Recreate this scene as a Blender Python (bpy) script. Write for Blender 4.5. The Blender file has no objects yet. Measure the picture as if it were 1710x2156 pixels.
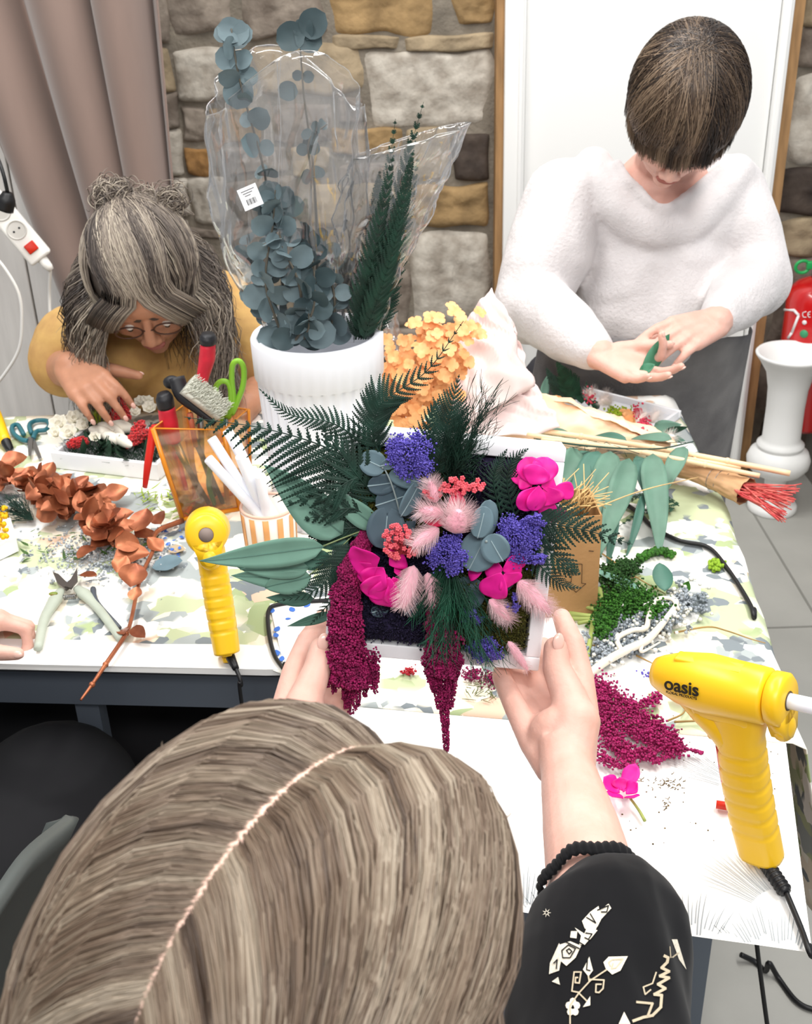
import bpy, bmesh, math, random
from mathutils import Vector as V, Matrix, Quaternion, noise
from mathutils.bvhtree import BVHTree
SC = bpy.context.scene
COL = SC.collection
PI = math.pi
random.seed(7)
R = random.uniform
# ---------------------------------------------------------------- camera
FOC = 2400.0
HC = 1.55
_dn = V((149.0, -4482.0, -FOC)).normalized()
_up = -_dn
_fw = V((0, 0, -1)); _fw = (_fw - _fw.dot(_up) * _up).normalized()
_rt = _fw.cross(_up)
RW = Matrix((_rt, _fw, _up))
CO = V((0, 0, HC))
cd = bpy.data.cameras.new('camera'); cam = bpy.data.objects.new('camera', cd); COL.objects.link(cam)
cd.sensor_fit = 'HORIZONTAL'; cd.sensor_width = 36.0; cd.lens = 36.0 * FOC / 1710.0
cd.clip_start = 0.02; cd.clip_end = 60
cd.dof.use_dof = True; cd.dof.focus_distance = 0.98; cd.dof.aperture_fstop = 25.0
cam.matrix_world = Matrix.Translation(CO) @ RW.to_4x4()
SC.camera = cam
# ---------------------------------------------------------------- world, lamps, exposure
SC.view_settings.view_transform = 'Standard'; SC.view_settings.look = 'None'
SC.view_settings.gamma = 1.0; SC.view_settings.use_curve_mapping = False
SC.view_settings.exposure = 0.38
w = bpy.data.worlds.new('world'); SC.world = w; w.use_nodes = True
w.node_tree.nodes['Background'].inputs[0].default_value = (0.93, 0.96, 1.0, 1)
w.node_tree.nodes['Background'].inputs[1].default_value = 0.38
def area(name, loc, size, power, col=(1, 1, 1), target=None):
    l = bpy.data.lights.new(name, 'AREA'); l.shape = 'RECTANGLE'; l.size = size[0]; l.size_y = size[1]
    l.energy = power; l.color = col
    o = bpy.data.objects.new(name, l); COL.objects.link(o); o.location = loc
    if target:
        o.rotation_euler = (V(target) - V(loc)).to_track_quat('-Z', 'Y').to_euler()
    return o
area('ceiling_or_fill_lamp', (-0.9, 1.3, 2.75), (0.35, 1.5), 26, (1, 0.98, 0.95))
area('ceiling_or_fill_lamp', (0.9, 1.0, 2.75), (0.35, 1.5), 30, (1, 0.98, 0.95))
area('ceiling_or_fill_lamp', (0.1, 2.3, 2.8), (1.4, 0.35), 17, (1, 0.98, 0.95))
area('ceiling_or_fill_lamp', (0.15, -0.75, 2.6), (1.4, 0.35), 24, (1, 0.98, 0.95), (0.1, 0.9, 0.8))  # fill lamp added behind the camera to brighten faces turned towards it
# ---------------------------------------------------------------- pixel rays of the photograph -> places in the room
def ray(px, py): return RW @ V(((px - 855) / FOC, -(py - 1078) / FOC, -1.0))
def PZ(px, py, z): r = ray(px, py); return CO + r * ((z - HC) / r.z)
def PY(px, py, y): r = ray(px, py); return CO + r * (y / r.y)
def PX(px, py, x): r = ray(px, py); return CO + r * (x / r.x)
def PD(px, py, d): return CO + ray(px, py) * d
def DEP(p): return -(RW.transposed() @ (V(p) - CO)).z
TZ = 0.75
# ---------------------------------------------------------------- materials
def lin(h):
    if isinstance(h, str):
        h = h.lstrip('#'); c = [int(h[i:i + 2], 16) / 255 for i in (0, 2, 4)]
    else: c = h
    return tuple(x / 12.92 if x <= 0.04045 else ((x + 0.055) / 1.055) ** 2.4 for x in c)
def mat(name, col, rough=0.6, var=0.0, scale=30, bump=0.0, bscale=None, metal=0, spec=0.4, sss=0, col2=None, stretch=None, trans=0, alpha=None, coat=0, sheen=0, aniso=0):
    m = bpy.data.materials.new(name); m.use_nodes = True; nt = m.node_tree; N = nt.nodes; L = nt.links
    b = N['Principled BSDF']; c = lin(col)
    b.inputs['Base Color'].default_value = (*c, 1); b.inputs['Roughness'].default_value = rough
    b.inputs['Metallic'].default_value = metal; b.inputs['Specular IOR Level'].default_value = spec
    if sss:
        b.inputs['Subsurface Weight'].default_value = sss; b.inputs['Subsurface Radius'].default_value = (0.012, 0.005, 0.003); b.inputs['Subsurface Scale'].default_value = 1.0
    if trans: b.inputs['Transmission Weight'].default_value = trans
    if alpha is not None: b.inputs['Alpha'].default_value = alpha
    if coat: b.inputs['Coat Weight'].default_value = coat
    if sheen: b.inputs['Sheen Weight'].default_value = sheen
    tc = None
    if var or col2 or bump:
        tc = N.new('ShaderNodeTexCoord'); mp = N.new('ShaderNodeMapping'); L.new(tc.outputs['Object'], mp.inputs[0])
        if stretch: mp.inputs['Scale'].default_value = stretch
    if var or col2:
        n = N.new('ShaderNodeTexNoise'); n.inputs['Scale'].default_value = scale; n.inputs['Detail'].default_value = 4
        L.new(mp.outputs[0], n.inputs['Vector'])
        r = N.new('ShaderNodeValToRGB'); L.new(n.outputs['Fac'], r.inputs[0]); L.new(r.outputs[0], b.inputs['Base Color'])
        a = lin(col2) if col2 else tuple(max(0, x * (1 - var)) for x in c); z = c if col2 else tuple(min(1, x * (1 + var)) for x in c)
        r.color_ramp.elements[0].position = 0.35; r.color_ramp.elements[1].position = 0.65
        r.color_ramp.elements[0].color = (*a, 1); r.color_ramp.elements[1].color = (*z, 1)
    if bump:
        n2 = N.new('ShaderNodeTexNoise'); n2.inputs['Scale'].default_value = bscale or scale * 2; n2.inputs['Detail'].default_value = 5
        L.new(mp.outputs[0], n2.inputs['Vector'])
        bp = N.new('ShaderNodeBump'); bp.inputs['Strength'].default_value = bump; bp.inputs['Distance'].default_value = 0.004
        L.new(n2.outputs['Fac'], bp.inputs['Height']); L.new(bp.outputs[0], b.inputs['Normal'])
    return m
def film(name, tint=(1, 1, 1), gloss=0.16, rough=0.08, haze=0.06):
    m = bpy.data.materials.new(name); m.use_nodes = True; nt = m.node_tree; N = nt.nodes; L = nt.links
    N.remove(N['Principled BSDF']); out = N['Material Output']
    t = N.new('ShaderNodeBsdfTransparent'); t.inputs[0].default_value = (*tint, 1)
    g = N.new('ShaderNodeBsdfGlossy'); g.inputs['Roughness'].default_value = rough; g.inputs[0].default_value = (1, 1, 1, 1)
    d = N.new('ShaderNodeBsdfTranslucent'); d.inputs[0].default_value = (0.95, 0.95, 0.95, 1)
    lw = N.new('ShaderNodeLayerWeight'); lw.inputs[0].default_value = 0.25
    ma = N.new('ShaderNodeMath'); ma.operation = 'MULTIPLY_ADD'; ma.inputs[1].default_value = 0.7; ma.inputs[2].default_value = gloss
    L.new(lw.outputs['Fresnel'], ma.inputs[0])
    m1 = N.new('ShaderNodeMixShader'); m1.inputs[0].default_value = haze; L.new(t.outputs[0], m1.inputs[1]); L.new(d.outputs[0], m1.inputs[2])
    m2 = N.new('ShaderNodeMixShader'); L.new(ma.outputs[0], m2.inputs[0]); L.new(m1.outputs[0], m2.inputs[1]); L.new(g.outputs[0], m2.inputs[2])
    L.new(m2.outputs[0], out.inputs[0])
    return m
# ---------------------------------------------------------------- mesh builder
def frame(d, upv=V((0, 0, 1))):
    d = V(d).normalized()
    x = V(upv).cross(d)
    if x.length < 1e-4: x = V((1, 0, 0)).cross(d)
    if x.length < 1e-4: x = V((0, 1, 0)).cross(d)
    x.normalize(); y = d.cross(x)
    return x, y, d
def smooth_path(pts, n):
    pts = [V(p) for p in pts]
    if len(pts) < 3:
        return [pts[0].lerp(pts[-1], i / n) for i in range(n + 1)]
    P = [pts[0] * 2 - pts[1]] + pts + [pts[-1] * 2 - pts[-2]]
    out = []; S = len(pts) - 1
    for i in range(n + 1):
        u = i / n * S; k = min(int(u), S - 1); t = u - k
        p0, p1, p2, p3 = P[k:k + 4]
        out.append(0.5 * ((2 * p1) + (p2 - p0) * t + (2 * p0 - 5 * p1 + 4 * p2 - p3) * t * t + (3 * p1 - p0 - 3 * p2 + p3) * t ** 3))
    return out
def lerpl(l, t):
    u = t * (len(l) - 1); k = min(int(u), len(l) - 2); return l[k] + (l[k + 1] - l[k]) * (u - k)
ICO = None
class MB:
    def __init__(s): s.v = []; s.f = []; s.m = []; s.cm = 0
    def add(s, vs, fs):
        o = len(s.v); s.v.extend(vs)
        for f in fs: s.f.append(tuple(i + o for i in f)); s.m.append(s.cm)
        return s
    def tube(s, pts, r, n=8, cap=True, flat=1.0, upv=None):
        pts = [V(p) for p in pts]; m = len(pts)
        rr = [lerpl(r, i / (m - 1)) for i in range(m)] if isinstance(r, (list, tuple)) else [r] * m
        t0 = (pts[1] - pts[0]); x, y, _ = frame(t0, upv or V((0, 0, 1)))
        vs = []
        for i in range(m):
            t = (pts[min(i + 1, m - 1)] - pts[max(i - 1, 0)])
            if t.length > 1e-9:
                t.normalize(); x = (x - x.dot(t) * t)
                if x.length < 1e-6: x, _, _ = frame(t)
                x.normalize(); y = t.cross(x)
            for k in range(n):
                a = 2 * PI * k / n; vs.append(pts[i] + x * (math.cos(a) * rr[i]) + y * (math.sin(a) * rr[i] * flat))
        fs = [(i * n + k, i * n + (k + 1) % n, (i + 1) * n + (k + 1) % n, (i + 1) * n + k) for i in range(m - 1) for k in range(n)]
        if cap:
            fs.append(tuple(range(n))[::-1]); fs.append(tuple((m - 1) * n + k for k in range(n)))
        return s.add(vs, fs)
    def caps(s, pts, r, n=12):       # tube with rounded ends (spheres at the joints)
        pts = [V(p) for p in pts]
        s.tube(pts, r, n)
        for i, p in enumerate(pts):
            rr = lerpl(r, i / (len(pts) - 1)) if isinstance(r, (list, tuple)) else r
            s.ell(p, (rr, rr, rr), seg=n)
        return s
    def ell(s, c, r, rot=None, seg=12, ring=None):
        ring = ring or max(4, seg // 2 + 1); c = V(c); vs = []; fs = []
        if not isinstance(r, (tuple, list, V)): r = (r, r, r)
        def T(x, y, z):
            p = V((x * r[0], y * r[1], z * r[2]))
            return c + (rot @ p if rot else p)
        vs.append(T(0, 0, 1))
        for i in range(1, ring):
            a = PI * i / ring
            for k in range(seg):
                b = 2 * PI * k / seg; vs.append(T(math.sin(a) * math.cos(b), math.sin(a) * math.sin(b), math.cos(a)))
        vs.append(T(0, 0, -1)); e = len(vs) - 1
        for k in range(seg): fs.append((0, 1 + k, 1 + (k + 1) % seg)); fs.append((e, e - seg + (k + 1) % seg, e - seg + k))
        for i in range(ring - 2):
            for k in range(seg): fs.append((1 + i * seg + k, 1 + (i + 1) * seg + k, 1 + (i + 1) * seg + (k + 1) % seg, 1 + i * seg + (k + 1) % seg))
        return s.add(vs, fs)
    def ball(s, c, r):               # tiny octahedron-like grain
        c = V(c); q = r * 0.62
        vs = [c + V(p) for p in ((r, 0, 0), (-r, 0, 0), (0, r, 0), (0, -r, 0), (0, 0, r), (0, 0, -r))]
        vs += [c + V((a * q, b * q, d * q)) for a in (1, -1) for b in (1, -1) for d in (1, -1)]
        fs = []
        for i, a in enumerate((1, -1)):
            for j, b in enumerate((1, -1)):
                for k, d in enumerate((1, -1)):
                    q8 = 6 + i * 4 + j * 2 + k; X, Y_, Z_ = i, 2 + j, 4 + k
                    fs += [(X, Y_, q8), (Y_, Z_, q8), (Z_, X, q8)] if a * b * d > 0 else [(Y_, X, q8), (Z_, Y_, q8), (X, Z_, q8)]
        return s.add(vs, fs)
    def lathe(s, c, prof, n=32, ax=V((0, 0, 1)), upv=V((0, 1, 0)), fx=1.0):
        c = V(c); x, y, z = frame(ax, upv); vs = []; fs = []; m = len(prof)
        for r_, h in prof:
            for k in range(n):
                a = 2 * PI * k / n; vs.append(c + x * (r_ * math.cos(a) * fx) + y * (r_ * math.sin(a)) + z * h)
        for i in range(m - 1):
            for k in range(n): fs.append((i * n + k, i * n + (k + 1) % n, (i + 1) * n + (k + 1) % n, (i + 1) * n + k))
        return s.add(vs, fs)
    def box(s, c, d, rot=None, taper=1.0, bev=0.0):
        c = V(c); hx, hy, hz = [q / 2 for q in d]
        def T(p): p = V(p); return c + (rot @ p if rot else p)
        if bev <= 0:
            vs = [T((a * hx * (taper if e > 0 else 1), b * hy * (taper if e > 0 else 1), e * hz)) for e in (-1, 1) for a, b in ((-1, -1), (1, -1), (1, 1), (-1, 1))]
            return s.add(vs, [(3, 2, 1, 0), (4, 5, 6, 7), (0, 1, 5, 4), (1, 2, 6, 5), (2, 3, 7, 6), (3, 0, 4, 7)])
        vs = []; K = 3
        b_ = min(bev, hx, hy, hz)
        rings = [(-hz, b_)] + [(-hz + b_ * (1 - math.cos(PI / 2 * i / K)), b_ * (1 - math.sin(PI / 2 * i / K))) for i in range(1, K + 1)]
        rings += [(-z, o) for z, o in rings[::-1]]
        n = 4 * (K + 1)
        for z, o in rings:
            tp = 1 + (taper - 1) * (z + hz) / (2 * hz)
            for q, (sx, sy) in enumerate(((1, 1), (-1, 1), (-1, -1), (1, -1))):
                for i in range(K + 1):
                    a = PI / 2 * (q + i / K); vs.append(T(((sx * (hx - b_) + (b_ - o) * math.cos(a)) * tp, (sy * (hy - b_) + (b_ - o) * math.sin(a)) * tp, z)))
        m = len(rings)
        fs = [(i * n + k, i * n + (k + 1) % n, (i + 1) * n + (k + 1) % n, (i + 1) * n + k) for i in range(m - 1) for k in range(n)]
        fs.append(tuple(range(n))[::-1]); fs.append(tuple((m - 1) * n + k for k in range(n)))
        return s.add(vs, fs)
    def prism(s, poly, nrm, h):      # poly: 3D points, extruded along nrm by h
        poly = [V(p) for p in poly]; nrm = V(nrm).normalized() * h; n = len(poly)
        vs = poly + [p + nrm for p in poly]
        fs = [tuple(range(n))[::-1], tuple(range(n, 2 * n))] + [(i, (i + 1) % n, n + (i + 1) % n, n + i) for i in range(n)]
        return s.add(vs, fs)
    def leaf(s, b, d, nrm, L, W, shape='lance', curl=0.0, fold=0.15, n=8, wave=0.0, side=0.0, m=1):
        d = V(d).normalized(); nrm = V(nrm); nrm = (nrm - nrm.dot(d) * d)
        if nrm.length < 1e-5: nrm = frame(d)[1]
        nrm.normalize(); x = d.cross(nrm); b = V(b); vs = []; fs = []
        ph = R(0, 6.28); c = 2 * m + 1
        for i in range(n + 1):
            t = i / n
            if shape == 'round': w = math.sqrt(max(0, 1 - (2 * t - 1) ** 2)) * (1.0 if t > .5 else 1.02)
            elif shape == 'lance': w = (math.sin(PI * t ** 0.62)) ** 0.9 if 0 < t < 1 else 0
            elif shape == 'oval': w = math.sin(PI * t ** 0.85) ** 0.7 if 0 < t < 1 else 0
            elif shape == 'petal': w = math.sin(PI * min(1, t ** 1.35)) ** 0.6 if 0 < t < 1 else 0.0
            else: w = (1 - t) ** 0.8
            w = max(w, 0.02)
            a = curl * t; 
            if abs(curl) > 1e-3:
                q = L / curl; cen = b + d * (math.sin(a) * q) + nrm * ((1 - math.cos(a)) * q); nn = nrm * math.cos(a) - d * math.sin(a)
            else: cen = b + d * (L * t); nn = nrm
            cen = cen + x * (side * L * math.sin(t * PI / 2) ** 2)
            for k in range(-m, m + 1):
                e = k / m
                vs.append(cen + x * (e * W * .5 * w) + nn * (abs(e) ** 1.3 * W * fold * w + wave * W * math.sin(ph + t * 9 + e * 1.7) * abs(e) * w))
        for i in range(n):
            for k in range(c - 1): fs.append((i * c + k, i * c + k + 1, (i + 1) * c + k + 1, (i + 1) * c + k))
        return s.add(vs, fs)
    def grid(s, fn, nu, nv, wrap=False):
        vs = [V(fn(i / nu, j / nv)) for i in range(nu + 1) for j in range(nv + 1)]
        fs = [(i * (nv + 1) + j, (i + 1) * (nv + 1) + j, (i + 1) * (nv + 1) + j + 1, i * (nv + 1) + j + 1) for i in range(nu) for j in range(nv)]
        return s.add(vs, fs)
    def xf(s, M):
        s.v = [M @ p for p in s.v]; return s
def wloc(o):
    p = V((0, 0, 0))
    while o: p = p + o.location; o = o.parent
    return p
def build(name, mb, m, parent=None, smooth=True, label=None, local=False, kind=None):
    me = bpy.data.meshes.new(name)
    off = V((0, 0, 0)) if (local or parent is None) else wloc(parent)
    me.from_pydata([tuple(p - off) for p in mb.v], [], mb.f)
    ms = m if isinstance(m, (list, tuple)) else [m]
    for q in ms: me.materials.append(q)
    if len(ms) > 1: me.polygons.foreach_set('material_index', mb.m)
    if smooth: me.polygons.foreach_set('use_smooth', [True] * len(me.polygons))
    me.update()
    o = bpy.data.objects.new(name, me); COL.objects.link(o)
    if parent: o.parent = parent
    if label: o['label'] = label
    if kind: o['kind'] = kind
    return o
def thing(name, label, cat, loc=(0, 0, 0), group=None, rz=0):
    o = bpy.data.objects.new(name, None); COL.objects.link(o); o.empty_display_size = 0.02
    o.location = V(loc); o.rotation_euler = (0, 0, rz); o['label'] = label; o['category'] = cat
    if group: o['group'] = group
    return o
def single(name, mb, m, label, cat, group=None, smooth=True, kind=None):
    loc = V((0, 0, 0)); n = max(1, len(mb.v))
    for p in mb.v: loc += p
    loc /= n; loc.z = min(p.z for p in mb.v)
    mb.v = [p - loc for p in mb.v]
    o = build(name, mb, m, None, smooth, label, True, kind); o.location = loc; o['category'] = cat
    if group: o['group'] = group
    return o
def struct(name, mb, m, parent=None, smooth=False):
    o = build(name, mb, m, parent, smooth)
    if not parent: o['kind'] = 'structure'
    return o
def flesh(name, mb, m, parent, voxel=0.002, sm=6, fac=0.5, label=None, post=None):
    me = bpy.data.meshes.new('tmp'); me.from_pydata([tuple(p) for p in mb.v], [], mb.f); me.update()
    o = bpy.data.objects.new('tmp', me); COL.objects.link(o)
    r = o.modifiers.new('r', 'REMESH'); r.mode = 'VOXEL'; r.voxel_size = voxel
    if sm:
        q = o.modifiers.new('s', 'SMOOTH'); q.factor = fac; q.iterations = sm
    dg = bpy.context.evaluated_depsgraph_get(); ev = o.evaluated_get(dg); me2 = bpy.data.meshes.new_from_object(ev)
    bpy.data.objects.remove(o); bpy.data.meshes.remove(me)
    off = wloc(parent) if parent else V((0, 0, 0))
    if post:
        for vv in me2.vertices: vv.co = post(vv.co.copy())
    for vv in me2.vertices: vv.co = vv.co - off
    me2.materials.clear(); me2.materials.append(m); me2.name = name
    me2.polygons.foreach_set('use_smooth', [True] * len(me2.polygons)); me2.update()
    o = bpy.data.objects.new(name, me2); COL.objects.link(o); o.parent = parent
    if label: o['label'] = label
    return o
def dup(root, loc, rz=None, label=None):
    def cp(o, par):
        c = o.copy(); COL.objects.link(c)
        if par: c.parent = par
        for k in o.children: cp(k, c)
        return c
    r = cp(root, None); r.location = V(loc)
    if rz is not None: r.rotation_euler = (0, 0, rz) if not isinstance(rz, tuple) else rz
    if label: r['label'] = label
    return r
def solid(o, t):
    md = o.modifiers.new('thickness', 'SOLIDIFY'); md.thickness = t; md.offset = 0; return o
def bvh_of(o):
    dg = bpy.context.evaluated_depsgraph_get(); dg.update()
    me = o.data; off = wloc(o)
    return BVHTree.FromPolygons([v.co + off for v in me.vertices], [tuple(p.vertices) for p in me.polygons])
# letters: strokes on a 0..1 cell
FONT = {'O': 'o', 'A': 'a'}
def stroke(mb, pts, w, plane, h=0.0004):   # pts 2D -> plane(u,v) gives (point, normal)
    for a, b in zip(pts[:-1], pts[1:]):
        a = V((a[0], a[1], 0)); b = V((b[0], b[1], 0)); d = (b - a)
        if d.length < 1e-6: continue
        d.normalize(); n = V((-d.y, d.x, 0)) * w / 2; e = d * w * 0.35
        q = [a - e - n, b + e - n, b + e + n, a - e + n]
        P = [plane(p.x, p.y) for p in q]
        mb.prism([p[0] for p in P], P[0][1], h)

import numpy as np
def strand_obj(name, base, paths, r, m, parent, seg=14, tone=None, base_tone=0.2, n=3):
    """base: MB shell, paths: list of equally long control paths -> one hair mesh"""
    A = np.array([[tuple(p) for p in q] for q in paths], dtype=np.float64); N, K, _ = A.shape
    P = np.concatenate([2 * A[:, :1] - A[:, 1:2], A, 2 * A[:, -1:] - A[:, -2:-1]], 1)
    out = []
    for i in range(seg + 1):
        u = i / seg * (K - 1); k = min(int(u), K - 2); t = u - k
        p0, p1, p2, p3 = P[:, k], P[:, k + 1], P[:, k + 2], P[:, k + 3]
        out.append(0.5 * (2 * p1 + (p2 - p0) * t + (2 * p0 - 5 * p1 + 4 * p2 - p3) * t * t + (3 * p1 - p0 - 3 * p2 + p3) * t ** 3))
    C_ = np.stack(out, 1); T = np.gradient(C_, axis=1); T /= np.linalg.norm(T, axis=2, keepdims=True) + 1e-9
    X = np.cross(T, np.array([0.31, 0.2, 0.93])); X /= np.linalg.norm(X, axis=2, keepdims=True) + 1e-9; Yv = np.cross(T, X)
    S = seg + 1; prof = np.array([lerpl([.7, 1.1, 1, .9, .25], i / seg) for i in range(S)])[None, :, None] * r
    vs = np.stack([C_ + X * math.cos(2 * PI * k / n) * prof + Yv * math.sin(2 * PI * k / n) * prof for k in range(n)], 2).reshape(-1, 3)
    nb = len(base.v); allv = np.concatenate([np.array([tuple(p) for p in base.v]).reshape(-1, 3), vs]) - np.array(tuple(wloc(parent)))
    idx = np.arange(N * S * n).reshape(N, S, n) + nb
    a = idx[:, :-1, :]; b_ = np.roll(idx, -1, 2)[:, :-1, :]; c = np.roll(idx, -1, 2)[:, 1:, :]; d = idx[:, 1:, :]
    Q = np.stack([a, b_, c, d], -1).reshape(-1, 4)
    me = bpy.data.meshes.new(name); me.from_pydata(allv.tolist(), [], [list(f) for f in base.f] + Q.tolist()); me.materials.append(m)
    me.polygons.foreach_set('use_smooth', [True] * len(me.polygons)); me.update()
    if tone is not None:
        tv = np.concatenate([np.full(nb, base_tone), np.repeat(np.clip(np.array(tone), 0, 1), S * n)])
        at = me.attributes.new('tone', 'FLOAT', 'POINT'); at.data.foreach_set('value', tv.astype(np.float32))
    o = bpy.data.objects.new(name, me); COL.objects.link(o); o.parent = parent
    return o
def tone_mat(name, cols, rough=.4, spec=.5):
    m = bpy.data.materials.new(name); m.use_nodes = True; nt = m.node_tree; N = nt.nodes; L = nt.links
    bs = N['Principled BSDF']; bs.inputs['Roughness'].default_value = rough; bs.inputs['Specular IOR Level'].default_value = spec
    at = N.new('ShaderNodeAttribute'); at.attribute_name = 'tone'
    r = N.new('ShaderNodeValToRGB'); L.new(at.outputs['Fac'], r.inputs[0]); L.new(r.outputs[0], bs.inputs['Base Color'])
    e = r.color_ramp.elements; e[0].position = 0; e[0].color = (*lin(cols[0]), 1); e[1].position = 1; e[1].color = (*lin(cols[-1]), 1)
    for i, c in enumerate(cols[1:-1]): x = e.new((i + 1) / (len(cols) - 1)); x.color = (*lin(c), 1)
    return m
# ================================================================ SETTING
YW = 3.1
# floor
fm = mat('concrete', 'a9a8a2', 0.55, var=0.10, scale=3, bump=0.15, bscale=60, spec=0.35)
b = MB(); b.grid(lambda u, v: (-2.4 + 4.2 * u, -1.0 + 4.4 * v, 0.0), 2, 2)
jm = mat('floor_joint', '85847e', 0.8)
fl = struct('floor', b, fm)
b = MB()
for y in (1.02, 2.25): b.box((-0.3, y, 0.0005), (4.1, 0.006, 0.001))
b.box((0.98, 1.6, 0.0005), (0.006, 3.0, 0.001))
build('floor_joint', b, jm, fl, False)
# stone wall : individual bulging stones set in mortar, one mesh
mort = mat('mortar', '7c7468', 0.95, var=0.22, scale=14, bump=0.9, bscale=90)
st = [mat('stone_white', 'c3bcb0', 0.9, col2='9a9185', scale=22, bump=0.9, bscale=55),
      mat('stone_tan', 'a8967a', 0.9, col2='85765f', scale=16, bump=0.9, bscale=55),
      mat('stone_ochre', 'a5885e', 0.9, col2='806846', scale=14, bump=0.9, bscale=50),
      mat('stone_dark', '4d423a', 0.85, col2='352c27', scale=16, bump=0.7, bscale=50),
      mat('stone_orange', 'a67c4a', 0.9, col2='7d5c37', scale=20, bump=0.8, bscale=50),
      mat('stone_grey', '8f8478', 0.9, col2='6b6056', scale=16, bump=0.9, bscale=55)]
b = MB()
def wallpt(px, py): p = PY(px, py, YW); return p.x, p.z
xr = wallpt(1710, 300)[0] + 0.25
b.grid(lambda u, v: (-2.4 + (xr + 2.4) * u, YW, 2.3 * v), 1, 1)
b.cm = 0
DL, DR = wallpt(1040, 300)[0], wallpt(1672, 0)[0] + 0.012
def stone(x0, z0, x1, z1, k):
    b.cm = k + 1; s = R(0, 99); W, H = x1 - x0, z1 - z0; g = 0.002
    nx, nz = 22, 16; dep = R(0.012, 0.026)
    def fn(u, v):
        a, c = 2 * u - 1, 2 * v - 1
        q = (abs(a) ** 6 + abs(c) ** 14) ** (1 / 14); mx = max(abs(a), abs(c), 1e-5)
        if q > 0: a, c = a * mx / q, c * mx / q
        px_ = x0 + W / 2 + a * (W / 2 - g); pz_ = z0 + H / 2 + c * (H / 2 - g)
        n1 = noise.noise(V((px_ * 9 + s, pz_ * 9, s))); n2 = noise.noise(V((px_ * 9, s, pz_ * 9)))
        e = max(0, 1 - mx ** 11)
        return (px_ + n1 * 0.024 * mx, YW + 0.004 - dep * e ** 0.5 - (0.006 * noise.noise(V((px_ * 30, pz_ * 30, s))) + .007 * noise.noise(V((px_ * 11, pz_ * 11, s))) + .003 * noise.noise(V((px_ * 70, pz_ * 70, s)))) * e, pz_ + n2 * 0.02 * mx)
    b.grid(fn, nx, nz)
LST = [(690, -40, 918, 72, 2), (952, -40, 1036, 60, 2), (690, 76, 842, 103, 1), (848, 73, 1036, 103, 1), (520, 95, 766, 200, 1), (770, 107, 1036, 262, 0), (360, 100, 516, 212, 0),
       (350, -40, 500, 78, 5), (505, -40, 686, 82, 5), (372, 222, 436, 300, 5), (440, 222, 560, 296, 2), (384, 306, 456, 362, 4), (563, 215, 700, 300, 5), (704, 205, 770, 262, 5), (704, 268, 850, 330, 2),
       (460, 303, 610, 362, 5), (614, 306, 700, 375, 1), (704, 336, 850, 390, 5), (852, 272, 950, 382, 1), (954, 276, 1036, 382, 3), (390, 370, 482, 468, 0), (486, 370, 640, 470, 5), (644, 384, 862, 474, 1), (866, 388, 1036, 476, 2),
       (390, 476, 470, 500, 5), (474, 478, 700, 560, 5), (704, 480, 862, 560, 1), (868, 484, 1036, 682, 0), (420, 504, 470, 700, 5), (474, 564, 640, 720, 1), (644, 566, 760, 720, 5), (764, 566, 864, 690, 5), (764, 694, 1036, 760, 5),
       (1685, -40, 1760, 52, 1), (1680, 58, 1800, 142, 5), (1668, 148, 1800, 345, 0), (1642, 350, 1800, 452, 3), (1636, 456, 1800, 540, 1), (1626, 546, 1800, 720, 5), (1608, 726, 1700, 880, 5), (1600, 885, 1680, 960, 3), (1704, 726, 1800, 960, 5)]
zb = 99
for a, c, d, e, k in LST:
    x0, z1 = wallpt(a, c); x1, z0 = wallpt(d, e); stone(x0, z0, x1, z1, k)
    if a < 1000: zb = min(zb, z0)
zr = zb - 0.005; z = zr; 
while z > 0.02:                      # courses below (behind the people and the table)
    h = R(0.10, 0.17); x = -2.3
    while x < DL - 0.1:
        L_ = R(0.14, 0.36); x1 = min(x + L_, DL)
        stone(x, max(0.0, z - h), x1, z, random.choice((0, 1, 1, 5, 2, 5))); x = x1
    z -= h
z = wallpt(500, -40)[1]
while z < 2.3:
    h = R(0.10, 0.17); x = -2.3
    while x < xr - 0.1:
        L_ = R(0.14, 0.36); x1 = x + L_
        if not (x1 > DL and x < DR): stone(x, z, x1, min(2.3, z + h), random.choice((0, 1, 1, 5, 2, 5)))
        x = x1
    z += h
x0 = wallpt(350, 0)[0]; z = wallpt(500, -40)[1]
while z > zr:
    h = R(0.10, 0.15); x = -2.35
    while x < x0 - 0.05:
        L_ = R(0.14, 0.3); x1 = min(x + L_, x0); stone(x, z - h, x1, z, random.choice((0, 1, 5))); x = x1
    z -= h
wall = struct('wall_back', b, [mort] + st, smooth=True)
b = MB(); b.box((xr / 2 + 1.22 / 2 + 0.06, 1.9, 0.35), (0.001, 0.001, 0.001))
greyw = mat('grey_plaster', '8b8780', 0.9, var=0.08, scale=5)
b = MB(); b.box((1.26, 2.6, 0.34), (0.12, 1.0, 0.68)); struct('wall_right', b, greyw)
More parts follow.
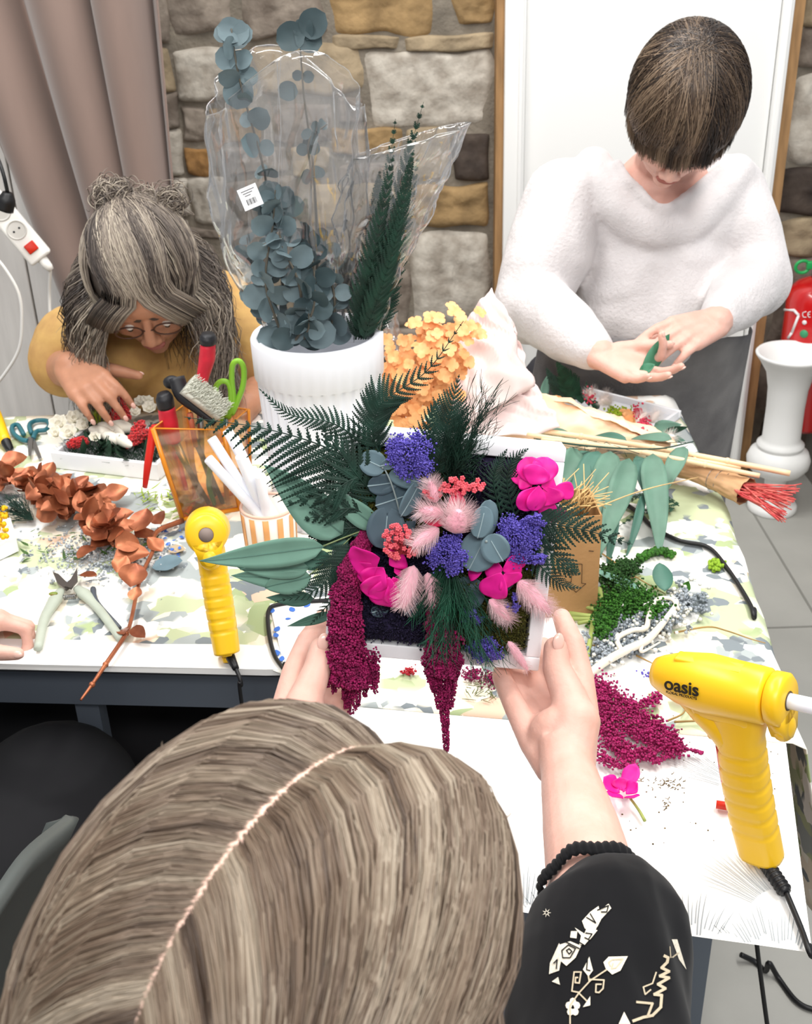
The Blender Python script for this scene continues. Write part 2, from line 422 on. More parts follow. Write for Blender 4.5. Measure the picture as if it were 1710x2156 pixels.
# door
wht = mat('white_paint', 'f1f1ef', 0.45, spec=0.3)
wd = mat('raw_timber', '9c7850', 0.75, var=0.2, scale=8, stretch=(8, 8, 1), bump=0.3)
dt = bpy.data.objects.new('door_1', None); COL.objects.link(dt); dt['kind'] = 'structure'; dt.location = ((DL + DR) / 2, YW - 0.04, 0)
xa = wallpt(1056, 300)[0]; xb = wallpt(1100, 200)[0]; xc = wallpt(1602, 300)[0]; xd = DR - 0.018
xd2 = xd - 0.012
b = MB()
b.box(((xa + xb) / 2, YW - 0.045, 1.02), (xb - xa, 0.05, 2.04), bev=0.004); b.box((xb - 0.012, YW - 0.065, 1.02), (0.012, 0.02, 2.0), bev=0.004)
b.box(((xc + xd2) / 2, YW - 0.045, 1.02), (xd2 - xc, 0.05, 2.04), bev=0.004); b.box((xc + 0.012, YW - 0.065, 1.02), (0.012, 0.02, 2.0), bev=0.004)
b.box(((xa + xd2) / 2, YW - 0.045, 2.07), (xd2 - xa, 0.05, 0.06))
build('door_frame', b, wht, dt, True)
b = MB(); b.box(((xb + xc) / 2, YW - 0.03, 1.01), (xc - xb - 0.004, 0.04, 2.0), bev=0.003); build('door_leaf', b, wht, dt, True)
b = MB(); b.box((DL + (xa - DL) / 2, YW - 0.02, 1.04), (xa - DL, 0.07, 2.1)); b.box(((xd2 + DR) / 2, YW - 0.02, 1.04), (DR - xd2, 0.07, 2.1)); build('timber_surround', b, wd, dt, False)
# painted boards of the left side wall
bw = mat('whitewashed_board', 'dcd8d3', 0.7, var=0.07, scale=6, stretch=(6, 6, 0.6), bump=0.35, bscale=40)
b = MB()
BX1 = PY(230, 640, 2.8).x
x = -1.9; 
while x < BX1 - 0.02:
    x1 = min(x + R(0.15, 0.2), BX1); b.box(((x + x1) / 2, 2.80 + R(-.004, .004), 0.62), (x1 - x - 0.004, 0.022, 1.24), bev=0.004); x = x1
struct('wall_left', b, bw, smooth=True)
# ================================================================ CURTAIN
cm = mat('taupe_velvet', '87736a', 0.9, var=0.06, scale=3, stretch=(4, 4, 1), sheen=0.35)
def curtain():
    b = MB()
    tl, tr = PY(-330, -420, 2.62), PY(316, -420, 2.62)
    bl, br = PY(150, 700, 2.62), PY(400, 560, 2.62)
    def fn(u, v):
        a = tl.lerp(tr, u); c = V((bl.x + (br.x - bl.x) * u, bl.y + (br.y - bl.y) * u, 0.25))
        t = v; p = a.lerp(c, t)
        if True:
            q = tl.lerp(bl, 1).lerp(br, u); tt = (a.z - q.z) / (a.z - 0.25)
            p = a.lerp(q, t / tt) if t < tt else q.lerp(V((q.x, q.y, 0.25)), (t - tt) / (1 - tt))
        ph = u * 3.4 * 2 * PI + 0.6 * math.sin(u * 9) + t * 0.8
        amp = 0.062 * (0.75 + 0.5 * noise.noise(V((u * 3, 1, 2))))
        p.y += amp * math.sin(ph) - 0.01
        p.x += 0.02 * math.cos(ph)
        return p
    b.grid(fn, 160, 30)
    o = single('curtain', b, cm, 'taupe velvet curtain hanging in folds in front of the stone wall', 'curtain'); solid(o, 0.003)
    return o
curtain()
# ================================================================ TABLES
grm = mat('grey_metal', '6b7480', 0.45, metal=0.5)
lam = mat('laminate', 'b9bcc0', 0.4)
A0 = PZ(0, 1398, TZ); A1 = PZ(560, 1410, TZ)
sl = (A1.y - A0.y) / (A1.x - A0.x)
def fy(x): return A0.y + sl * (x - A0.x)
RE = [(0.415, 1.03), (0.466, 1.50), (0.478, 1.90)]
def rx(y):
    if y < 1.5: return 0.415 + (y - 1.03) / 0.47 * 0.051
    return 0.466 + (y - 1.5) * 0.03
t = thing('work_table', 'long work table under the floral cloth, grey metal apron and legs', 'table', (-0.35, 1.5, 0))
b = MB(); po = [(-1.5, fy(-1.5) + .012), (-0.09, fy(-0.09) + .012), (rx(1.1) - .02, 1.08), (rx(1.5) - .02, 1.5), (rx(1.88) - .02, 1.86), (-1.5, 1.9)]
b.prism([(x, y, TZ - 0.020) for x, y in po], (0, 0, 1), 0.016); build('tabletop', b, mat('dark_edge', '3c4046', .5), t, False)
b = MB(); 
p0, p1 = V((-1.45, fy(-1.45) + .05, TZ - .06)), V((0.0, fy(0) + .05, TZ - .06)); d = (p1 - p0); 
b.box((p0 + p1) / 2, (d.length, 0.025, 0.055), Matrix.Rotation(math.atan2(d.y, d.x), 3, 'Z')); b.box((-.5, 1.84, TZ - .06), (1.9, .025, .055)); build('apron', b, grm, t, False)
for x, y in ((-0.42, 1.2), (-1.4, 1.25), (0.4, 1.15), (0.42, 1.8), (-1.4, 1.82)):
    b = MB(); b.box((x, y, (TZ - .04) / 2), (0.03, 0.03, TZ - 0.04)); build('leg', b, grm, t, False)
NT = [PZ(1710, 2008, TZ), V((-0.05, 0.762, TZ)), V((-0.075, 1.075, TZ)), V((0.405, 1.0, TZ))]
t = thing('side_table', 'small white topped table at near right under the palm print paper', 'table', (0.2, 0.85, 0))
b = MB(); b.prism([(NT[0].x - .004, NT[0].y + .016, TZ - .014), (NT[1].x + .006, NT[1].y + .016, TZ - .014), (NT[2].x, NT[2].y, TZ - .014), (NT[3].x + .002, NT[3].y, TZ - .014)], (0, 0, 1), 0.012); build('tabletop', b, mat('pine_edge', 'c99a52', 0.6), t, False)
for x, y in ((0.01, 0.80), (0.09, 0.78), (0.04, 0.98), (0.18, 0.99)):
    b = MB(); b.box((x, y, (TZ - .03) / 2), (0.028, 0.028, TZ - 0.03)); build('leg', b, grm, t, False)
# floral watercolour cloth
def floral():
    m = bpy.data.materials.new('watercolour_cloth'); m.use_nodes = True; nt = m.node_tree; N = nt.nodes; L = nt.links
    bs = N['Principled BSDF']; bs.inputs['Roughness'].default_value = 0.75; bs.inputs['Specular IOR Level'].default_value = 0.25
    tc = N.new('ShaderNodeTexCoord'); cur = None
    base = N.new('ShaderNodeRGB'); base.outputs[0].default_value = (*lin('f3f1e4'), 1); cur = base.outputs[0]
    for i, (col, sc, lo, off, sm) in enumerate((('ece2cf', 7, .50, 3, .04), ('bcc59f', 8, .555, 11, .02), ('a3b184', 11, .60, 17, .02), ('dfbfa6', 8, .60, 29, .02), ('a6adac', 11, .58, 43, .015), ('7d8589', 17, .615, 61, .012), ('fbfaf5', 15, .55, 77, .015))):
        mp = N.new('ShaderNodeMapping'); mp.inputs['Location'].default_value = (off, off * .7, off * .3); L.new(tc.outputs['Object'], mp.inputs[0])
        vo = N.new('ShaderNodeTexVoronoi'); vo.inputs['Scale'].default_value = sc * 4.5; L.new(mp.outputs[0], vo.inputs['Vector'])
        mx = N.new('ShaderNodeMix'); mx.data_type = 'VECTOR'; mx.inputs[0].default_value = 0.75; L.new(mp.outputs[0], mx.inputs[4]); L.new(vo.outputs['Position'], mx.inputs[5])
        n = N.new('ShaderNodeTexNoise'); n.inputs['Scale'].default_value = sc; n.inputs['Detail'].default_value = 2.5; n.inputs['Roughness'].default_value = .5; L.new(mx.outputs[1], n.inputs['Vector'])
        r = N.new('ShaderNodeMapRange'); r.inputs[1].default_value = lo - .022; r.inputs[2].default_value = lo - .022 + sm; L.new(n.outputs['Fac'], r.inputs[0])
        q = N.new('ShaderNodeMix'); q.data_type = 'RGBA'; L.new(r.outputs[0], q.inputs[0]); L.new(cur, q.inputs[6]); q.inputs[7].default_value = (*lin(col), 1); cur = q.outputs[2]
    L.new(cur, bs.inputs['Base Color'])
    return m
flm = floral()
b = MB(); drop = 0.16
def cfn(u, v):
    y0 = 1.0
    y = 0; x = -1.52 + u * 2.2
    X = x
    yb = fy(x) if x < -0.17 else fy(-0.17) + (x + 0.17) / 0.10 * (1.032 - fy(-0.17)) if x < -0.07 else 1.032 - (x + .07) * 0.19
    y = yb + (1.905 - yb) * v
    r_ = rx(y); z = TZ + 0.0022 + 0.0012 * noise.noise(V((x * 8, y * 8, 0)))
    if x > r_:
        e = x - r_; z -= min(e, 0.02) * 0.6 + max(0, e - 0.012) * 0.95; X = r_ + min(e, 0.012) + max(0, e - 0.012) * (0.22 + 0.12 * math.sin(y * 17))
    return (X, y, z)
b.grid(cfn, 150, 60)
o = single('tablecloth', b, flm, 'white tablecloth printed with green, peach and grey watercolour blotches on the long table', 'tablecloth'); solid(o, 0.0012)
# white border paper along the left front edge
pap = mat('white_paper', 'f6f6f3', 0.55, spec=0.3)
ink = mat('grey_ink', 'a4aaae', 0.8); ink2 = mat('pale_ink', 'c9cdcf', 0.8)
b = MB()
pts = [PZ(-300, 1345, TZ), PZ(0, 1348, TZ), PZ(200, 1352, TZ), PZ(330, 1360, TZ), PZ(500, 1360, TZ), PZ(600, 1366, TZ), PZ(620, 1411, TZ), PZ(560, 1412, TZ), PZ(0, 1400, TZ), PZ(-300, 1392, TZ)]
b.prism([(p.x, p.y - .002, TZ + .0035) for p in pts], (0, 0, 1), 0.0006)
b.prism([(p.x, p.y - .003, TZ - .005) for p in (PZ(-300, 1392, TZ), PZ(0, 1400, TZ), PZ(560, 1412, TZ), PZ(620, 1411, TZ))] + [(p.x, p.y - .003, TZ + .004) for p in (PZ(620, 1411, TZ), PZ(560, 1412, TZ), PZ(0, 1400, TZ), PZ(-300, 1392, TZ))], (0, 1, 0), .001)
single('paper_strip', b, pap, 'cream white paper band along the left front edge of the long table', 'paper', smooth=False)
# palm print paper on the near table
t = thing('paper_cover', 'white paper cover printed with fine grey palm leaves on the near right table', 'paper', (0.2, 0.85, TZ))
b = MB(); q = [NT[0], NT[1] + V((-.010, 0, 0)), NT[2] + V((-.012, -.03, 0)), V((0.412, 1.02, TZ))]
def quad(u, v): a = q[1].lerp(q[0], u); c = q[2].lerp(q[3], u); p = a.lerp(c, v); return p
b.grid(lambda u, v: quad(u, v) + V((0, 0, .0012 + .0004 * noise.noise(V((u * 6, v * 6, 0))))), 30, 30)
o = build('sheet', b, pap, t)
def palm(bm, c, ang, r0, r1, spread, n, z=TZ + 0.0021):
    for i in range(n):
        a = ang + spread * (i / (n - 1) - .5) + R(-.01, .01); d = V((math.cos(a), math.sin(a), 0)); nn = V((-d.y, d.x, 0))
        L_ = r1 * (1 - 0.25 * abs(i / (n - 1) - .5)) * R(.85, 1.0); bend = (i / (n - 1) - .5) * 0.12 * r1
        ps = [c + d * (r0 + (L_ - r0) * k / 4) + nn * bend * (k / 4) ** 2 for k in range(5)]
        for k in range(4):
            w0, w1 = .0005 * (1 - (k / 4) ** 3) + .00008, .0005 * (1 - ((k + 1) / 4) ** 3) + .00005
            vs = [ps[k] - nn * w0, ps[k + 1] - nn * w1, ps[k + 1] + nn * w1, ps[k] + nn * w0]
            if all(inside(p) for p in vs): bm.add([V((p.x, p.y, z)) for p in vs], [(0, 1, 2, 3)])
def inside(p):
    for i in range(4):
        a, c = q[i], q[(i + 1) % 4]
        if (c.x - a.x) * (p.y - a.y) - (c.y - a.y) * (p.x - a.x) > -2e-6: return False
    return True
b = MB()
for px, py, ang, r1, sp, n in ((1470, 2120, 1.66, .135, 1.1, 34), (1665, 2160, 1.5, .13, .75, 26), (1100, 2020, 1.4, .11, 1.1, 36), (1230, 2060, 1.9, .11, .8, 26)):
    palm(b, PZ(px, py, TZ), ang, r1 * .42, r1, sp, n)
build('palm_print', b, ink, t, False)
b = MB()
for px, py, ang, r1, sp, n in ((1620, 1690, 2.4, .12, .4, 16), (1700, 1960, 2.2, .12, .5, 18)):
    palm(b, PZ(px, py, TZ), ang, r1 * .42, r1, sp, n)
build('palm_print', b, ink2, t, False)
# ================================================================ PEOPLE
skin = mat('skin_fair', 'e0b3a4', 0.5, col2='d9a898', scale=40, sss=0.12, bump=0.12, bscale=260, spec=0.35)
skin2 = mat('skin_tan', 'b98468', 0.5, var=0.06, scale=40, sss=0.1, spec=0.35)
nailm = mat('nail', 'e8bcae', 0.22, spec=0.6)
eyew = mat('eye_white', 'e8e4e0', 0.2); iris = mat('iris', '3a2a20', 0.2); lipm = mat('lips', 'b06a60', 0.5)
def basis(front, up):
    f = V(front).normalized(); u = V(up); u = (u - u.dot(f) * f).normalized(); r = f.cross(u)
    return Matrix((r, f, u)).transposed()
def head_prims(mb, c, B, neck=None, s=1.0):
    T = lambda x, y, z: V(c) + B @ (V((x, y, z)) * s)
    E = lambda p, r: mb.ell(T(*p), [q * s for q in r], B, 20)
    E((0, -.012, .028), (.074, .092, .084)); E((0, .03, -.028), (.058, .058, .085)); E((0, .035, -.075), (.045, .044, .034))
    E((0, .066, -.094), (.019, .018, .016)); E((0, .06, .045), (.05, .035, .04))
    for q in (-1, 1):
        E((q * .036, .052, -.03), (.026, .028, .026)); E((q * .03, .074, .018), (.024, .014, .010)); E((q * .077, -.006, -.006), (.010, .019, .030))
        E((q * .011, .098, -.03), (.008, .009, .007)); E((q * .03, .072, -.002), (.017, .013, .011))
    mb.caps([T(0, .084, .012), T(0, .103, -.024)], [.007 * s, .011 * s], 10)
    E((0, .086, -.054), (.021, .010, .0055)); E((0, .084, -.063), (.018, .010, .006))
    if neck is not None: mb.caps([T(0, -.02, -.05), V(neck)], [.052 * s, .058 * s], 16)
def face_parts(c, B, parent, s=1.0):
    T = lambda x, y, z: V(c) + B @ (V((x, y, z)) * s)
    for q in (-1, 1):
        e = MB(); e.ell(T(q * .03, .0795, -.004), .0085 * s, None, 12); o = build('eye', e, eyew, parent)
        e = MB(); e.ell(T(q * .03, .0848, -.0102), (.0045 * s, .0025 * s, .0045 * s), B, 10); build('iris', e, iris, o)
    e = MB(); e.ell(T(0, .0905, -.054), (.019 * s, .0075 * s, .0042 * s), B, 14); e.ell(T(0, .0885, -.0625), (.016 * s, .0075 * s, .0048 * s), B, 14); build('lips', e, lipm, parent)
def hand_prims(mb, w, d, pn, side, curl=(0.25, 0.4, 0.3), s=1.0, spread=0.08, curls=None, thumb=(0.6, 0.55, 0.3)):
    d = V(d).normalized(); pn = V(pn); pn = (pn - pn.dot(d) * d).normalized(); x = d.cross(pn) * side; w = V(w)
    nails = []
    for i, (off, L_, b) in enumerate(((.030, .072, .088), (.010, .080, .092), (-.010, .074, .088), (-.029, .058, .080))):
        base = w + d * b * s + x * off * s; mb.caps([w + x * off * .5 * s, base], [.017 * s, .0125 * s], 10)
        a = 0; p = base; r = [.0098, .0088, .0078, .0066]; r = [q * s * (0.9 if i == 3 else 1) for q in r]; pts = [p]
        cc = curls[i] if curls else curl; dd0 = (d + x * (1.5 - i) * spread).normalized()
        for k, l in enumerate((.45, .31, .24)):
            a += cc[k]; dd = dd0 * math.cos(a) + pn * math.sin(a); p = p + dd * L_ * l * s; pts.append(p)
        mb.caps(pts, r, 10); nails.append((pts[-1], dd, (-pn * math.cos(a) + dd0 * math.sin(a)), .006 * s))
    mb.ell(w + d * .05 * s + pn * .004 * s, [q * s for q in (.036, .048, .014)], Matrix((x, d, pn)).transposed(), 16)
    tb = w + d * .025 * s + x * .022 * s + pn * .006 * s; td = (x * thumb[0] + d * thumb[1] + pn * thumb[2]).normalized()
    t1 = tb + td * .042 * s; td2 = (td + d * .35).normalized(); t2 = t1 + td2 * .030 * s; t3 = t2 + (td2 + d * .1).normalized() * .022 * s
    mb.caps([tb, t1, t2, t3], [.017 * s, .0125 * s, .0105 * s, .0085 * s], 10)
    nails.append((t3, td2, x, .007 * s))
    return nails
def nails_build(nl, parent):
    for p, d, n, r in nl:
        d = V(d).normalized(); n = V(n); n = (n - n.dot(d) * d).normalized(); x = d.cross(n)
        b = MB(); b.ell(V(p) + n * r * .78 + d * r * .1, (r * .68, r * 1.05, r * .35), Matrix((x, d, n)).transposed(), 12); build('fingernail', b, nailm, parent)
def strands(mb, paths, r=0.0009, n=3, seg=12, jit=0.0):
    for p in paths: mb.tube(smooth_path(p, seg), [r, r * 1.1, r, r * .35], n, cap=False)
# ---------------------------------------------------------------- woman in yellow at the far left
tA = thing('person', 'seated person in a yellow blouse with grey wavy hair in a topknot', 'person', (-0.62, 2.0, 0))
ca = PD(305, 590, 1.88); BA = basis((0.10, -0.72, -0.62), (0, -0.5, 0.8))
shL, shR = PD(180, 690, 2.02), PD(500, 610, 2.10)
nk = (shL + shR) / 2 + V((0, 0.02, 0.0)); hipA = V((nk.x, nk.y + .12, 0.48))
b = MB(); head_prims(b, ca, BA, nk + V((0, 0, .02)))
b.caps([nk, nk.lerp(hipA, .45), hipA], [.07, .10, .12], 18); b.caps([shL + V((.03, 0, -.03)), nk, shR + V((-.03, 0, -.03))], [.05, .07, .05], 14)
for q in (-1, 1): b.caps([hipA + V((q * .09, 0, 0)), hipA + V((q * .10, -.36, 0.02)), hipA + V((q * .10, -.34, -.43)), hipA + V((q * .1, -.46, -.45))], [.09, .065, .045, .03], 12)
elA = PD(128, 780, 2.02); wA = PD(148, 772, 1.90); 
b.caps([shL + V((.02, 0, -.03)), elA, wA], [.048, .040, .026], 12)
elB = PD(560, 800, 2.14); wB = PD(520, 852, 2.0); b.caps([shR + V((-.02, 0, -.03)), elB, wB], [.048, .038, .026], 12)
nlA = hand_prims(b, wA, PD(212, 835, 1.82) - wA, V((0.5, -.3, -.6)), 1, curl=(.35, .6, .4), s=.95)
hand_prims(b, wB, V((-.1, -.3, -.5)), V((-1, 0, 0)), -1, curl=(.5, .6, .4), s=.9)
flesh('body', b, skin2, tA, 0.004, 4); face_parts(ca, BA, tA); nails_build(nlA, tA)
yel = mat('yellow_print_cotton', 'c9a263', 0.85, col2='b58d58', scale=26, bump=0.2)
b = MB(); b.caps([nk + V((0, .0, -.05)), nk.lerp(hipA, .35), nk.lerp(hipA, .7), hipA], [.11, .145, .15, .16], 20)
b.caps([shL + V((.05, 0, -.05)), nk + V((0, .01, -.03)), shR + V((-.05, 0, -.05))], [.085, .10, .09], 16)
b.caps([shL + V((.04, 0, -.04)), shL.lerp(elA, .45), shL.lerp(elA, .72)], [.075, .075, .07], 16); b.caps([shR + V((-.04, 0, -.04)), shR.lerp(elB, .5), shR.lerp(elB, .85)], [.075, .075, .07], 16)
flesh('blouse', b, yel, tA, 0.006, 6, post=lambda p: p + V((1, 1, 0)) * 0.006 * noise.noise(V((p.x * 16, p.y * 16, p.z * 5))))
b = MB()   # glasses
TT = lambda x, y, z: ca + BA @ V((x, y, z))
for q in (-1, 1):
    b.tube([TT(q * .031 + .022 * math.cos(a * PI / 8), .094, -.004 + .017 * math.sin(a * PI / 8)) for a in range(17)], .0015, 6, cap=False)
    b.tube([TT(q * .054, .092, 0), TT(q * .079, .0, .004)], .0016, 6)
b.tube([TT(-.009, .096, 0), TT(.009, .096, 0)], .0014, 6)
build('glasses', b, mat('brown_frame', '4a2e22', 0.3), tA)
def ellp(c, B, r, th, ph):   # th polar from local up axis, ph azimuth from +x
    return V(c) + B @ V((r[0] * math.sin(th) * math.cos(ph), r[1] * math.sin(th) * math.sin(ph), r[2] * math.cos(th)))
hb = MB(); hc = ca + BA @ V((0, -.014, .032)); hb.ell(hc, (.084, .103, .096), BA, 24)
bun = PD(238, 412, 1.83)
th0 = BA.transposed() @ (bun - hc); bdir0 = V((th0.x / .088, th0.y / .106, th0.z / .1)).normalized()
ps = []
rs = random.Random(3)
for i in range(3800):
    ph = rs.uniform(0, 2 * PI)
    fx, fyy = math.cos(ph), math.sin(ph)
    rr = (.088 * rs.uniform(1, 1.09), .106 * rs.uniform(1, 1.07), .1 * rs.uniform(1, 1.06))
    d0 = (bdir0 + V((rs.gauss(0, .13), rs.gauss(0, .13), rs.gauss(0, .13)))).normalized()
    face = 0.9 < ph < 2.25
    pts = []
    tend = 1.15 if face else 1.75
    d1 = V((math.sin(tend) * math.cos(ph), math.sin(tend) * math.sin(ph), math.cos(tend))); om = d0.angle(d1)
    for k in range(6):
        t_ = k / 5; q_ = (d0 * math.sin((1 - t_) * om) + d1 * math.sin(t_ * om)) / max(math.sin(om), .05); pts.append(hc + BA @ V((q_.x * rr[0], q_.y * rr[1], q_.z * rr[2])))
    last = pts[-1]
    if not face:
        out = (last - hc); out.z = 0; out.normalize()
        L_ = rs.uniform(.10, .27); cv = rs.uniform(.01, .03); sd = rs.uniform(0, 6)
        for k in range(1, 5):
            t_ = k / 4; pts.append(last + V((out.x * .035 + .004 * math.sin(sd * 2 + t_ * 14) * math.sin(t_ * PI) + .02 * rs.uniform(-1, 1) * t_ + cv * .5 * math.sin(sd + t_ * 7), -.01 * t_ + cv * .5 * math.cos(sd + t_ * 6), -L_ * t_)))
    else:
        s_ = 1 if fx > 0 else -1
        pts.append(last + BA @ V((s_ * .03, .012, -.03)) ); pts.append(pts[-1] + BA @ V((s_ * .02, -.01, -.05)))
    ps.append(pts)
tonesA = [.45 + .8 * noise.noise(V((q_[3].x * 40, q_[3].y * 40, q_[3].z * 20))) + rs.gauss(0, .15) for q_ in ps]
psk = []
for i in range(700):    # topknot curls
    a = rs.uniform(0, 6.28); c0 = bun + V((rs.gauss(0, .011), rs.gauss(0, .01), rs.gauss(0, .008))); q = rs.uniform(.006, .018); ax = V((rs.gauss(0, 1), rs.gauss(0, 1), rs.gauss(0, 1))).normalized(); x, y, _ = frame(ax)
    psk.append([c0 + x * q * math.cos(a + k * .55) + y * q * math.sin(a + k * .55) + ax * k * .001 for k in range(9)])
for i in range(500):
    c0 = bun + V((rs.uniform(-.01, .11), rs.gauss(0, .012), rs.gauss(-.012, .010))); q = rs.uniform(.006, .02); a = rs.uniform(0, 6.28); ax = V((rs.gauss(0, 1), rs.gauss(0, 1), rs.gauss(0, 1))).normalized(); x, y, _ = frame(ax)
    psk.append([c0 + x * q * math.cos(a + k * .5) + y * q * math.sin(a + k * .5) for k in range(9)])
hb2 = MB(); hb2.v = hb.v; hb2.f = hb.f
def same(ps_, K): return [smooth_path(q_, K - 1) for q_ in ps_]
allp = same(ps, 12) + same(psk, 12); tonesA += [.5 + rs.gauss(0, .25) for _ in psk]
strand_obj('hair', hb2, allp, .00085, tone_mat('grey_hair', ['37302d', '655b54', '978b7e', 'c2b6a4'], .42, .4), tA, 16, tonesA, .15)
b = MB(); b.lathe(bun + V((.0, -.0, -.018)), [(.009, -.003), (.013, 0), (.009, .003)], 16, BA @ V((0, 0, 1))); build('hair_tie', b, mat('black_elastic', '151315', .7), tA)
# ---------------------------------------------------------------- standing woman in the white sweater
tB = thing('person', 'standing person with short brown hair, white fluffy sweater and grey apron', 'person', (0.55, 2.25, 0))
cb = PD(1437, 235, 1.84); BB = basis((-0.22, -0.62, -0.74), (0, -0.7, 0.6))
sB1, sB2 = PD(1190, 425, 2.06), PD(1530, 410, 2.12)
nkB = PD(1405, 345, 2.03); hipB = PD(1300, 900, 2.32); hipB.y = 2.2
b = MB(); head_prims(b, cb, BB, nkB, 1.0)
mid = PD(1370, 640, 2.14)
b.caps([nkB + V((0, .02, -.06)), mid, hipB], [.09, .13, .14], 18); b.caps([sB1 + V((.03, 0.02, -.05)), nkB + V((0, 0.02, -.05)), sB2 + V((-.03, 0.02, -.05))], [.045, .05, .045], 14)
for q in (-1, 1): b.caps([hipB + V((q * .09, 0, 0)), V((hipB.x + q * .1, 2.22, .45)), V((hipB.x + q * .1, 2.27, .06)), V((hipB.x + q * .1, 2.13, .03))], [.10, .07, .045, .03], 12)
e1, w1 = PD(1120, 640, 2.02), PD(1262, 745, 1.86); e2, w2 = PD(1590, 590, 2.05), PD(1505, 680, 1.88)
b.caps([sB1, e1, w1], [.055, .042, .027], 12); b.caps([sB2, e2, w2], [.055, .042, .027], 12)
n1 = hand_prims(b, w1 , PD(1370, 792, 1.80) - w1, V((0.1, -.35, 1)), -1, curls=[(.9, .6, .4), (.25, .3, .2), (.2, .25, .2), (.25, .3, .2)], s=.92, thumb=(.45, .9, .4))
n2 = hand_prims(b, w2, PD(1415, 712, 1.82) - w2, V((-.15, .5, -.9)), -1, curls=[(.2, .4, .2), (.3, .4, .2), (.35, .4, .3), (.4, .4, .3)], s=.92, thumb=(.3, .9, .6))
flesh('body', b, skin, tB, 0.003, 3); face_parts(cb, BB, tB); nails_build(n1 + n2, tB)
def fuzz(nm, c, s=1.0):
    return mat(nm, c, 0.95, var=0.05, scale=18, bump=0.5, bscale=160, sheen=0.4, spec=0.1)
swm = fuzz('white_wool', 'cfcaca')
b = MB()
tp = nkB + V((-.01, .05, -.14))
b.caps([tp, tp.lerp(mid, .5), mid, mid.lerp(hipB, .18)], [.125, .16, .155, .135], 24)
b.caps([sB1 + V((.03, 0, -.02)), (sB1 + sB2) / 2 + V((0.02, .05, -.04)), sB2 + V((-.03, 0, -.02))], [.072, .095, .072], 18)
b.caps([sB1, sB1.lerp(e1, .5), e1, e1.lerp(w1, .55), e1.lerp(w1, .9)], [.078, .080, .070, .054, .037], 18)
b.caps([sB2, sB2.lerp(e2, .5), e2, e2.lerp(w2, .5), e2.lerp(w2, .85)], [.074, .075, .066, .052, .037], 18)
def wr(p):
    v = noise.noise(V((p.x * 22, p.y * 22, p.z * 9))); v2 = noise.noise(V((p.x * 9 + 5, p.y * 9, p.z * 20)))
    d = V((-.3, -1, 0)); return p + d * (0.008 * v + 0.007 * abs(v2))
b.caps(smooth_path([PD(1300, 345, 2.0), PD(1335, 392, 1.975), PD(1395, 440, 1.955), PD(1455, 406, 1.975), PD(1510, 360, 2.02)], 16), .010, 12)
b.caps(smooth_path([PD(1250, 350, 2.05), PD(1290, 420, 2.01), PD(1350, 478, 1.99), PD(1430, 478, 1.99), PD(1500, 425, 2.02), PD(1550, 365, 2.07)], 16), .036, 14)
b.caps(smooth_path([PD(1265, 420, 2.06), PD(1340, 540, 2.045), PD(1440, 540, 2.045), PD(1520, 440, 2.06)], 16), .05, 14)
swo = flesh('sweater', b, swm, tB, 0.006, 6, post=wr)
apm = mat('grey_apron_cloth', '858382', 0.9, col2='626061', scale=9, bump=0.3, bscale=300)
b = MB()
def apf(u, v):
    a = PI * (1.02 + 0.96 * u); c0 = mid.lerp(hipB, .12); z = c0.z - 0.0 - v * 0.72
    r = .178 + .05 * v; k = v
    return (c0.x - .02 * v + r * 1.12 * math.cos(a) + .004 * math.sin(u * 40 + v * 3) * v, c0.y + (hipB.y - c0.y) * min(1, v * 2) + r * .95 * math.sin(a) + .008 * math.sin(u * 23) * v, z - 0.02 * math.cos(a * 2))
b.grid(apf, 60, 40); solid(build('apron', b, apm, tB), .003)
trm = mat('dark_trousers', '34343a', 0.9)
b = MB()
for q in (-1, 1): b.caps([hipB + V((q * .08, 0.01, .02)), V((hipB.x + q * .1, 2.22, .45)), V((hipB.x + q * .1, 2.27, .10))], [.125, .09, .065], 14)
flesh('trousers', b, trm, tB, 0.008, 4)
hb = MB(); hc = cb + BB @ V((0, -.014, .032)); hb.ell(hc, (.084, .104, .095), BB, 24)
ps = []; tn = []
for i in range(6000):
    ph = rs.uniform(0, 2 * PI); g_ = rs.random(); rr = (.085 + .011 * g_, .104 + .011 * g_, .096 + .010 * g_)
    lo_ = rs.random(); d0 = V((.16 + rs.gauss(0, .16), -.12 + rs.gauss(0, .20), 1)).normalized(); pts = []
    front = 1.0 < ph < 2.14
    tend = rs.uniform(1.75, 2.1) if not front else rs.uniform(1.5, 1.72)
    ph2 = ph + .05 * math.sin(ph * 6); d1 = V((math.sin(tend) * math.cos(ph2), math.sin(tend) * math.sin(ph2), math.cos(tend))); om = d0.angle(d1); sw = d0.cross(d1) * .16
    for k in range(6):
        t_ = k / 5; q_ = (d0 * math.sin((1 - t_) * om) + d1 * math.sin(t_ * om)) / max(math.sin(om), .05) + sw * math.sin(t_ * PI); q_.normalize(); pts.append(hc + BB @ V((q_.x * rr[0], q_.y * rr[1], q_.z * rr[2])))
    pts.append(pts[-1] + BB @ V((0, .004, -.014)) + V((0, 0, -.008)))
    ps.append(pts); tn.append(.45 + 1.0 * noise.noise(V((ph * 3.5, .5, 2))) + .5 * noise.noise(V((ph * 14, .5, 7))) + rs.gauss(0, .10))
strand_obj('hair', hb, ps, .0008, tone_mat('brown_hair', ['1c1512', '382b22', '5a493a', '86725e'], .36, .5), tB, 14, tn, .15)
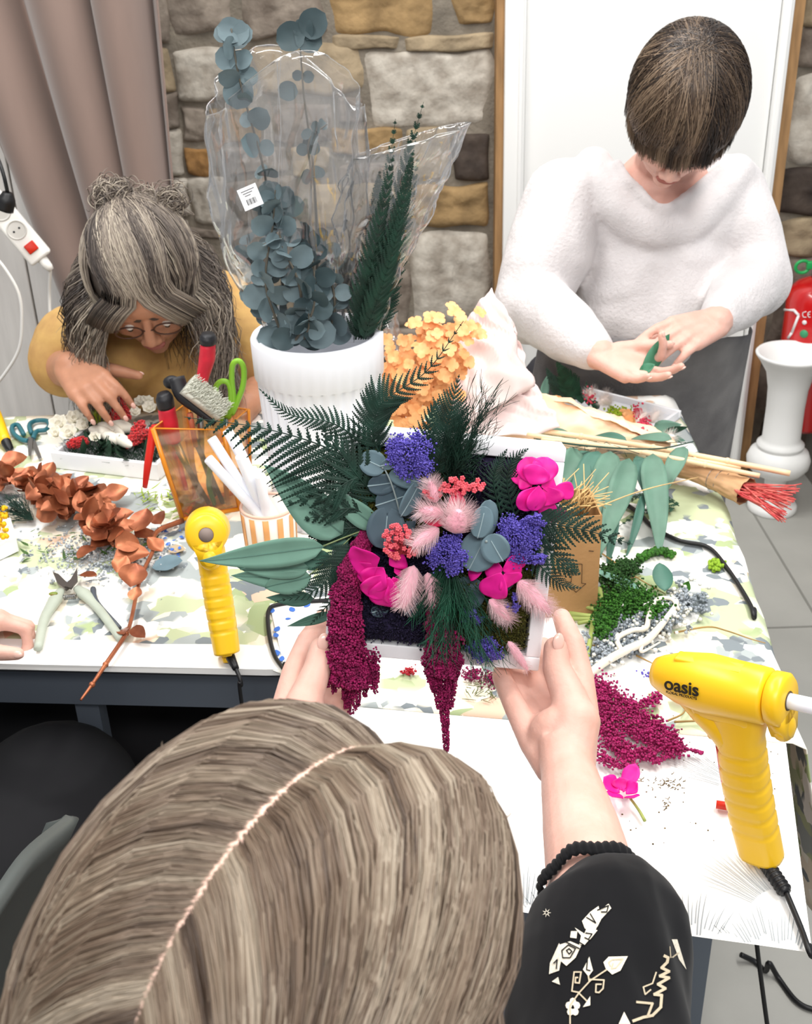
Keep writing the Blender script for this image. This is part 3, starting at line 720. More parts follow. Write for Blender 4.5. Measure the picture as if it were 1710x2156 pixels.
# leaf she holds
gl = mat('green_leaf_satin', '3f7a5c', 0.5, var=.15, scale=20)
b = MB(); p0 = PD(1352, 792, 1.80); p1 = PD(1390, 712, 1.82); b.leaf(p0, p1 - p0, V((.3, -1, .2)), (p1 - p0).length * 1.1, .03, 'oval', .5, .2, 10); b.leaf(p0 + V((-.005, 0, .004)), V((.8, 0, .25)), V((0, -.6, 1)), .03, .02, 'oval', .8, .3)
o = single('leaf', b, gl, 'small green leaf held between the hands of the person in the white sweater', 'leaf'); solid(o, .0008)
# ---------------------------------------------------------------- seated woman in front, seen from behind
tC = thing('person', 'person with long light brown parted hair and black embroidered blouse holding up the flower frame', 'person', (-0.08, 0.30, 0))
cc = PD(608, 2138, .483)
BC = basis((0.44, 0.80, -0.40), (0.26, 0.32, 1))
nkC = cc + V((-.03, -.07, -.15))
shr, shl = nkC + V((.17, .02, -.06)), nkC + V((-.17, .06, -.06))
elr = PD(1255, 1905, .79); wr_ = PD(1197, 1625, .915)
ell_ = PD(560, 1900, .86); wl_ = PD(628, 1600, .93)
hipC = V((nkC.x, 0.10, .60))
b = MB(); head_prims(b, cc, BC, nkC)
b.caps([nkC, nkC.lerp(hipC, .4), hipC], [.08, .11, .13], 18); b.caps([shl, nkC + V((0, 0, -.04)), shr], [.05, .06, .05], 14)
for q in (-1, 1): b.caps([hipC + V((q * .09, 0, 0)), hipC + V((q * .10, .42, 0.02)), hipC + V((q * .10, .40, -.53)), hipC + V((q * .1, .52, -.56))], [.09, .065, .045, .03], 12)
b.caps([shr, elr], [.045, .036], 14)
b.tube(smooth_path([elr, PD(1247, 1860, .815), PD(1224, 1745, .865), wr_, PD(1188, 1565, .935)], 20), [.034, .0335, .0295, .0222, .022], 20)
b.caps([shl, ell_], [.045, .036], 14); b.caps([ell_, wl_], [.034, .023], 16)
# right hand : palm behind the lower right corner, thumb in front
W = PD(1190, 1590, .93)
def ch(l, r): b.caps([PD(*p) for p in l], r, 14)
ch([(1197, 1610, .925), (1212, 1520, .940), (1196, 1462, .955), (1172, 1405, .966), (1170, 1366, .972)], [.020, .021, .0150, .0125, .0108])   # thumb
ch([(1205, 1600, .93), (1225, 1500, .965), (1222, 1430, .98), (1205, 1355, .995), (1183, 1300, 1.02)], [.020, .0150, .0122, .0112, .0085])   # index
ch([(1190, 1600, .935), (1168, 1520, .975), (1140, 1465, 1.00), (1128, 1410, 1.035), (1145, 1360, 1.05)], [.020, .0150, .0115, .0105, .0085])
ch([(1175, 1600, .94), (1135, 1530, .97), (1100, 1475, .995), (1082, 1420, 1.035), (1095, 1370, 1.05)], [.018, .0140, .0108, .0098, .008])
ch([(1168, 1610, .935), (1122, 1560, .955), (1080, 1478, .975), (1056, 1425, 1.010), (1062, 1385, 1.045)], [.018, .0125, .0098, .0088, .0072])
b.ell(PD(1175, 1560, .95), (.027, .020, .034), None, 16); b.ell(PD(1150, 1550, .962), (.020, .012, .026), None, 14)
# left hand
ch([(636, 1600, .93), (628, 1520, .935), (648, 1460, .955), (668, 1408, .968), (676, 1366, .976)], [.021, .020, .0145, .0122, .0105])
ch([(630, 1600, .93), (606, 1500, .965), (622, 1415, .99), (650, 1350, 1.015), (682, 1300, 1.03)], [.021, .0160, .0120, .0110, .0085])
ch([(640, 1600, .935), (640, 1500, .98), (655, 1440, 1.01), (680, 1400, 1.035), (715, 1370, 1.05)], [.021, .0155, .0118, .0105, .0085])
ch([(650, 1600, .935), (665, 1520, .98), (690, 1460, 1.01), (715, 1420, 1.04), (745, 1390, 1.05)], [.020, .0145, .0110, .0100, .008])
ch([(660, 1600, .935), (690, 1540, .97), (720, 1480, 1.00), (745, 1440, 1.03), (765, 1400, 1.05)], [.018, .0130, .0100, .0090, .0075])
b.ell(PD(645, 1550, .955), (.030, .020, .036), None, 16)
flesh('body', b, skin, tC, 0.0022, 4); face_parts(cc, BC, tC)
def view(p): return (CO - p).normalized()
for px, py, d, rz in ((1176, 1352, .9625, 0), (681, 1352, .9665, 0)):
    b = MB(); p = PD(px, py, d); n = view(p); up_ = (PD(px + (4 if px > 900 else 6), py - 40, d) - p).normalized(); x = up_.cross(n)
    nn = (n + x * (0.35 if px > 900 else 0.1)).normalized()
    b.ell(p + n * .0004, (.0052, .0080, .0022), Matrix((up_.cross(nn).normalized(), up_, nn)).transposed(), 16); build('thumbnail', b, nailm, tC)
# blouse
blk = mat('black_chiffon', '0a0a0d', 0.85, var=.15, scale=30, sheen=.08, spec=.15)
b = MB()
b.caps([nkC + V((0, .0, -.09)), nkC.lerp(hipC, .5), hipC], [.12, .15, .17], 20); b.caps([shl, nkC + V((0, 0, -.06)), shr], [.07, .085, .07], 16)
b.caps([shr, shr.lerp(elr, .45), shr.lerp(elr, .78)], [.068, .062, .054], 20)
b.tube(smooth_path([shr.lerp(elr, .5), shr.lerp(elr, .78), PD(1285, 1940, .775), PD(1256, 1882, .80)], 12), [.058, .058, .052, .036], 24)
b.caps([shl, shl.lerp(ell_, .5), ell_], [.066, .06, .05], 18)
def wr2(p):
    d = (p - elr); t = max(0, 1 - d.length / .25)
    a = noise.noise(V((p.x * 60, p.y * 14, p.z * 14))); return p + V((1, 0, .5)) * .0035 * a * (0.5 + t)
blo = flesh('blouse', b, blk, tC, 0.0035, 5, post=wr2)
cp_ = smooth_path([PD(1158, 1884, .795), PD(1200, 1872, .772), PD(1250, 1868, .765), (PD(1310, 1868, .772)), PD(1352, 1876, .795)], 60)
ruf = MB()
cuffc = PD(1254, 1876, .80); ca_ = (elr - PD(1240, 1830, .83)).normalized(); x, y, _ = frame(ca_)
def rf(u, v):
    a = 2 * PI * u; r = .0375 + .0009 * math.sin(a * 46 + v * 2) + .0015 * math.sin(a * 7)
    r += .002 * math.sin(PI * v)
    return cuffc + x * r * math.cos(a) + y * r * math.sin(a) + ca_ * (-.004 + .014 * v)
ruf.grid(rf, 200, 6); o = build('cuff_ruffle', ruf, blk, blo); solid(o, .0015)
# embroidery projected on the sleeve surface
emb = mat('ivory_embroidery', 'd8d0bf', 0.8, bump=.4, bscale=400); embo = mat('beige_outline', '8f8069', 0.8)
bt = bvh_of(blo)
def onto(px, py, lift=.0012):
    r_ = ray(px, py); h = bt.ray_cast(CO, r_)
    if h[0] is None: return None
    return h[0] - r_.normalized() * lift
def mot(bm, poly, lift=.0012):
    P = [onto(*p, lift) for p in poly]
    if any(p is None for p in P): return
    c = sum(P, V()) / len(P); n = len(P); bm.add(P + [c], [(i, (i + 1) % n, n) for i in range(n)])
def line(bm, pts, w, lift=.0014):
    for (x0, y0), (x1, y1) in zip(pts[:-1], pts[1:]):
        L_ = math.hypot(x1 - x0, y1 - y0) or 1; nx, ny = -(y1 - y0) / L_ * w / 2, (x1 - x0) / L_ * w / 2; ex, ey = (x1 - x0) / L_ * w * .3, (y1 - y0) / L_ * w * .3
        k = max(1, int(L_ / 12))
        for i in range(k):
            a, c = i / k, (i + 1) / k
            xa_, ya_ = x0 + (x1 - x0) * a - ex, y0 + (y1 - y0) * a - ey; xb_, yb_ = x0 + (x1 - x0) * c + ex, y0 + (y1 - y0) * c + ey
            P = [onto(xa_ - nx, ya_ - ny, lift), onto(xb_ - nx, yb_ - ny, lift), onto(xb_ + nx, yb_ + ny, lift), onto(xa_ + nx, ya_ + ny, lift)]
            if all(p is not None for p in P): bm.add(P, [(0, 1, 2, 3)])
g = lambda l: [(1050 + x_ / 2.591, 1750 + y_ / 2.591) for x_, y_ in l]
eb, eo, ek = MB(), MB(), MB()
band = [g(l) for l in ([(545, 408), (500, 440), (455, 490), (470, 530), (520, 560), (560, 470)], [(500, 470), (600, 395), (615, 420), (560, 480), (540, 520), (500, 540)], [(415, 525), (470, 560), (520, 560), (470, 620), (440, 620), (450, 570)], [(395, 545), (430, 545), (425, 585), (390, 580)],
                       [(330, 620), (390, 600), (450, 625), (420, 690), (370, 735), (330, 700)], [(275, 780), (280, 720), (330, 610), (350, 660), (330, 760)], [(480, 530), (540, 540), (500, 590), (450, 600)],
                       [(460, 755), (495, 685), (515, 760), (490, 792)], [(572, 715), (600, 685), (705, 682), (665, 760), (620, 782), (585, 750)], [(460, 960), (500, 900), (500, 950)], [(290, 820), (325, 795), (335, 838)],
                       [(945, 590), (975, 590), (1005, 690), (1025, 755), (985, 700)], [(655, 1052), (685, 985), (720, 1052)])]
for l in band: mot(eb, l)
fc = g([(405, 960)])[0]
for k in range(5):
    a = k * 2 * PI / 5 - 1.57; mot(eb, [(fc[0] + 9 * math.cos(a) + 7 * math.cos(q * .785), fc[1] + 12 * math.sin(a) + 8 * math.sin(q * .785)) for q in range(8)])
fc = g([(262, 445)])[0]
for k in range(7):
    a = k * 2 * PI / 7; mot(eb, [(fc[0] + 3 * math.cos(a - .5), fc[1] + 3 * math.sin(a - .5)), (fc[0] + 10 * math.cos(a), fc[1] + 10 * math.sin(a)), (fc[0] + 3 * math.cos(a + .5), fc[1] + 3 * math.sin(a + .5))])
for l, w_ in (([(390, 1050), (390, 950), (440, 880), (500, 815), (590, 755)], 3), ([(440, 880), (400, 872), (412, 768), (450, 768), (440, 828), (418, 826), (420, 798), (432, 798)], 3), ([(490, 790), (495, 820)], 3), ([(500, 808), (575, 812), (570, 858), (548, 880), (530, 878), (532, 835), (560, 835)], 3), ([(440, 885), (480, 925)], 3),
              ([(905, 680), (925, 690), (920, 715), (890, 745), (930, 765), (880, 790), (930, 800), (870, 835), (910, 858), (850, 890), (890, 895), (885, 960), (840, 1005), (790, 1015), (735, 1035)], 6), ([(755, 932), (840, 940), (815, 1005)], 5), ([(980, 665), (920, 710)], 3), ([(935, 630), (940, 690)], 2), ([(860, 770), (840, 830), (790, 850), (800, 890), (830, 865)], 3), ([(610, 735), (600, 715), (620, 700), (680, 695), (640, 745), (615, 750), (625, 720)], 2.5)):
    line(eo, g(l), w_)
for l in ([(480, 470), (530, 500), (500, 450)], [(540, 430), (600, 405), (590, 440), (560, 440)], [(345, 650), (380, 620), (420, 640), (390, 690), (350, 690), (345, 650)], [(370, 650), (385, 640), (400, 655), (385, 670), (370, 650)], [(475, 555), (510, 560), (490, 590), (470, 580)], [(300, 720), (320, 700), (315, 750)], [(360, 600), (440, 640)], [(430, 600), (465, 620)], [(485, 700), (480, 755), (500, 760)]):
    line(ek, g(l), 2.5, .0018)
build('embroidery', eb, emb, blo, False); build('embroidery', eo, mat('beige_stitching', 'b9ab92', .8), blo, False); build('embroidery', ek, blk, blo, False)
# hair
hb = MB(); tone = []
rad = V((.067, .104, .090)); hc = cc + BC @ V((0, -.012, .030))
def ep(a, s, g_):   # a: angle along the part (0 = top, + towards front), s: roll to the side, g_: growth
    # point on the ellipsoid: start on sagittal circle, rolled about the front axis
    x_ = math.sin(s) * math.cos(a * .55); z_ = math.cos(s) * math.cos(a); y_ = math.sin(a)
    q = V((x_, y_, z_)).normalized()
    return hc + BC @ V((q.x * (rad.x + g_), q.y * (rad.y + g_), q.z * (rad.z + g_)))
rs = random.Random(11)
BTc = BC.transposed()
hb.ell(hc, (rad.x + .0015, rad.y + .0015, rad.z + .0015), BC, 40)
ps = []
for i in range(26000):
    sd = 1 if rs.random() < .55 else -1
    a0 = rs.uniform(-1.9, 1.1); cl = noise.noise(V((a0 * 5, sd * 3, 1.3)))
    g1 = .005 + .016 * rs.random()
    smax = 1.55; back = .90 + .3 * rs.random() + .15 * cl
    s0 = .010 + abs(rs.gauss(0, .06)) - .035 + (.6 * rs.random() if rs.random() < .25 else 0)
    pts = []
    for k in range(7):
        t_ = k / 6; s_ = s0 + (smax - s0) * t_
        pts.append(ep(a0 - back * t_ ** 1.3, sd * s_, .0012 + g1 * min(1, t_ * 3.0) ** .8 + .006 * cl * t_))
    last = pts[-1]; out = last - hc; out.z = 0; out.normalize(); L_ = rs.uniform(.18, .30); j = rs.uniform(-.012, .012)
    for k in range(1, 5):
        t_ = k / 4; pts.append(last + out * (.046 * math.sin(t_ * 1.5) + j * t_) + V((0, -.035 * t_, -L_ * t_)))
    ps.append(pts)
    tone.append((.5 + 1.1 * noise.noise(V((a0 * 8, sd * 9, 4.1)))) + .35 * noise.noise(V((a0 * 40, sd * 9, 9.1))) + rs.gauss(0, .10))
for i in range(8):    # flyaways
    a = rs.uniform(-1.5, 1.2); s_ = rs.uniform(-1.4, 1.4); p = ep(a, s_, .018); d = (p - hc).normalized(); q = V((rs.gauss(0, 1), rs.gauss(0, 1), rs.gauss(0, 1))).normalized()
    ps.append(smooth_path([p, p + d * .004 + q * .006, p + d * .003 + q * .013], 10)); tone.append(.8)
ps = [smooth_path(q_, 10) if len(q_) != 11 else q_ for q_ in ps]
strand_obj('hair', hb, ps, .00034, tone_mat('ash_brown_hair', ['45362b', '725f4f', '8e7e6c', 'aa9c8a'], .40, .5), tC, 14, tone, .1)
# pink scalp showing along the parting
b = MB(); prev = None
pa = [ep(1.05 - 3.0 * k / 60, 0, .0017) for k in range(61)]
x_ = BC @ V((1, 0, 0)); vs = []
for k, p in enumerate(pa):
    w_ = .0040 + .0012 * noise.noise(V((k * .35, 0, 0))); vs += [p - x_ * w_, p + x_ * w_]
b.add(vs, [(2 * k, 2 * k + 1, 2 * k + 3, 2 * k + 2) for k in range(60)])
solid(build('scalp_parting', b, mat('scalp', 'e3bfae', .6), tC), .0006)
# ---------------------------------------------------------------- person at the left edge
tD = thing('person', 'person in dark clothing at the left edge, only a hand and dark lap in view', 'person', (-0.70, 0.85, 0))
hd = PZ(-165, 1350, TZ + .03); nD = V((-.76, .86, 1.02)); hipD = V((-.74, .74, .50))
b = MB(); hcD = nD + V((0, .06, .17)); BD = basis((.3, .9, -.4), (0, .3, 1)); head_prims(b, hcD, BD, nD)
b.caps([nD, nD.lerp(hipD, .5), hipD], [.08, .11, .13], 16); b.caps([nD + V((-.16, 0, -.05)), nD + V((.16, 0, -.05))], .05, 12)
for q in (-1, 1): b.caps([hipD + V((q * .09, 0, 0)), hipD + V((q * .11 + .17, .38, 0.02)), hipD + V((q * .10 + .2, .39, -.44)), hipD + V((q * .1 + .2, .5, -.46))], [.09, .065, .045, .03], 12)
eD = V((-.66, .98, .84)); b.caps([nD + V((.16, 0, -.05)), eD, hd], [.045, .04, .027], 12)
b.caps([nD + V((-.16, 0, -.05)), V((-.98, 1.0, .84)), V((-.86, 1.22, .80))], [.045, .04, .03], 12)
nl = hand_prims(b, hd, V((.95, .55, .02)), V((.2, -.3, -1)), -1, curl=(.6, 1.1, .7), s=1.0)
flesh('body', b, skin, tD, 0.004, 4); face_parts(hcD, BD, tD); nails_build(nl, tD)
dk = mat('black_cloth', '0d0d11', 0.9); b = MB()
b.caps([nD + V((0, 0, -.08)), nD.lerp(hipD, .5), hipD], [.12, .15, .17], 16); b.caps([nD + V((-.16, 0, -.05)), nD + V((.16, 0, -.05))], .075, 12)
b.caps([nD + V((.16, 0, -.05)), eD, eD.lerp(hd, .5)], [.07, .06, .045], 12); b.caps([nD + V((-.16, 0, -.05)), V((-.98, 1.0, .84)), V((-.92, 1.1, .82))], [.07, .06, .05], 12)
for q in (-1, 1): b.caps([hipD + V((q * .09, 0, 0)), hipD + V((q * .11 + .17, .38, 0.04)), hipD + V((q * .10 + .2, .40, -.40))], [.12, .11, .07], 14)
flesh('dark_clothes', b, dk, tD, 0.006, 5)
b = MB(); b.ell(hcD + BD @ V((0, -.02, .04)), (.088, .105, .098), BD, 20); build('hair', b, mat('dark_hair', '2a201b', .5, var=.3, scale=80), tD)
# chair with curved grey backrest at the lower left
tH = thing('chair', 'grey moulded plastic chair with a curved backrest at the lower left edge', 'chair', (-0.50, 0.45, 0))
pl = mat('grey_plastic', '4d5250', 0.45); b = MB()
cx, cy = -.52, .50
e0, e1, e2 = PD(152, 1722, 1.0), PD(60, 1800, .90), PD(-330, 2180, .66)
ed = smooth_path([PD(110, 1730, 1.03), e0, e1, PD(-60, 1960, .8), e2], 30)
def bk(u, v):
    k = min(int(u * 30), 29); p = ed[k].lerp(ed[k + 1], u * 30 - k)
    return p + V((-.16 * v + .05 * v * v, -.02 * v, -.30 * v))
b.grid(bk, 30, 14); o = build('backrest', b, pl, tH); solid(o, .012)
b = MB(); b.grid(lambda u, v: (cx - .30 + .44 * u, cy - .22 + .44 * v, .40 + .03 * ((2 * u - 1) ** 2 + (2 * v - 1) ** 2) * .5), 12, 12); o = build('seat', b, pl, tH); solid(o, .012)
for q in ((-.2, -.18), (.14, -.18), (-.2, .18), (.14, .18)):
    b = MB(); b.tube([V((cx + q[0], cy + q[1], .40)), V((cx + q[0] * 1.15, cy + q[1] * 1.15, 0))], .011, 10); build('leg', b, grm, tH)
# chair of the front person
tH = thing('chair', 'dark chair under the front person, mostly hidden', 'chair', (hipC.x, hipC.y, 0)); b = MB(); b.box((hipC.x, hipC.y - .02, .40), (.42, .42, .03), bev=.012); build('seat', b, pl, tH)
for q in ((-.18, -.18), (.18, -.18), (-.18, .18), (.18, .18)):
    b = MB(); b.tube([V((hipC.x + q[0], hipC.y + q[1], .39)), V((hipC.x + q[0] * 1.1, hipC.y + q[1] * 1.1, 0))], .011, 10); build('leg', b, grm, tH)
# ================================================================ THE HELD FLOWER FRAME
cor = [PD(712, 903, .945), PD(1187, 940, .948), PD(1140, 1417, .995), PD(690, 1372, .992)]
FCt = sum(cor, V()) / 4
ex = ((cor[1] + cor[2]) - (cor[0] + cor[3])).normalized(); ey = ((cor[0] + cor[1]) - (cor[2] + cor[3])); ey = (ey - ey.dot(ex) * ex).normalized(); en = ex.cross(ey).normalized()
FW = ((cor[1] - cor[0]).length + (cor[2] - cor[3]).length) / 2; FH = ((cor[0] - cor[3]).length + (cor[1] - cor[2]).length) / 2
def FP(px, py, h=0.0): r = ray(px, py); return CO + r * ((FCt + en * h - CO).dot(en) / r.dot(en))
def FL(x, y, h): return FCt + ex * x + ey * y + en * h
FA = thing('framed_flower_arrangement', 'white square box frame of ferns and pink and purple dried flowers, held in two hands', 'flower arrangement', FCt)
FM = Matrix((ex, ey, en)).transposed()
wfr = mat('white_frame_lacquer', 'f4f5f8', .4, spec=.4)
b = MB(); bw_ = .0125; DPT = .030
def ringbox(b, W, H, w, z0, z1):
    for x, y, dx, dy in ((0, H / 2 - w / 2, W, w), (0, -H / 2 + w / 2, W, w), (W / 2 - w / 2, 0, w, H - 2 * w), (-W / 2 + w / 2, 0, w, H - 2 * w)):
        b.box(FL(x, y, (z0 + z1) / 2), (dx, dy, z1 - z0), FM, bev=.0012)
ringbox(b, FW, FH, bw_, -DPT, 0); b.box(FL(0, 0, -DPT + .001), (FW - .01, FH - .01, .002), FM)
build('box_frame', b, wfr, FA)
# moss
mp_ = mat('purple_black_moss', '2f2748', .95, col2='1a1630', scale=200, bump=.6, bscale=500); mg_ = mat('olive_moss', '5c5a1c', .95, col2='35380f', scale=160, bump=.6, bscale=500)
def pillow(x0, y0, x1, y1, h, m, nm, lab, sprig, ns):
    b = MB()
    def fn(u, v):
        e = (1 - abs(2 * u - 1) ** 6) * (1 - abs(2 * v - 1) ** 6)
        x = x0 + (x1 - x0) * u; y = y0 + (y1 - y0) * v
        return FL(x, y, -.022 + (h + .022) * e ** .4 + .004 * noise.noise(V((x * 90, y * 90, h))) * e)
    b.grid(fn, 40, 40)
    for i in range(ns):
        u, v = R(.04, .96), R(.04, .96); p = fn(u, v); d = (en + ex * R(-1, 1) + ey * R(-1, 1)).normalized(); L_ = R(.003, .008)
        q = [p, p + d * L_ * .5 + ex * R(-.002, .002), p + d * L_ + ey * R(-.003, .003) + ex * R(-.003, .003)]
        b.tube(q, [.0005, .0004, .0002], 3, cap=False)
        if i % 3 == 0: b.ball(q[-1], R(.0006, .0012))
    build(nm, b, m, FA, label=lab)
HX, HY = FW / 2 - bw_, FH / 2 - bw_
pillow(-HX, -HY, -.0, .01, .004, mp_, 'moss', 'dark purple moss in the lower left of the frame', 1, 2200)
pillow(-.0, -HY, HX, .01, .004, mg_, 'moss', 'olive green moss in the lower right of the frame', 1, 2600)
pillow(-.0, .0, HX, HY, .003, mp_, 'moss', 'dark purple moss in the upper right of the frame', 1, 2000)
pillow(-HX, .0, .0, HY, .003, mg_, 'moss', 'olive green moss in the upper left of the frame', 1, 1200)
# ---- generic plant builders
fern_d = mat('dark_fern', '1e3f33', .6, col2='12291f', scale=60, spec=.35); fern_b = mat('deep_green_fern', '1f4a35', .6, col2='153524', scale=60, spec=.3)
def pinna(b, p0, d, nrm, L, tw, curve=0.0, nt=None, w=.0004):
    """a serrated fern segment: spine with small teeth on both sides"""
    d = V(d).normalized(); nrm = V(nrm); nrm = (nrm - nrm.dot(d) * d).normalized(); x = d.cross(nrm)
    nt = nt or max(4, int(L / .0025)); pts = []
    for i in range(nt + 1):
        t = i / nt; a = curve * t; q = L * t
        pts.append(V(p0) + d * (q * (1 - .15 * curve * curve * t * t)) + x * (curve * q * t * .5) - nrm * (q * t * .18))
    b.tube(pts, [w * 2.4, w * 1.6, w * .6], 4, cap=False, flat=.4, upv=nrm)
    for i in range(nt):
        t = i / nt; e = (1 - t) ** .7 * min(1, .6 + t * 3); l = tw * e * 1.2; tg = (pts[i + 1] - pts[i]).normalized(); s = pts[i + 1] - pts[i]
        for sd in (-1, 1):
            o = (x * sd + tg * .6).normalized(); a = pts[i]; c = a + s * .92
            xs = x * (sd * l * .42); b.add([a, a + xs, a + o * l + s * .35, a + o * l * .68 + s * .72, a + s * .9 + xs, a + s], [(0, 1, 2, 3, 4, 5)])
def frond(name, path, Lp, tw, mat_, parent, nrm, n=26, bi=True, side=(1, 1), ang=1.0, prof=None, stem=.0009, label=None, K=40, curve=.25, start=.0):
    pts = smooth_path(path, K); b = MB(); b.tube(pts, [stem, stem * .3], 5)
    nrm = V(nrm)
    for i in range(n):
        t = start + (1 - start) * (i + .5) / n; u = t * K; k = min(int(u), K - 1); p = pts[k].lerp(pts[k + 1], u - k); tg = (pts[k + 1] - pts[k]).normalized()
        nn = (nrm - nrm.dot(tg) * tg).normalized(); x = tg.cross(nn)
        l = Lp * (prof(t) if prof else (1 - t) ** .85 * min(1, .5 + 3 * t))
        for sd in (-1, 1):
            if not side[0 if sd < 0 else 1]: continue
            L_ = l * side[0 if sd < 0 else 1] * R(.9, 1.08)
            a = ang - .35 * t
            d = x * sd * math.sin(a) + tg * math.cos(a) + nn * R(-.08, .08)
            if bi: pinna(b, p, d, nn, L_, tw * (.5 + .5 * L_ / Lp), curve * -sd)
            else: pinna(b, p, d, nn, L_, max(.0009, L_ * .15), curve * -sd, max(5, int(L_ / .0016)), .00028)
    o = build(name, b, mat_, parent, False, label); return o
def spray(b, root, d, L, n, spread, r=.0003, nb=5, up=V((0, 0, 1))):
    for i in range(n):
        dd = (V(d).normalized() + V((R(-1, 1), R(-1, 1), R(-1, 1))) * spread).normalized(); l = L * R(.6, 1.05); bend = V((R(-1, 1), R(-1, 1), R(-1, 1))) * l * .12
        pts = smooth_path([root, V(root) + dd * l * .5 + bend, V(root) + dd * l + bend * .3], 7); b.tube(pts, [r, r * .5], 3, cap=False)
        for k in range(nb * 2):
            q = pts[min(7, 2 + (k % 6))].lerp(pts[min(7, 3 + (k % 6))], R(0, 1)); e = (dd + V((R(-1, 1), R(-1, 1), R(-1, 1))) * .5).normalized(); q2 = q + e * l * R(.12, .26)
            b.tube([q, q.lerp(q2, .5) + bend * .1, q2], [r * .8, r * .7, r * .4], 3, cap=False)
# ferns (big bipinnate frond to the left)
frond('fern_frond', [FP(800, 1015, .010), FP(700, 948, .022), FP(560, 903, .030), FP(388, 878, .034)], .082, .0046, fern_d, FA, en, 21, ang=.95, label='large fern frond reaching left', side=(1, .22), prof=lambda t: (1 - t) ** 1.0 * min(1, .75 + t * 2) * 1.05, curve=-.35)
frond('fern_frond', [FP(800, 960, .012), FP(705, 893, .026), FP(610, 872, .034), FP(545, 818, .040)], .016, .0045, fern_d, FA, en, 28, bi=False, ang=1.05, prof=lambda t: min(1, (1 - t) * 1.5))
frond('fern_frond', [FP(775, 1010, .012), FP(740, 1010, .020), FP(690, 1040, .024), FP(600, 1062, .020)], .046, .0045, fern_d, FA, en, 9, ang=.9)
frond('fern_frond', [FP(800, 1060, .010), FP(760, 1010, .018), FP(720, 960, .022), FP(680, 900, .024)], .05, .0045, fern_d, FA, en, 10, ang=.85)
frond('fern_frond', [FP(780, 1090, .008), FP(740, 1070, .012), FP(690, 1080, .016), FP(640, 1095, .014)], .034, .0045, fern_d, FA, en, 7, ang=.9)
frond('fern_frond', [FP(812, 990, .012), FP(785, 915, .026), FP(792, 870, .030), FP(815, 838, .034), FP(900, 780, .040), FP(976, 676, .046)], .024, .0048, fern_d, FA, en, 27, bi=False, ang=1.05, start=.12, prof=lambda t: min(1, (1 - t) * 2.0) * min(1, .5 + 4 * t))
frond('fern_frond', [FP(800, 950, .012), FP(795, 900, .02), FP(782, 860, .028), FP(765, 838, .03)], .018, .004, fern_d, FA, en, 10, bi=False, ang=.9)
frond('fern_frond', [FP(920, 1000, .012), FP(935, 920, .024), FP(950, 860, .030), FP(967, 788, .034)], .027, .0050, fern_d, FA, en, 19, bi=False, ang=.95, prof=lambda t: min(1, (1 - t) * 1.7))
frond('fern_frond', [FP(905, 1000, .012), FP(890, 940, .020), FP(905, 880, .026), FP(925, 840, .028)], .024, .0050, fern_d, FA, en, 14, bi=False, ang=.95)
frond('fern_frond', [FP(1060, 1100, .012), FP(1040, 1020, .02), FP(1048, 980, .022), FP(1068, 945, .024)], .018, .004, fern_d, FA, en, 18, bi=False, ang=1.0)
frond('fern_frond', [FP(1085, 1090, .012), FP(1068, 1020, .02), FP(1080, 970, .022), FP(1113, 944, .024)], .020, .004, fern_d, FA, en, 18, bi=False, ang=1.0)
frond('fern_frond', [FP(1110, 1090, .016), FP(1165, 1103, .022), FP(1240, 1118, .022), FP(1332, 1146, .020)], .036, .0040, fern_d, FA, en, 14, ang=1.0, label='fern frond reaching right past the frame edge', prof=lambda t: (1 - t) ** .8 * min(1, .9 + t))
frond('fern_frond', [FP(1110, 1120, .014), FP(1160, 1165, .018), FP(1195, 1195, .020), FP(1222, 1210, .016)], .026, .0036, fern_d, FA, en, 10, ang=.9)
frond('fern_frond', [FP(1105, 1150, .012), FP(1150, 1205, .016), FP(1185, 1232, .016), FP(1225, 1238, .014)], .018, .004, fern_d, FA, en, 16, bi=False, ang=1.0)
frond('fern_frond', [FP(750, 1150, .006), FP(710, 1190, .010), FP(668, 1240, .010), FP(578, 1268, .008)], .021, .004, fern_d, FA, en, 19, bi=False, ang=.95, prof=lambda t: min(1, (1 - t) * 1.7))
frond('fern_frond', [FP(760, 1220, .006), FP(715, 1252, .008), FP(680, 1285, .006), FP(653, 1316, .004)], .016, .003, fern_d, FA, en, 13, bi=False, ang=.9)
frond('fern_frond', [FP(760, 1110, .006), FP(715, 1115, .006), FP(670, 1135, .004), FP(625, 1150, .002)], .024, .004, fern_d, FA, en, 10, ang=.9)
# fine plumes of asparagus fern
tf = mat('asparagus_fern', '1c5a41', .6, col2='123c2b', scale=50)
b = MB(); spray(b, FP(945, 1185, .022), FP(925, 1400, .030) - FP(945, 1185, .022), .075, 46, .20, .00035, 7); spray(b, FP(950, 1185, .024), FP(1010, 1350, .030) - FP(945, 1185, .022), .085, 30, .22, .00035, 7)
spray(b, FP(935, 1180, .020), FP(870, 1330, .020) - FP(935, 1180, .02), .055, 20, .18, .00035, 7); build('asparagus_fern', b, tf, FA, label='fine green plume hanging below the blossoms')
b = MB(); spray(b, FP(950, 1010, .012), FP(975, 880, .03) - FP(950, 1010, .012), .050, 50, .32, .00035, 8); spray(b, FP(955, 1000, .014), FP(1035, 830, .035) - FP(955, 1000, .014), .075, 26, .2, .0003, 7); build('asparagus_fern', b, mat('asparagus_dark', '17382b', .6, var=.3, scale=60), FA, label='fine dark green plume rising behind the top edge')
b = MB()
for i in range(300):
    p = FP(R(905, 1010), R(940, 1030), R(.0, .012)); d = (en * .6 + ex * R(-1, 1) + ey * R(-1, 1)).normalized(); b.tube([p, p + d * .006, p + d * .011 + ex * R(-.003, .003)], .0004, 3, cap=False)
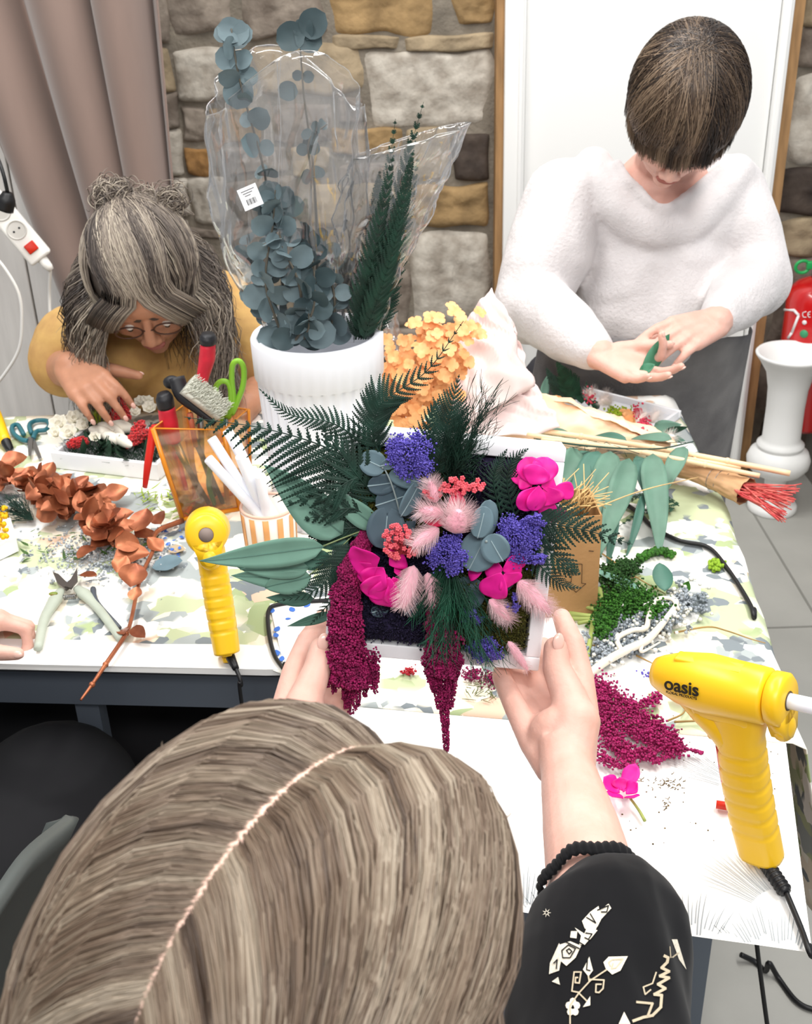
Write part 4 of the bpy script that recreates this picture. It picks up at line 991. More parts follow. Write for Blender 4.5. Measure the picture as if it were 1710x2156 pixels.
build('asparagus_fern', b, mat('asparagus_dark2', '17382b', .6, var=.3, scale=60), FA)
# willow eucalyptus leaves at left
we = mat('willow_eucalyptus', '6f9685', .55, var=.09, scale=25, spec=.3); we2 = mat('willow_eucalyptus_dark', '466f60', .55, var=.1, scale=25)
vein = mat('leaf_vein', '54776a', .6)
def pleaf(name, base, tip, W, shape, m, h0=.012, h1=.02, curl=.25, fold=.10, side=0, parent=None, tilt=0, label=None, veinm=None, wave=.02, FPf=None, nrm=None, n=14):
    F_ = FPf or FP; p0, p1 = F_(*base, h0), F_(*tip, h1); d = p1 - p0; b = MB(); nn = (nrm or en)
    x = d.normalized().cross(nn).normalized(); nn2 = (nn * math.cos(tilt) + x * math.sin(tilt))
    b.leaf(p0, d, -nn2, d.length * (1 + curl * curl / 24 + .01), W, shape, curl, -fold, n, wave, side, 3); b.cm = 1; b.tube([b.v[i * 7 + 3] + nn2 * .0003 for i in range(n + 1)], [.0005, .0002], 4)
    o = build(name, b, [m, vein], parent or FA, True, label); solid(o, .0005)
    return o
for bs_, tp_, W, sh, m_, kw in (((722, 1124), (543, 1004), .036, 'lance', we, dict(h0=.006, h1=.014, side=-.10)), ((682, 1151), (418, 1182), .025, 'lance', we, dict(h0=.008, h1=.02, side=.03)),
    ((795, 1112), (688, 1026), .020, 'lance', we, dict(h0=.008, h1=.016, side=.03)), ((775, 1110), (700, 1085), .022, 'lance', we2, dict(h0=.002, h1=.006)), ((650, 1195), (505, 1204), .018, 'lance', we, dict(h0=.002, h1=.006)), ((655, 1215), (486, 1218), .022, 'lance', we, dict(h0=-.004, h1=0)),
    ((655, 1212), (562, 1250), .022, 'oval', we, dict(h0=.001, h1=.004, side=-.1)), ((700, 1180), (570, 1170), .02, 'lance', we2, dict(h0=-.002, h1=.004)), ((660, 1260), (560, 1262), .014, 'lance', we2, dict(h0=-.008, h1=-.006)), ((700, 1292), (606, 1322), .010, 'lance', we2, dict(h0=-.01, h1=-.006)), ((735, 1128), (660, 1150), .018, 'lance', we2, dict(h0=0, h1=.002)), ((650, 1235), (480, 1190), .014, 'lance', we2, dict(h0=-.006, h1=-.002))):
    pleaf('eucalyptus_leaf', bs_, tp_, W, sh, m_, **kw)
b = MB(); b.tube(smooth_path([FP(800, 1105, .006), FP(745, 1124, .006), FP(680, 1150, .008)], 8), .0007, 6); b.tube(smooth_path([FP(740, 1130, .003), FP(690, 1180, .003), FP(650, 1212, .001)], 8), .0006, 6); build('eucalyptus_stem', b, mat('stem_green', '8a9a6a', .6), FA)
# silver dollar leaves
vein2 = mat('pale_vein', '8fa3a8', .6)
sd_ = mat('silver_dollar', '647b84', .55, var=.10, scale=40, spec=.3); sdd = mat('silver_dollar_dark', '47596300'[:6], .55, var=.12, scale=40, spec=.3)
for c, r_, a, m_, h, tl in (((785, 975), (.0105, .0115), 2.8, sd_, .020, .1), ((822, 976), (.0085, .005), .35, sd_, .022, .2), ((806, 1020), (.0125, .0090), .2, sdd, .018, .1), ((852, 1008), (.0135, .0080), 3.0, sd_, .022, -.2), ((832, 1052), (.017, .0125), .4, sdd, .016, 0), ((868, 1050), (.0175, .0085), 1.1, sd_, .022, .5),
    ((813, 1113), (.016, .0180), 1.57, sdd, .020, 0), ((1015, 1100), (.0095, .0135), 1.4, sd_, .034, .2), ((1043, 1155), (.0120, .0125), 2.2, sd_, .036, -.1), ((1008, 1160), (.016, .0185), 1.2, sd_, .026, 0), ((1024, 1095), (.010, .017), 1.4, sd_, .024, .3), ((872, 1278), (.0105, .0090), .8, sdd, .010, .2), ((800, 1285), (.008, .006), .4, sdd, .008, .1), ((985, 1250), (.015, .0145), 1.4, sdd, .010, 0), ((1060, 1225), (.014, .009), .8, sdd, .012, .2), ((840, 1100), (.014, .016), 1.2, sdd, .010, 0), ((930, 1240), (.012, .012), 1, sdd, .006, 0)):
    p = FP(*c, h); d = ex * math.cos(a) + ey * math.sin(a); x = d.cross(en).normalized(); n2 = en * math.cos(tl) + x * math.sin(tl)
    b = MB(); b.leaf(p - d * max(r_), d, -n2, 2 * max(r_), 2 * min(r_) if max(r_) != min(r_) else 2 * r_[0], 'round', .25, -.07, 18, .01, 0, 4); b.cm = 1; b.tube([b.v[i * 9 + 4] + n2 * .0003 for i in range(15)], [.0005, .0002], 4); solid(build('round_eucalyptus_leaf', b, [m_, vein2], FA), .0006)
b = MB(); b.tube(smooth_path([FP(806, 980, .021), FP(825, 1020, .022), FP(842, 1080, .018), FP(850, 1130, .012)], 10), .0007, 6); b.ell(FP(1024, 1140, .037), (.0012, .0012, .0012)); b.ell(FP(806, 985, .022), .0010); build('eucalyptus_stem', b, mat('silver_stem', '8e9a98', .6), FA)
# amaranth tassels
am = mat('amaranth_magenta', '9c1a5a', .75, col2='6d0f3e', scale=180, spec=.3)
def tassel(b, axis, widths, n, gr=.0016, FPf=FP):
    pts = smooth_path(axis, 60)
    for i in range(n):
        t = R(0, 1); u = t * 60; k = min(int(u), 59); c = pts[k].lerp(pts[k + 1], u - k); w = lerpl(widths, t)
        a = R(0, 2 * PI); q = math.sqrt(R(0.2, 1)); lump = .8 + .35 * noise.noise(V((a * 1.5, t * 14, 3)))
        b.ball(c + ex * (w * q * math.cos(a) * lump) + en * (w * .8 * q * math.sin(a) * lump), gr * R(.6, 1.15))
def strandlet(b, p0, p1, r, n, gr=.0013, sag=0):
    for i in range(n):
        t = R(0, 1); p = p0.lerp(p1, t) + V((0, 0, -sag * math.sin(t * PI))); a = R(0, 6.28); q = r * (1 - .6 * t); b.ball(p + V((math.cos(a) * q, R(-q, q), math.sin(a) * q)), gr * R(.6, 1.1))
b = MB(); tassel(b, [FP(775, 1120, .008), FP(742, 1200, .016), FP(725, 1290, .020), FP(733, 1380, .026), FP(742, 1440, .028)], [.008, .013, .017, .020, .021], 12000, .0012)
for i in range(26):
    x = R(690, 795); y = R(1360, 1420); strandlet(b, FP(x, y, R(.016, .034)), FP(x + R(-6, 10), y + R(50, 110) * (1 - abs(x - 742) / 140), R(.018, .03)), .0038, 120, .0011)
build('amaranth_tassel', b, am, FA, label='thick magenta amaranth tassel hanging at the left')
b = MB(); tassel(b, [FP(922, 1240, .014), FP(925, 1310, .020), FP(932, 1370, .024), FP(933, 1420, .026)], [.007, .013, .018, .016], 7000, .0012)
for i in range(20):
    x = R(888, 975); y = R(1370, 1430); strandlet(b, FP(x, y, R(.016, .030)), FP(x * .6 + 375, y + R(50, 110) * (1.1 - abs(x - 932) / 70), R(.018, .026)), .0034, 110, .0011)
strandlet(b, FP(935, 1440, .024), FP(940, 1582, .022), .0045, 420, .0011); strandlet(b, FP(930, 1430, .024), FP(938, 1540, .022), .0055, 340, .0011)
for i in range(16):
    x, y = R(890, 980), R(1290, 1380); strandlet(b, FP(930, y - 20, .02), FP(x, y + 25, .026), .003, 50)
build('amaranth_tassel', b, am, FA, label='narrow magenta amaranth tassel trailing below the frame')
# purple statice clusters
pu = mat('purple_statice', '7467c8', .7, col2='4a3fa0', scale=300); 
def cluster(name, c, w, h_, n, m, gr, hz=.030, parent=FA, lab=None, FPf=FP, rot=0, puff=.010):
    b = MB(); 
    nb = max(5, n // 45); ctr = [(R(-1, 1), R(-1, 1)) for _ in range(nb)]
    ctr = [(x, y) for x, y in ctr if x * x + y * y < 1.05] or [(0, 0)]
    for i in range(n):
        x, y = random.choice(ctr); x += random.gauss(0, .17); y += random.gauss(0, .17)
        cx_, cy_ = x * w / 2, y * h_ / 2; X = cx_ * math.cos(rot) - cy_ * math.sin(rot); Y_ = cx_ * math.sin(rot) + cy_ * math.cos(rot)
        p = FPf(c[0] + X, c[1] + Y_, hz + puff * max(0, 1 - x * x - y * y) * R(.3, 1) - .004 * R(0, 1)); b.ball(p, gr * R(.55, 1.2))
    for x, y in ctr[:14]: b.tube([FPf(c[0], c[1] + h_ * .3, hz - .012), FPf(c[0] + x * w * .4, c[1] + y * h_ * .4, hz)], .0004, 4, cap=False)
    return build(name, b, m, parent, label=lab)
for c, w_, h_, n, hz, rt in (((866, 955), 78, 92, 950, .030, -.5), ((1096, 1128), 80, 100, 1100, .030, -.2), ((1128, 1092), 50, 32, 260, .032, .1), ((940, 1162), 84, 84, 950, .036, .3), ((1078, 1268), 34, 34, 200, .022, 0), ((992, 1300), 38, 34, 230, .018, 0), ((1028, 1367), 76, 42, 480, .018, 0), ((1132, 1180), 34, 26, 140, .026, 0)):
    cluster('statice_cluster', c, w_, h_, int(n * 1.9), pu, .00092, hz, rot=rt)
# coral pepperberries
co = mat('coral_rice_flower', 'ee6f78', .6, col2='d8505e', scale=200)
def pepper(c, w_, h_, n, hz):
    b = MB()
    for i in range(n):
        a = R(0, 6.28); q = math.sqrt(R(0, 1)); p = FP(c[0] + w_ / 2 * q * math.cos(a), c[1] + h_ / 2 * q * math.sin(a), hz + R(-.003, .005))
        for k in range(5):
            u = (ex * math.cos(k * 1.257) + ey * math.sin(k * 1.257)) * .0013; b.ell(p + u + en * .0004, (.0011, .0011, .0011), None, 6)
        b.ell(p, .0012, None, 6)
        b.tube([p, FP(c[0], c[1] + h_ * .35, hz - .012)], .0003, 3, cap=False)
    build('rice_flower', b, co, FA)
pepper((968, 1022), 104, 34, 44, .034); pepper((845, 1140), 80, 74, 66, .034); pepper((912, 1040), 40, 26, 10, .03)
# magenta hydrangea petals
mgt = mat('magenta_petal', 'f0209c', .5, col2='d81586', scale=50, spec=.3)
def bloom(name, pet, lab=None, parent=FA, m=mgt, FPf=FP):
    b = MB()
    for bx, by, tx, ty, W, h0, h1, *e in pet:
        p0, p1 = FPf(bx, by, h0), FPf(tx, ty, h1); d = p1 - p0; nn = (en + ex * R(-.35, .35) + ey * R(-.35, .35)).normalized()
        b.leaf(p0, d, -nn, d.length * 1.08, W * 1.25, 'petal', R(.3, .7), -.08, 14, .05, 0, 4)
    o = build(name, b, m, parent, True, lab); solid(o, .0005); return o
bloom('magenta_blossom', [(1125, 1020, 1110, 968, .017, .028, .03), (1135, 1020, 1155, 968, .018, .028, .03), (1120, 1025, 1086, 985, .014, .026, .02), (1118, 1020, 1135, 985, .019, .03, .034), (1140, 1025, 1172, 1010, .017, .028, .02), (1130, 1025, 1100, 1072, .016, .028, .034), (1135, 1022, 1128, 1076, .014, .03, .034), (1150, 1025, 1160, 1062, .020, .026, .028), (1165, 1028, 1212, 1036, .012, .024, .02),
    (1160, 1050, 1150, 1090, .013, .022, .02), (1180, 1068, 1168, 1105, .007, .018, .014), (1192, 1075, 1180, 1100, .005, .018, .014), (1120, 1020, 1098, 1010, .012, .026, .03)], 'large magenta blossom in the upper right')
bloom('magenta_blossom', [(800, 1175, 738, 1185, .025, .034, .030), (795, 1190, 745, 1215, .016, .032, .026), (808, 1195, 775, 1235, .020, .032, .030), (820, 1190, 850, 1165, .018, .03, .024)], 'magenta petals left of the coral flowers')
bloom('magenta_blossom', [(815, 1210, 776, 1258, .022, .030, .030), (820, 1215, 805, 1286, .024, .032, .030), (828, 1215, 845, 1275, .020, .030, .026), (830, 1205, 858, 1190, .018, .026, .02), (815, 1210, 780, 1225, .014, .028, .026)], 'magenta blossom at lower left')
bloom('magenta_blossom', [(1058, 1200, 1098, 1190, .018, .028, .026), (1055, 1205, 1030, 1262, .020, .032, .030), (1062, 1208, 1082, 1232, .018, .032, .030), (1060, 1200, 1020, 1195, .014, .026, .02), (1015, 1205, 985, 1200, .014, .022, .016), (1070, 1195, 1095, 1160, .02, .022, .016)], 'magenta blossom at lower right')
crm = mat('crimson_petal', 'd61b50', .55, var=.15, scale=50)
bloom('crimson_bract', [(955, 1090, 965, 1040, .010, .03, .034), (962, 1085, 972, 1048, .007, .03, .03), (950, 1100, 893, 1090, .010, .032, .036), (958, 1092, 950, 1060, .007, .03, .034)], m=crm)
# bunny tails
bt_ = mat('pink_bunny_tail', 'f2b3c2', .9, var=.08, scale=60, sheen=.6); bh = mat('pale_awn', 'f3d3d6', .8)
def bunny(base, tip, rpx, h0=.034, h1=.04, parent=FA, mm=(bt_, bh), FPf=FP, nh=240, lab=None, scale=1.0, hl=.011, name='bunny_tail'):
    p0, p1 = FPf(*base, h0), FPf(*tip, h1); d = p1 - p0; L_ = d.length; d.normalize(); x, y, _ = frame(d); r_ = rpx * scale
    b = MB(); b.lathe(p0, [(0, 0)] + [(max(.0002, r_ * math.sin(PI * min(.995, t ** .8)) ** .55), L_ * t) for t in [i / 14 for i in range(15)]] + [(0, L_)], 18, d); 
    b.cm = 1
    for i in range(int(nh * 2.6)):
        t = R(.04, .98); a = R(0, 6.28); o = x * math.cos(a) + y * math.sin(a); rr_ = r_ * math.sin(PI * min(.99, t ** .8)) ** .55
        s = p0 + d * (L_ * t) + o * rr_ * .9; e = s + (o * .75 + d * .65) * R(.4, 1) * hl; b.tube([s, e], [.00011, .00004], 3, cap=False)
    return build(name, b, list(mm), parent, True, lab)
bunny((918, 1058), (905, 1012), .0045, .03, .034); bunny((935, 1082), (882, 1074), .0050); bunny((958, 1118), (966, 1074), .0088, .036, .046, nh=420, hl=.016, lab='round fluffy pink bunny tail in the centre'); bunny((925, 1112), (868, 1152), .0055, .036, .042)
bunny((872, 1190), (848, 1282), .0068, .030, .036, nh=320); bunny((1090, 1222), (1160, 1292), .0062, .026, .026, nh=380, hl=.013); bunny((1030, 1262), (1075, 1307), .0050, .024, .022); bunny((1070, 1350), (1112, 1412), .0040, .020, .014, nh=120, hl=.006); bunny((900, 1205), (912, 1275), .0045, .020, .022, nh=160)
# ================================================================ THINGS ON THE TABLE
def tz(px, py, h=0.0): return PZ(px, py, TZ + .004 + h)
UP = V((0, 0, 1))
def text_mesh(s, size, M, m, parent, name='lettering', ext=.0003, bold=0):
    cu = bpy.data.curves.new('t', 'FONT'); cu.body = s; cu.size = size; cu.align_x = 'CENTER'; cu.align_y = 'CENTER'; cu.extrude = ext; cu.offset = bold
    o = bpy.data.objects.new('t', cu); COL.objects.link(o); dg = bpy.context.evaluated_depsgraph_get(); dg.update()
    me = bpy.data.meshes.new_from_object(o.evaluated_get(dg)); bpy.data.objects.remove(o); off = wloc(parent)
    for v_ in me.vertices: v_.co = M @ v_.co - off
    me.materials.clear(); me.materials.append(m); me.name = name
    o = bpy.data.objects.new(name, me); COL.objects.link(o); o.parent = parent; return o
def Mx(c, x, y, z): return Matrix.Translation(V(c)) @ Matrix((V(x), V(y), V(z))).transposed().to_4x4()
# ---- white fluted planter with two wrapped bunches
whp = mat('white_ceramic', 'eceef4', .5, spec=.35)
PC = PY(667, 700, 1.50); ph_ = PC.z - TZ; PB = V((PC.x, PC.y, TZ + .004))
b = MB(); h_ = ph_ - .004
prof = [(.0, .0), (.076, .0), (.078, .004), (.0875, h_ - .055), (.0905, h_ - .052), (.0915, h_ - .004), (.0895, h_), (.081, h_), (.079, h_ - .004), (.077, h_ - .03), (.070, .02), (0, .02)]
n = 144; vs = []; fs = []
pr = [(.0, 0, 0), (.076, 0, 0), (.078, .004, 1)] + [(.078 + .0095 * t / 10, .004 + (h_ - .063) * t / 10, 1) for t in range(1, 11)] + [(.0905, h_ - .056, 0), (.0915, h_ - .004, 0), (.0895, h_, 0), (.081, h_, 0), (.079, h_ - .004, 0), (.076, h_ - .04, 0), (.068, .02, 0), (0, .02, 0)]
for r_, z_, fl_ in pr:
    for k in range(n):
        a = 2 * PI * k / n; rr_ = r_ - (fl_ * .0040 * (1 + math.cos(a * 36 + z_ * 14)) ** 2 / 4); vs.append(PB + V((rr_ * math.cos(a), rr_ * math.sin(a), z_)))
b.add(vs, [(i * n + k, i * n + (k + 1) % n, (i + 1) * n + (k + 1) % n, (i + 1) * n + k) for i in range(len(pr) - 1) for k in range(n)])
single('planter', b, whp, 'white fluted round planter holding the plastic wrapped greenery', 'planter')
eu = mat('eucalyptus_blue', '66777c', .6, var=.16, scale=25, spec=.3); eud = mat('eucalyptus_deep', '394a4e', .6, var=.15, scale=25); est = mat('twig_brown', '5f5a50', .7)
SY = PC.y
def sp(px, py, dy=0.0): return PY(px, py, SY + dy)
tE = thing('eucalyptus_bunch', 'bunch of blue grey round leaf eucalyptus in clear plastic wrap in the white planter', 'dried plant bunch', PB + V((-.02, 0, .03)))
def rleaf(b, c, r_, d, nrm): b.leaf(V(c) - V(d).normalized() * r_, d, nrm, 2 * r_, 1.85 * r_, 'round', R(-.5, .5), R(.04, .14), 8, .02, 0, 2)
def eubranch(path, ys, n, rr_, mm, tops=(), lab=None):
    pts = smooth_path([sp(x, y, yy) for (x, y), yy in zip(path, ys)], 40); b = MB(); b.tube(pts, [.0022, .0009], 6)
    s_ = MB(); s_.tube(pts, [.0022, .0009], 6)
    b = MB()
    for i in range(n):
        t = (i + .3) / n; u = t * 40; k = min(int(u), 39); p = pts[k].lerp(pts[k + 1], u - k); a = i * 2.0 + R(0, .6)
        for q in (0, PI):
            d = V((math.cos(a + q), math.sin(a + q) * .9, R(.1, .7))).normalized(); r_ = rr_ * R(.75, 1.15) * (1 - .25 * t); rleaf(b, p + d * r_, r_, d, V((R(-.5, .5), -1, R(-.2, .6))))
    for (x, y, r_, dx, dz) in tops:
        c = sp(x, y, ys[-1]); rleaf(b, c, r_, V((dx, 0, dz)), V((R(-.3, .3), -1, .3)))
    o = build('eucalyptus_branch', b, mm, tE, label=lab); build('stem', s_, est, o)
eubranch([(605, 720), (590, 560), (556, 360), (505, 170), (487, 60)], [0, -.01, -.02, -.03, -.03], 15, .0165, eu, [(502, 195, .020, .2, 1), (485, 65, .016, -1, .4), (500, 70, .016, 1, .4), (505, 130, .014, .3, 1)])
eubranch([(655, 720), (668, 560), (660, 360), (640, 200), (632, 95)], [.01, .02, .02, .02, .02], 4, .010, eud, [(612, 78, .019, -1, -.2), (660, 50, .019, .8, .6), (650, 82, .018, 1, -.3), (640, 62, .014, 0, 1), (606, 192, .013, -1, .1)], 'taller eucalyptus stem with dark green top leaves')
eubranch([(600, 720), (560, 600), (575, 470), (580, 400)], [-.02, -.04, -.04, -.04], 13, .0175, eu)
eubranch([(640, 720), (630, 600), (590, 500), (600, 400)], [-.03, -.05, -.04, -.02], 13, .0175, eu)
eubranch([(690, 720), (705, 640), (690, 560), (680, 500)], [-.02, -.03, -.02, 0], 8, .018, eu)
eubranch([(620, 720), (660, 650), (660, 560), (640, 470)], [-.05, -.055, -.04, -.02], 11, .017, eud)
eubranch([(590, 720), (550, 640), (530, 560), (520, 500)], [0, -.01, 0, 0], 8, .016, eu)
eubranch([(680, 720), (720, 620), (740, 540)], [0.03, 0.03, 0.03], 8, .017, eud)
eubranch([(640, 715), (650, 690), (650, 660)], [-.045, -.06, -.06], 3, .020, eu)
eubranch([(640, 720), (655, 400), (650, 300), (690, 260)], [.02, .02, 0, 0], 6, .011, eud)
fl1 = film('clear_plastic', gloss=.07, rough=.07, haze=.05); fl2 = film('clear_plastic_fold', gloss=.15, rough=.15, haze=.15)
def sleeve(parent, cl, ws, tops, seed, dep=.42, name='plastic_wrap'):
    """open conical plastic sleeve; cl: centre line pixels bottom->top, ws: half widths in metres, tops(a): how far up the rim reaches"""
    b = MB(); NU, NV = 96, 48
    P = smooth_path([sp(*p) for p in cl], NV)
    def fn(u, v):
        a = 2 * PI * u; t = v * tops(a); k = min(int(t * NV), NV - 1); c = P[k].lerp(P[k + 1], t * NV - k); w_ = lerpl(ws, t)
        cr = .010 * noise.noise(V((math.cos(a) * 2.2 + seed, math.sin(a) * 2.2, v * 2.2))) + .013 * abs(noise.noise(V((math.cos(a) * 3.5, math.sin(a) * 3.5 + seed, v * 7)))) + .003 * noise.noise(V((a * 4, v * 16, seed)))
        w2 = w_ + cr * (0.4 + v)
        return c + V((w2 * math.cos(a), w2 * math.sin(a) * dep, .0))
    b.grid(fn, NU, NV); o = build(name, b, fl1, parent, True); solid(o, .0003)
    b = MB(); ed = [fn(i / NU, 1) for i in range(NU + 1)]; b.tube(ed, .0006, 4, cap=False)
    for u0 in (.02, .27, .48, .74): b.tube([fn(u0 + .004 * math.sin(k), k / 24) for k in range(25)], .0008, 4, cap=False)
    build('plastic_fold', b, fl2, o)
    return fn
f1 = sleeve(tE, [(640, 715), (625, 600), (606, 400), (602, 100)], [.045, .066, .088, .092, .090], lambda a: .93 + .07 * math.cos(2 * a + 2.6), 1.7)
lab = mat('label_white', 'f2f2f4', .5); inkk = mat('label_ink', '26262a', .7)
c = PY(527, 415, SY - .058); x = (PY(548, 400, SY - .058) - PY(511, 416, SY - .056)).normalized(); nn = V((.0, -1, .25)); nn = (nn - nn.dot(x) * x).normalized(); y = nn.cross(x)
b = MB(); b.box(c, (.026, .027, .0004), Matrix((x, y, nn)).transposed()); lo = build('price_sticker', b, lab, tE, False)
b = MB()
for i in range(9): b.box(c + x * (-.006 + i * .0015) - y * .005 + nn * .0004, (.0004 + .0006 * (i % 3 == 0), .007, .0002), Matrix((x, y, nn)).transposed())
for j in range(3): b.box(c + y * (.009 - j * .003) + nn * .0004 - x * .001 * j, (.018 - .005 * j, .0007, .0002), Matrix((x, y, nn)).transposed())
build('barcode', b, inkk, lo, False)
# fern bunch
fern_k = mat('fern_blackgreen', '16382a', .6, col2='0f261c', scale=60, spec=.3)
tF = thing('fern_bunch', 'bunch of dark green dried fern in clear plastic wrap in the white planter', 'dried plant bunch', PB + V((.04, .0, .03)))
for path, yy, L_ in (([(760, 715), (800, 560), (845, 380), (892, 215)], -.02, .036), ([(750, 715), (785, 540), (812, 400), (833, 250)], .0, .030), ([(770, 715), (820, 540), (850, 420), (870, 320)], -.035, .034), ([(745, 715), (770, 560), (790, 440), (800, 360)], .01, .03), ([(765, 715), (800, 620), (830, 520), (850, 430)], -.04, .034), ([(755, 715), (780, 640), (800, 560), (815, 460)], -.02, .034), ([(775, 715), (815, 600), (852, 470), (880, 330)], .0, .036), ([(748, 715), (775, 600), (800, 470), (828, 330)], -.03, .040), ([(765, 715), (806, 580), (838, 440), (866, 290)], -.02, .040), ([(760, 715), (790, 660), (815, 600), (832, 520)], .0, .044)):
    frond('fern_frond', [sp(x_, y_, yy) for x_, y_ in path], L_ * 1.15, .0058, fern_k, tF, V((R(-.5, .5), -1, .1)), 22, ang=.80, K=40, prof=lambda t: (1 - t) ** .7 * min(1, .6 + t * 2))
f2 = sleeve(tF, [(748, 715), (780, 560), (820, 420), (868, 262)], [.030, .046, .058, .066], lambda a: .93 + .07 * math.cos(a), 6.1, .4)
# ---- striped cup with glue sticks
cB = tz(572, 1150); cup_m = mat('cup_cream', 'efe6dc', .5); str_m = mat('orange_stripe', 'e8a668', .6); rim_m = mat('peach_rim', 'e8bda8', .5)
t = thing('cup', 'small cream cup with vertical orange stripes holding glue sticks', 'cup', cB)
b = MB(); b.lathe(cB, [(0, 0), (.034, 0), (.036, .003), (.038, .066), (.036, .066), (.034, .005), (0, .005)], 40); build('cup_body', b, cup_m, t)
for k in range(12):
    b = MB(); a0 = 2 * PI * k / 12; b.grid(lambda u, v: cB + V(((.0365 + .0022 * v + .0002) * math.cos(a0 + (u - .5) * .22), (.0365 + .0022 * v + .0002) * math.sin(a0 + (u - .5) * .22), .003 + .058 * v)), 5, 3); solid(build('stripe', b, str_m, t), .0004)
b = MB(); b.tube([cB + V((.037 * math.cos(a * PI / 20), .037 * math.sin(a * PI / 20), .065)) for a in range(41)], .0022, 8, cap=False); build('cup_rim', b, rim_m, t)
gs = mat('glue_stick_white', 'e9eaf0', .35, sss=.1, spec=.4)
GL = ['white glue stick leaning far left, second lowest tip in the striped cup', 'white glue stick leaning lowest to the left out of the striped cup', 'white glue stick with the highest tip at the back of the striped cup', 'short white glue stick before the middle of the striped cup', 'white glue stick just right of the highest one in the striped cup', 'white glue stick on the right side of the striped cup, second from right', 'shortest white glue stick at the right edge of the striped cup']
for i, (x, y, dy) in enumerate(((445, 922, 0.02), (438, 965, -.01), (478, 905, .03), (505, 960, -.015), (492, 920, .02), (530, 985, .0), (546, 1000, -.02))):
    top = PY(x, y, cB.y + dy); bot = cB + V(((.012 if x < 500 else .0) + .004 * (i % 3), -.012 + .008 * (i % 4), .012)); b = MB(); d = (top - bot).normalized(); L_ = (top - bot).length
    b.lathe(bot, [(0, 0), (.0066, 0), (.007, .0006), (.007, L_ - .001), (.0062, L_), (0, L_)], 20, d); single('glue_stick', b, gs, GL[i], 'glue stick', 'glue sticks in the striped cup')
# ---- amber acrylic vase with tools
VB = tz(450, 1085); t = thing('acrylic_vase', 'amber orange acrylic vase with tapered flat sides crammed with tools', 'vase', VB)
amb = film('amber_acrylic', (.96, .78, .54), .06, .05, .04); edg = mat('amber_edge', 'e08a1a', .3, spec=.6)
hv = .150; cr = [tz(385, 1094), tz(505, 1072)]; fl_ = cr[0]; fr_ = cr[1]
tl = PY(322, 902, fl_.y - .0); tr_ = PY(470, 905, fr_.y - .01); hv = tl.z - TZ
bk_ = V((0.012, .075, 0)); bl, br = fl_ + bk_ * .8, fr_ + bk_ * .8; tbl, tbr = tl + bk_ * 1.25 + V((0.02, 0, 0)), PY(522, 862, fr_.y + .07)
Cn = [(fl_, tl), (fr_, tr_), (br, tbr), (bl, tbl)]
b = MB()
for (a, a2), (c, c2) in zip(Cn, Cn[1:] + Cn[:1]): b.add([a, c, c2, a2], [(0, 1, 2, 3)])
b.add([fl_, fr_, br, bl], [(0, 1, 2, 3)]); solid(build('acrylic_walls', b, amb, t, False), .002)
b = MB()
for (a, a2), (c, c2) in zip(Cn, Cn[1:] + Cn[:1]): b.tube([a, a2], .0038, 6); b.tube([a, c], .0045, 6); b.tube([a2, c2], .0012, 6)
build('acrylic_edge', b, edg, t)
redp = mat('red_rubber', 'cf2238', .55, var=.12, scale=60); blkp = mat('black_rubber', '1c1c20', .5); stl = mat('steel', '9a9a9a', .3, metal=1); grn_ = mat('lime_plastic', '8cc63a', .4); grh = mat('green_handle', '1f8a4c', .45); brs = mat('bristles', 'd9d9cc', .8); red2 = mat('red_handle', 'd8271c', .45)
vc = (fl_ + fr_ + br + bl) / 4; vy = vc.y
def vp(px, py, dy=0): return PY(px, py, vy + dy)
tt = thing('cutter', 'red and black handled tool standing tallest in the amber vase', 'tool', vc)
b = MB(); b.tube(smooth_path([vp(420, 830, .01), vp(428, 790, .01), vp(436, 755, .01), vp(438, 722, .01)], 12), [.011, .013, .0165, .015], 14, flat=.7); build('handle', b, redp, tt)
b = MB(); b.tube(smooth_path([vp(438, 722, .01), vp(438, 712, .01), vp(438, 703, .01)], 6), [.0158, .0165, .0125], 14, flat=.75); build('end_cap', b, blkp, tt)
b = MB(); b.tube([vp(420, 830, .01), vp(425, 960, .01), vc + V((-.004, .01, .01))], [.006, .004, .003], 8); build('shaft', b, stl, tt)
tt = thing('cutter', 'red handled tool with black cap leaning on the left corner of the amber vase', 'tool', vc)
b = MB(); b.tube(smooth_path([vp(370, 930, -.005), vp(356, 890, -.005), vp(350, 855, -.005)], 10), [.010, .0165, .015], 14, flat=.8); build('handle', b, redp, tt)
b = MB(); b.tube(smooth_path([vp(350, 857, -.005), vp(346, 838, -.005), vp(343, 828, -.005)], 8), [.0155, .016, .011], 14, flat=.8); build('end_cap', b, blkp, tt)
b = MB(); b.tube([vp(370, 930, -.005), vc + V((-.02, -.005, .01))], [.006, .003], 8); build('shaft', b, stl, tt)
tt = thing('scrub_brush', 'brush with white bristles and black handle on top of the amber vase', 'brush', vc)
b = MB(); b.tube(smooth_path([vp(372, 795, .01), vp(385, 830, 0), vp(420, 862, -.005), vp(455, 890, -.01)], 14), [.012, .013, .009, .007], 12, flat=.7); b.ell(vp(362, 805, .01), (.013, .010, .010)); build('brush_handle', b, blkp, tt)
b = MB(); p0, p1 = vp(388, 815, -.004), vp(462, 872, -.008); ax = (p1 - p0).normalized(); bdir = (vp(470, 845, -.045) - vp(440, 862, -.008)).normalized()
x_ = ax.cross(bdir).normalized()
for i in range(24):
    for j in range(9):
        s = p0.lerp(p1, i / 23) + x_ * (-.012 + .024 * j / 8); 
        for q in range(3):
            e = s + bdir * R(.030, .036) + V((R(-.003, .003), R(-.003, .003), R(-.003, .003))); b.tube([s, e], [.0006, .0005], 3)
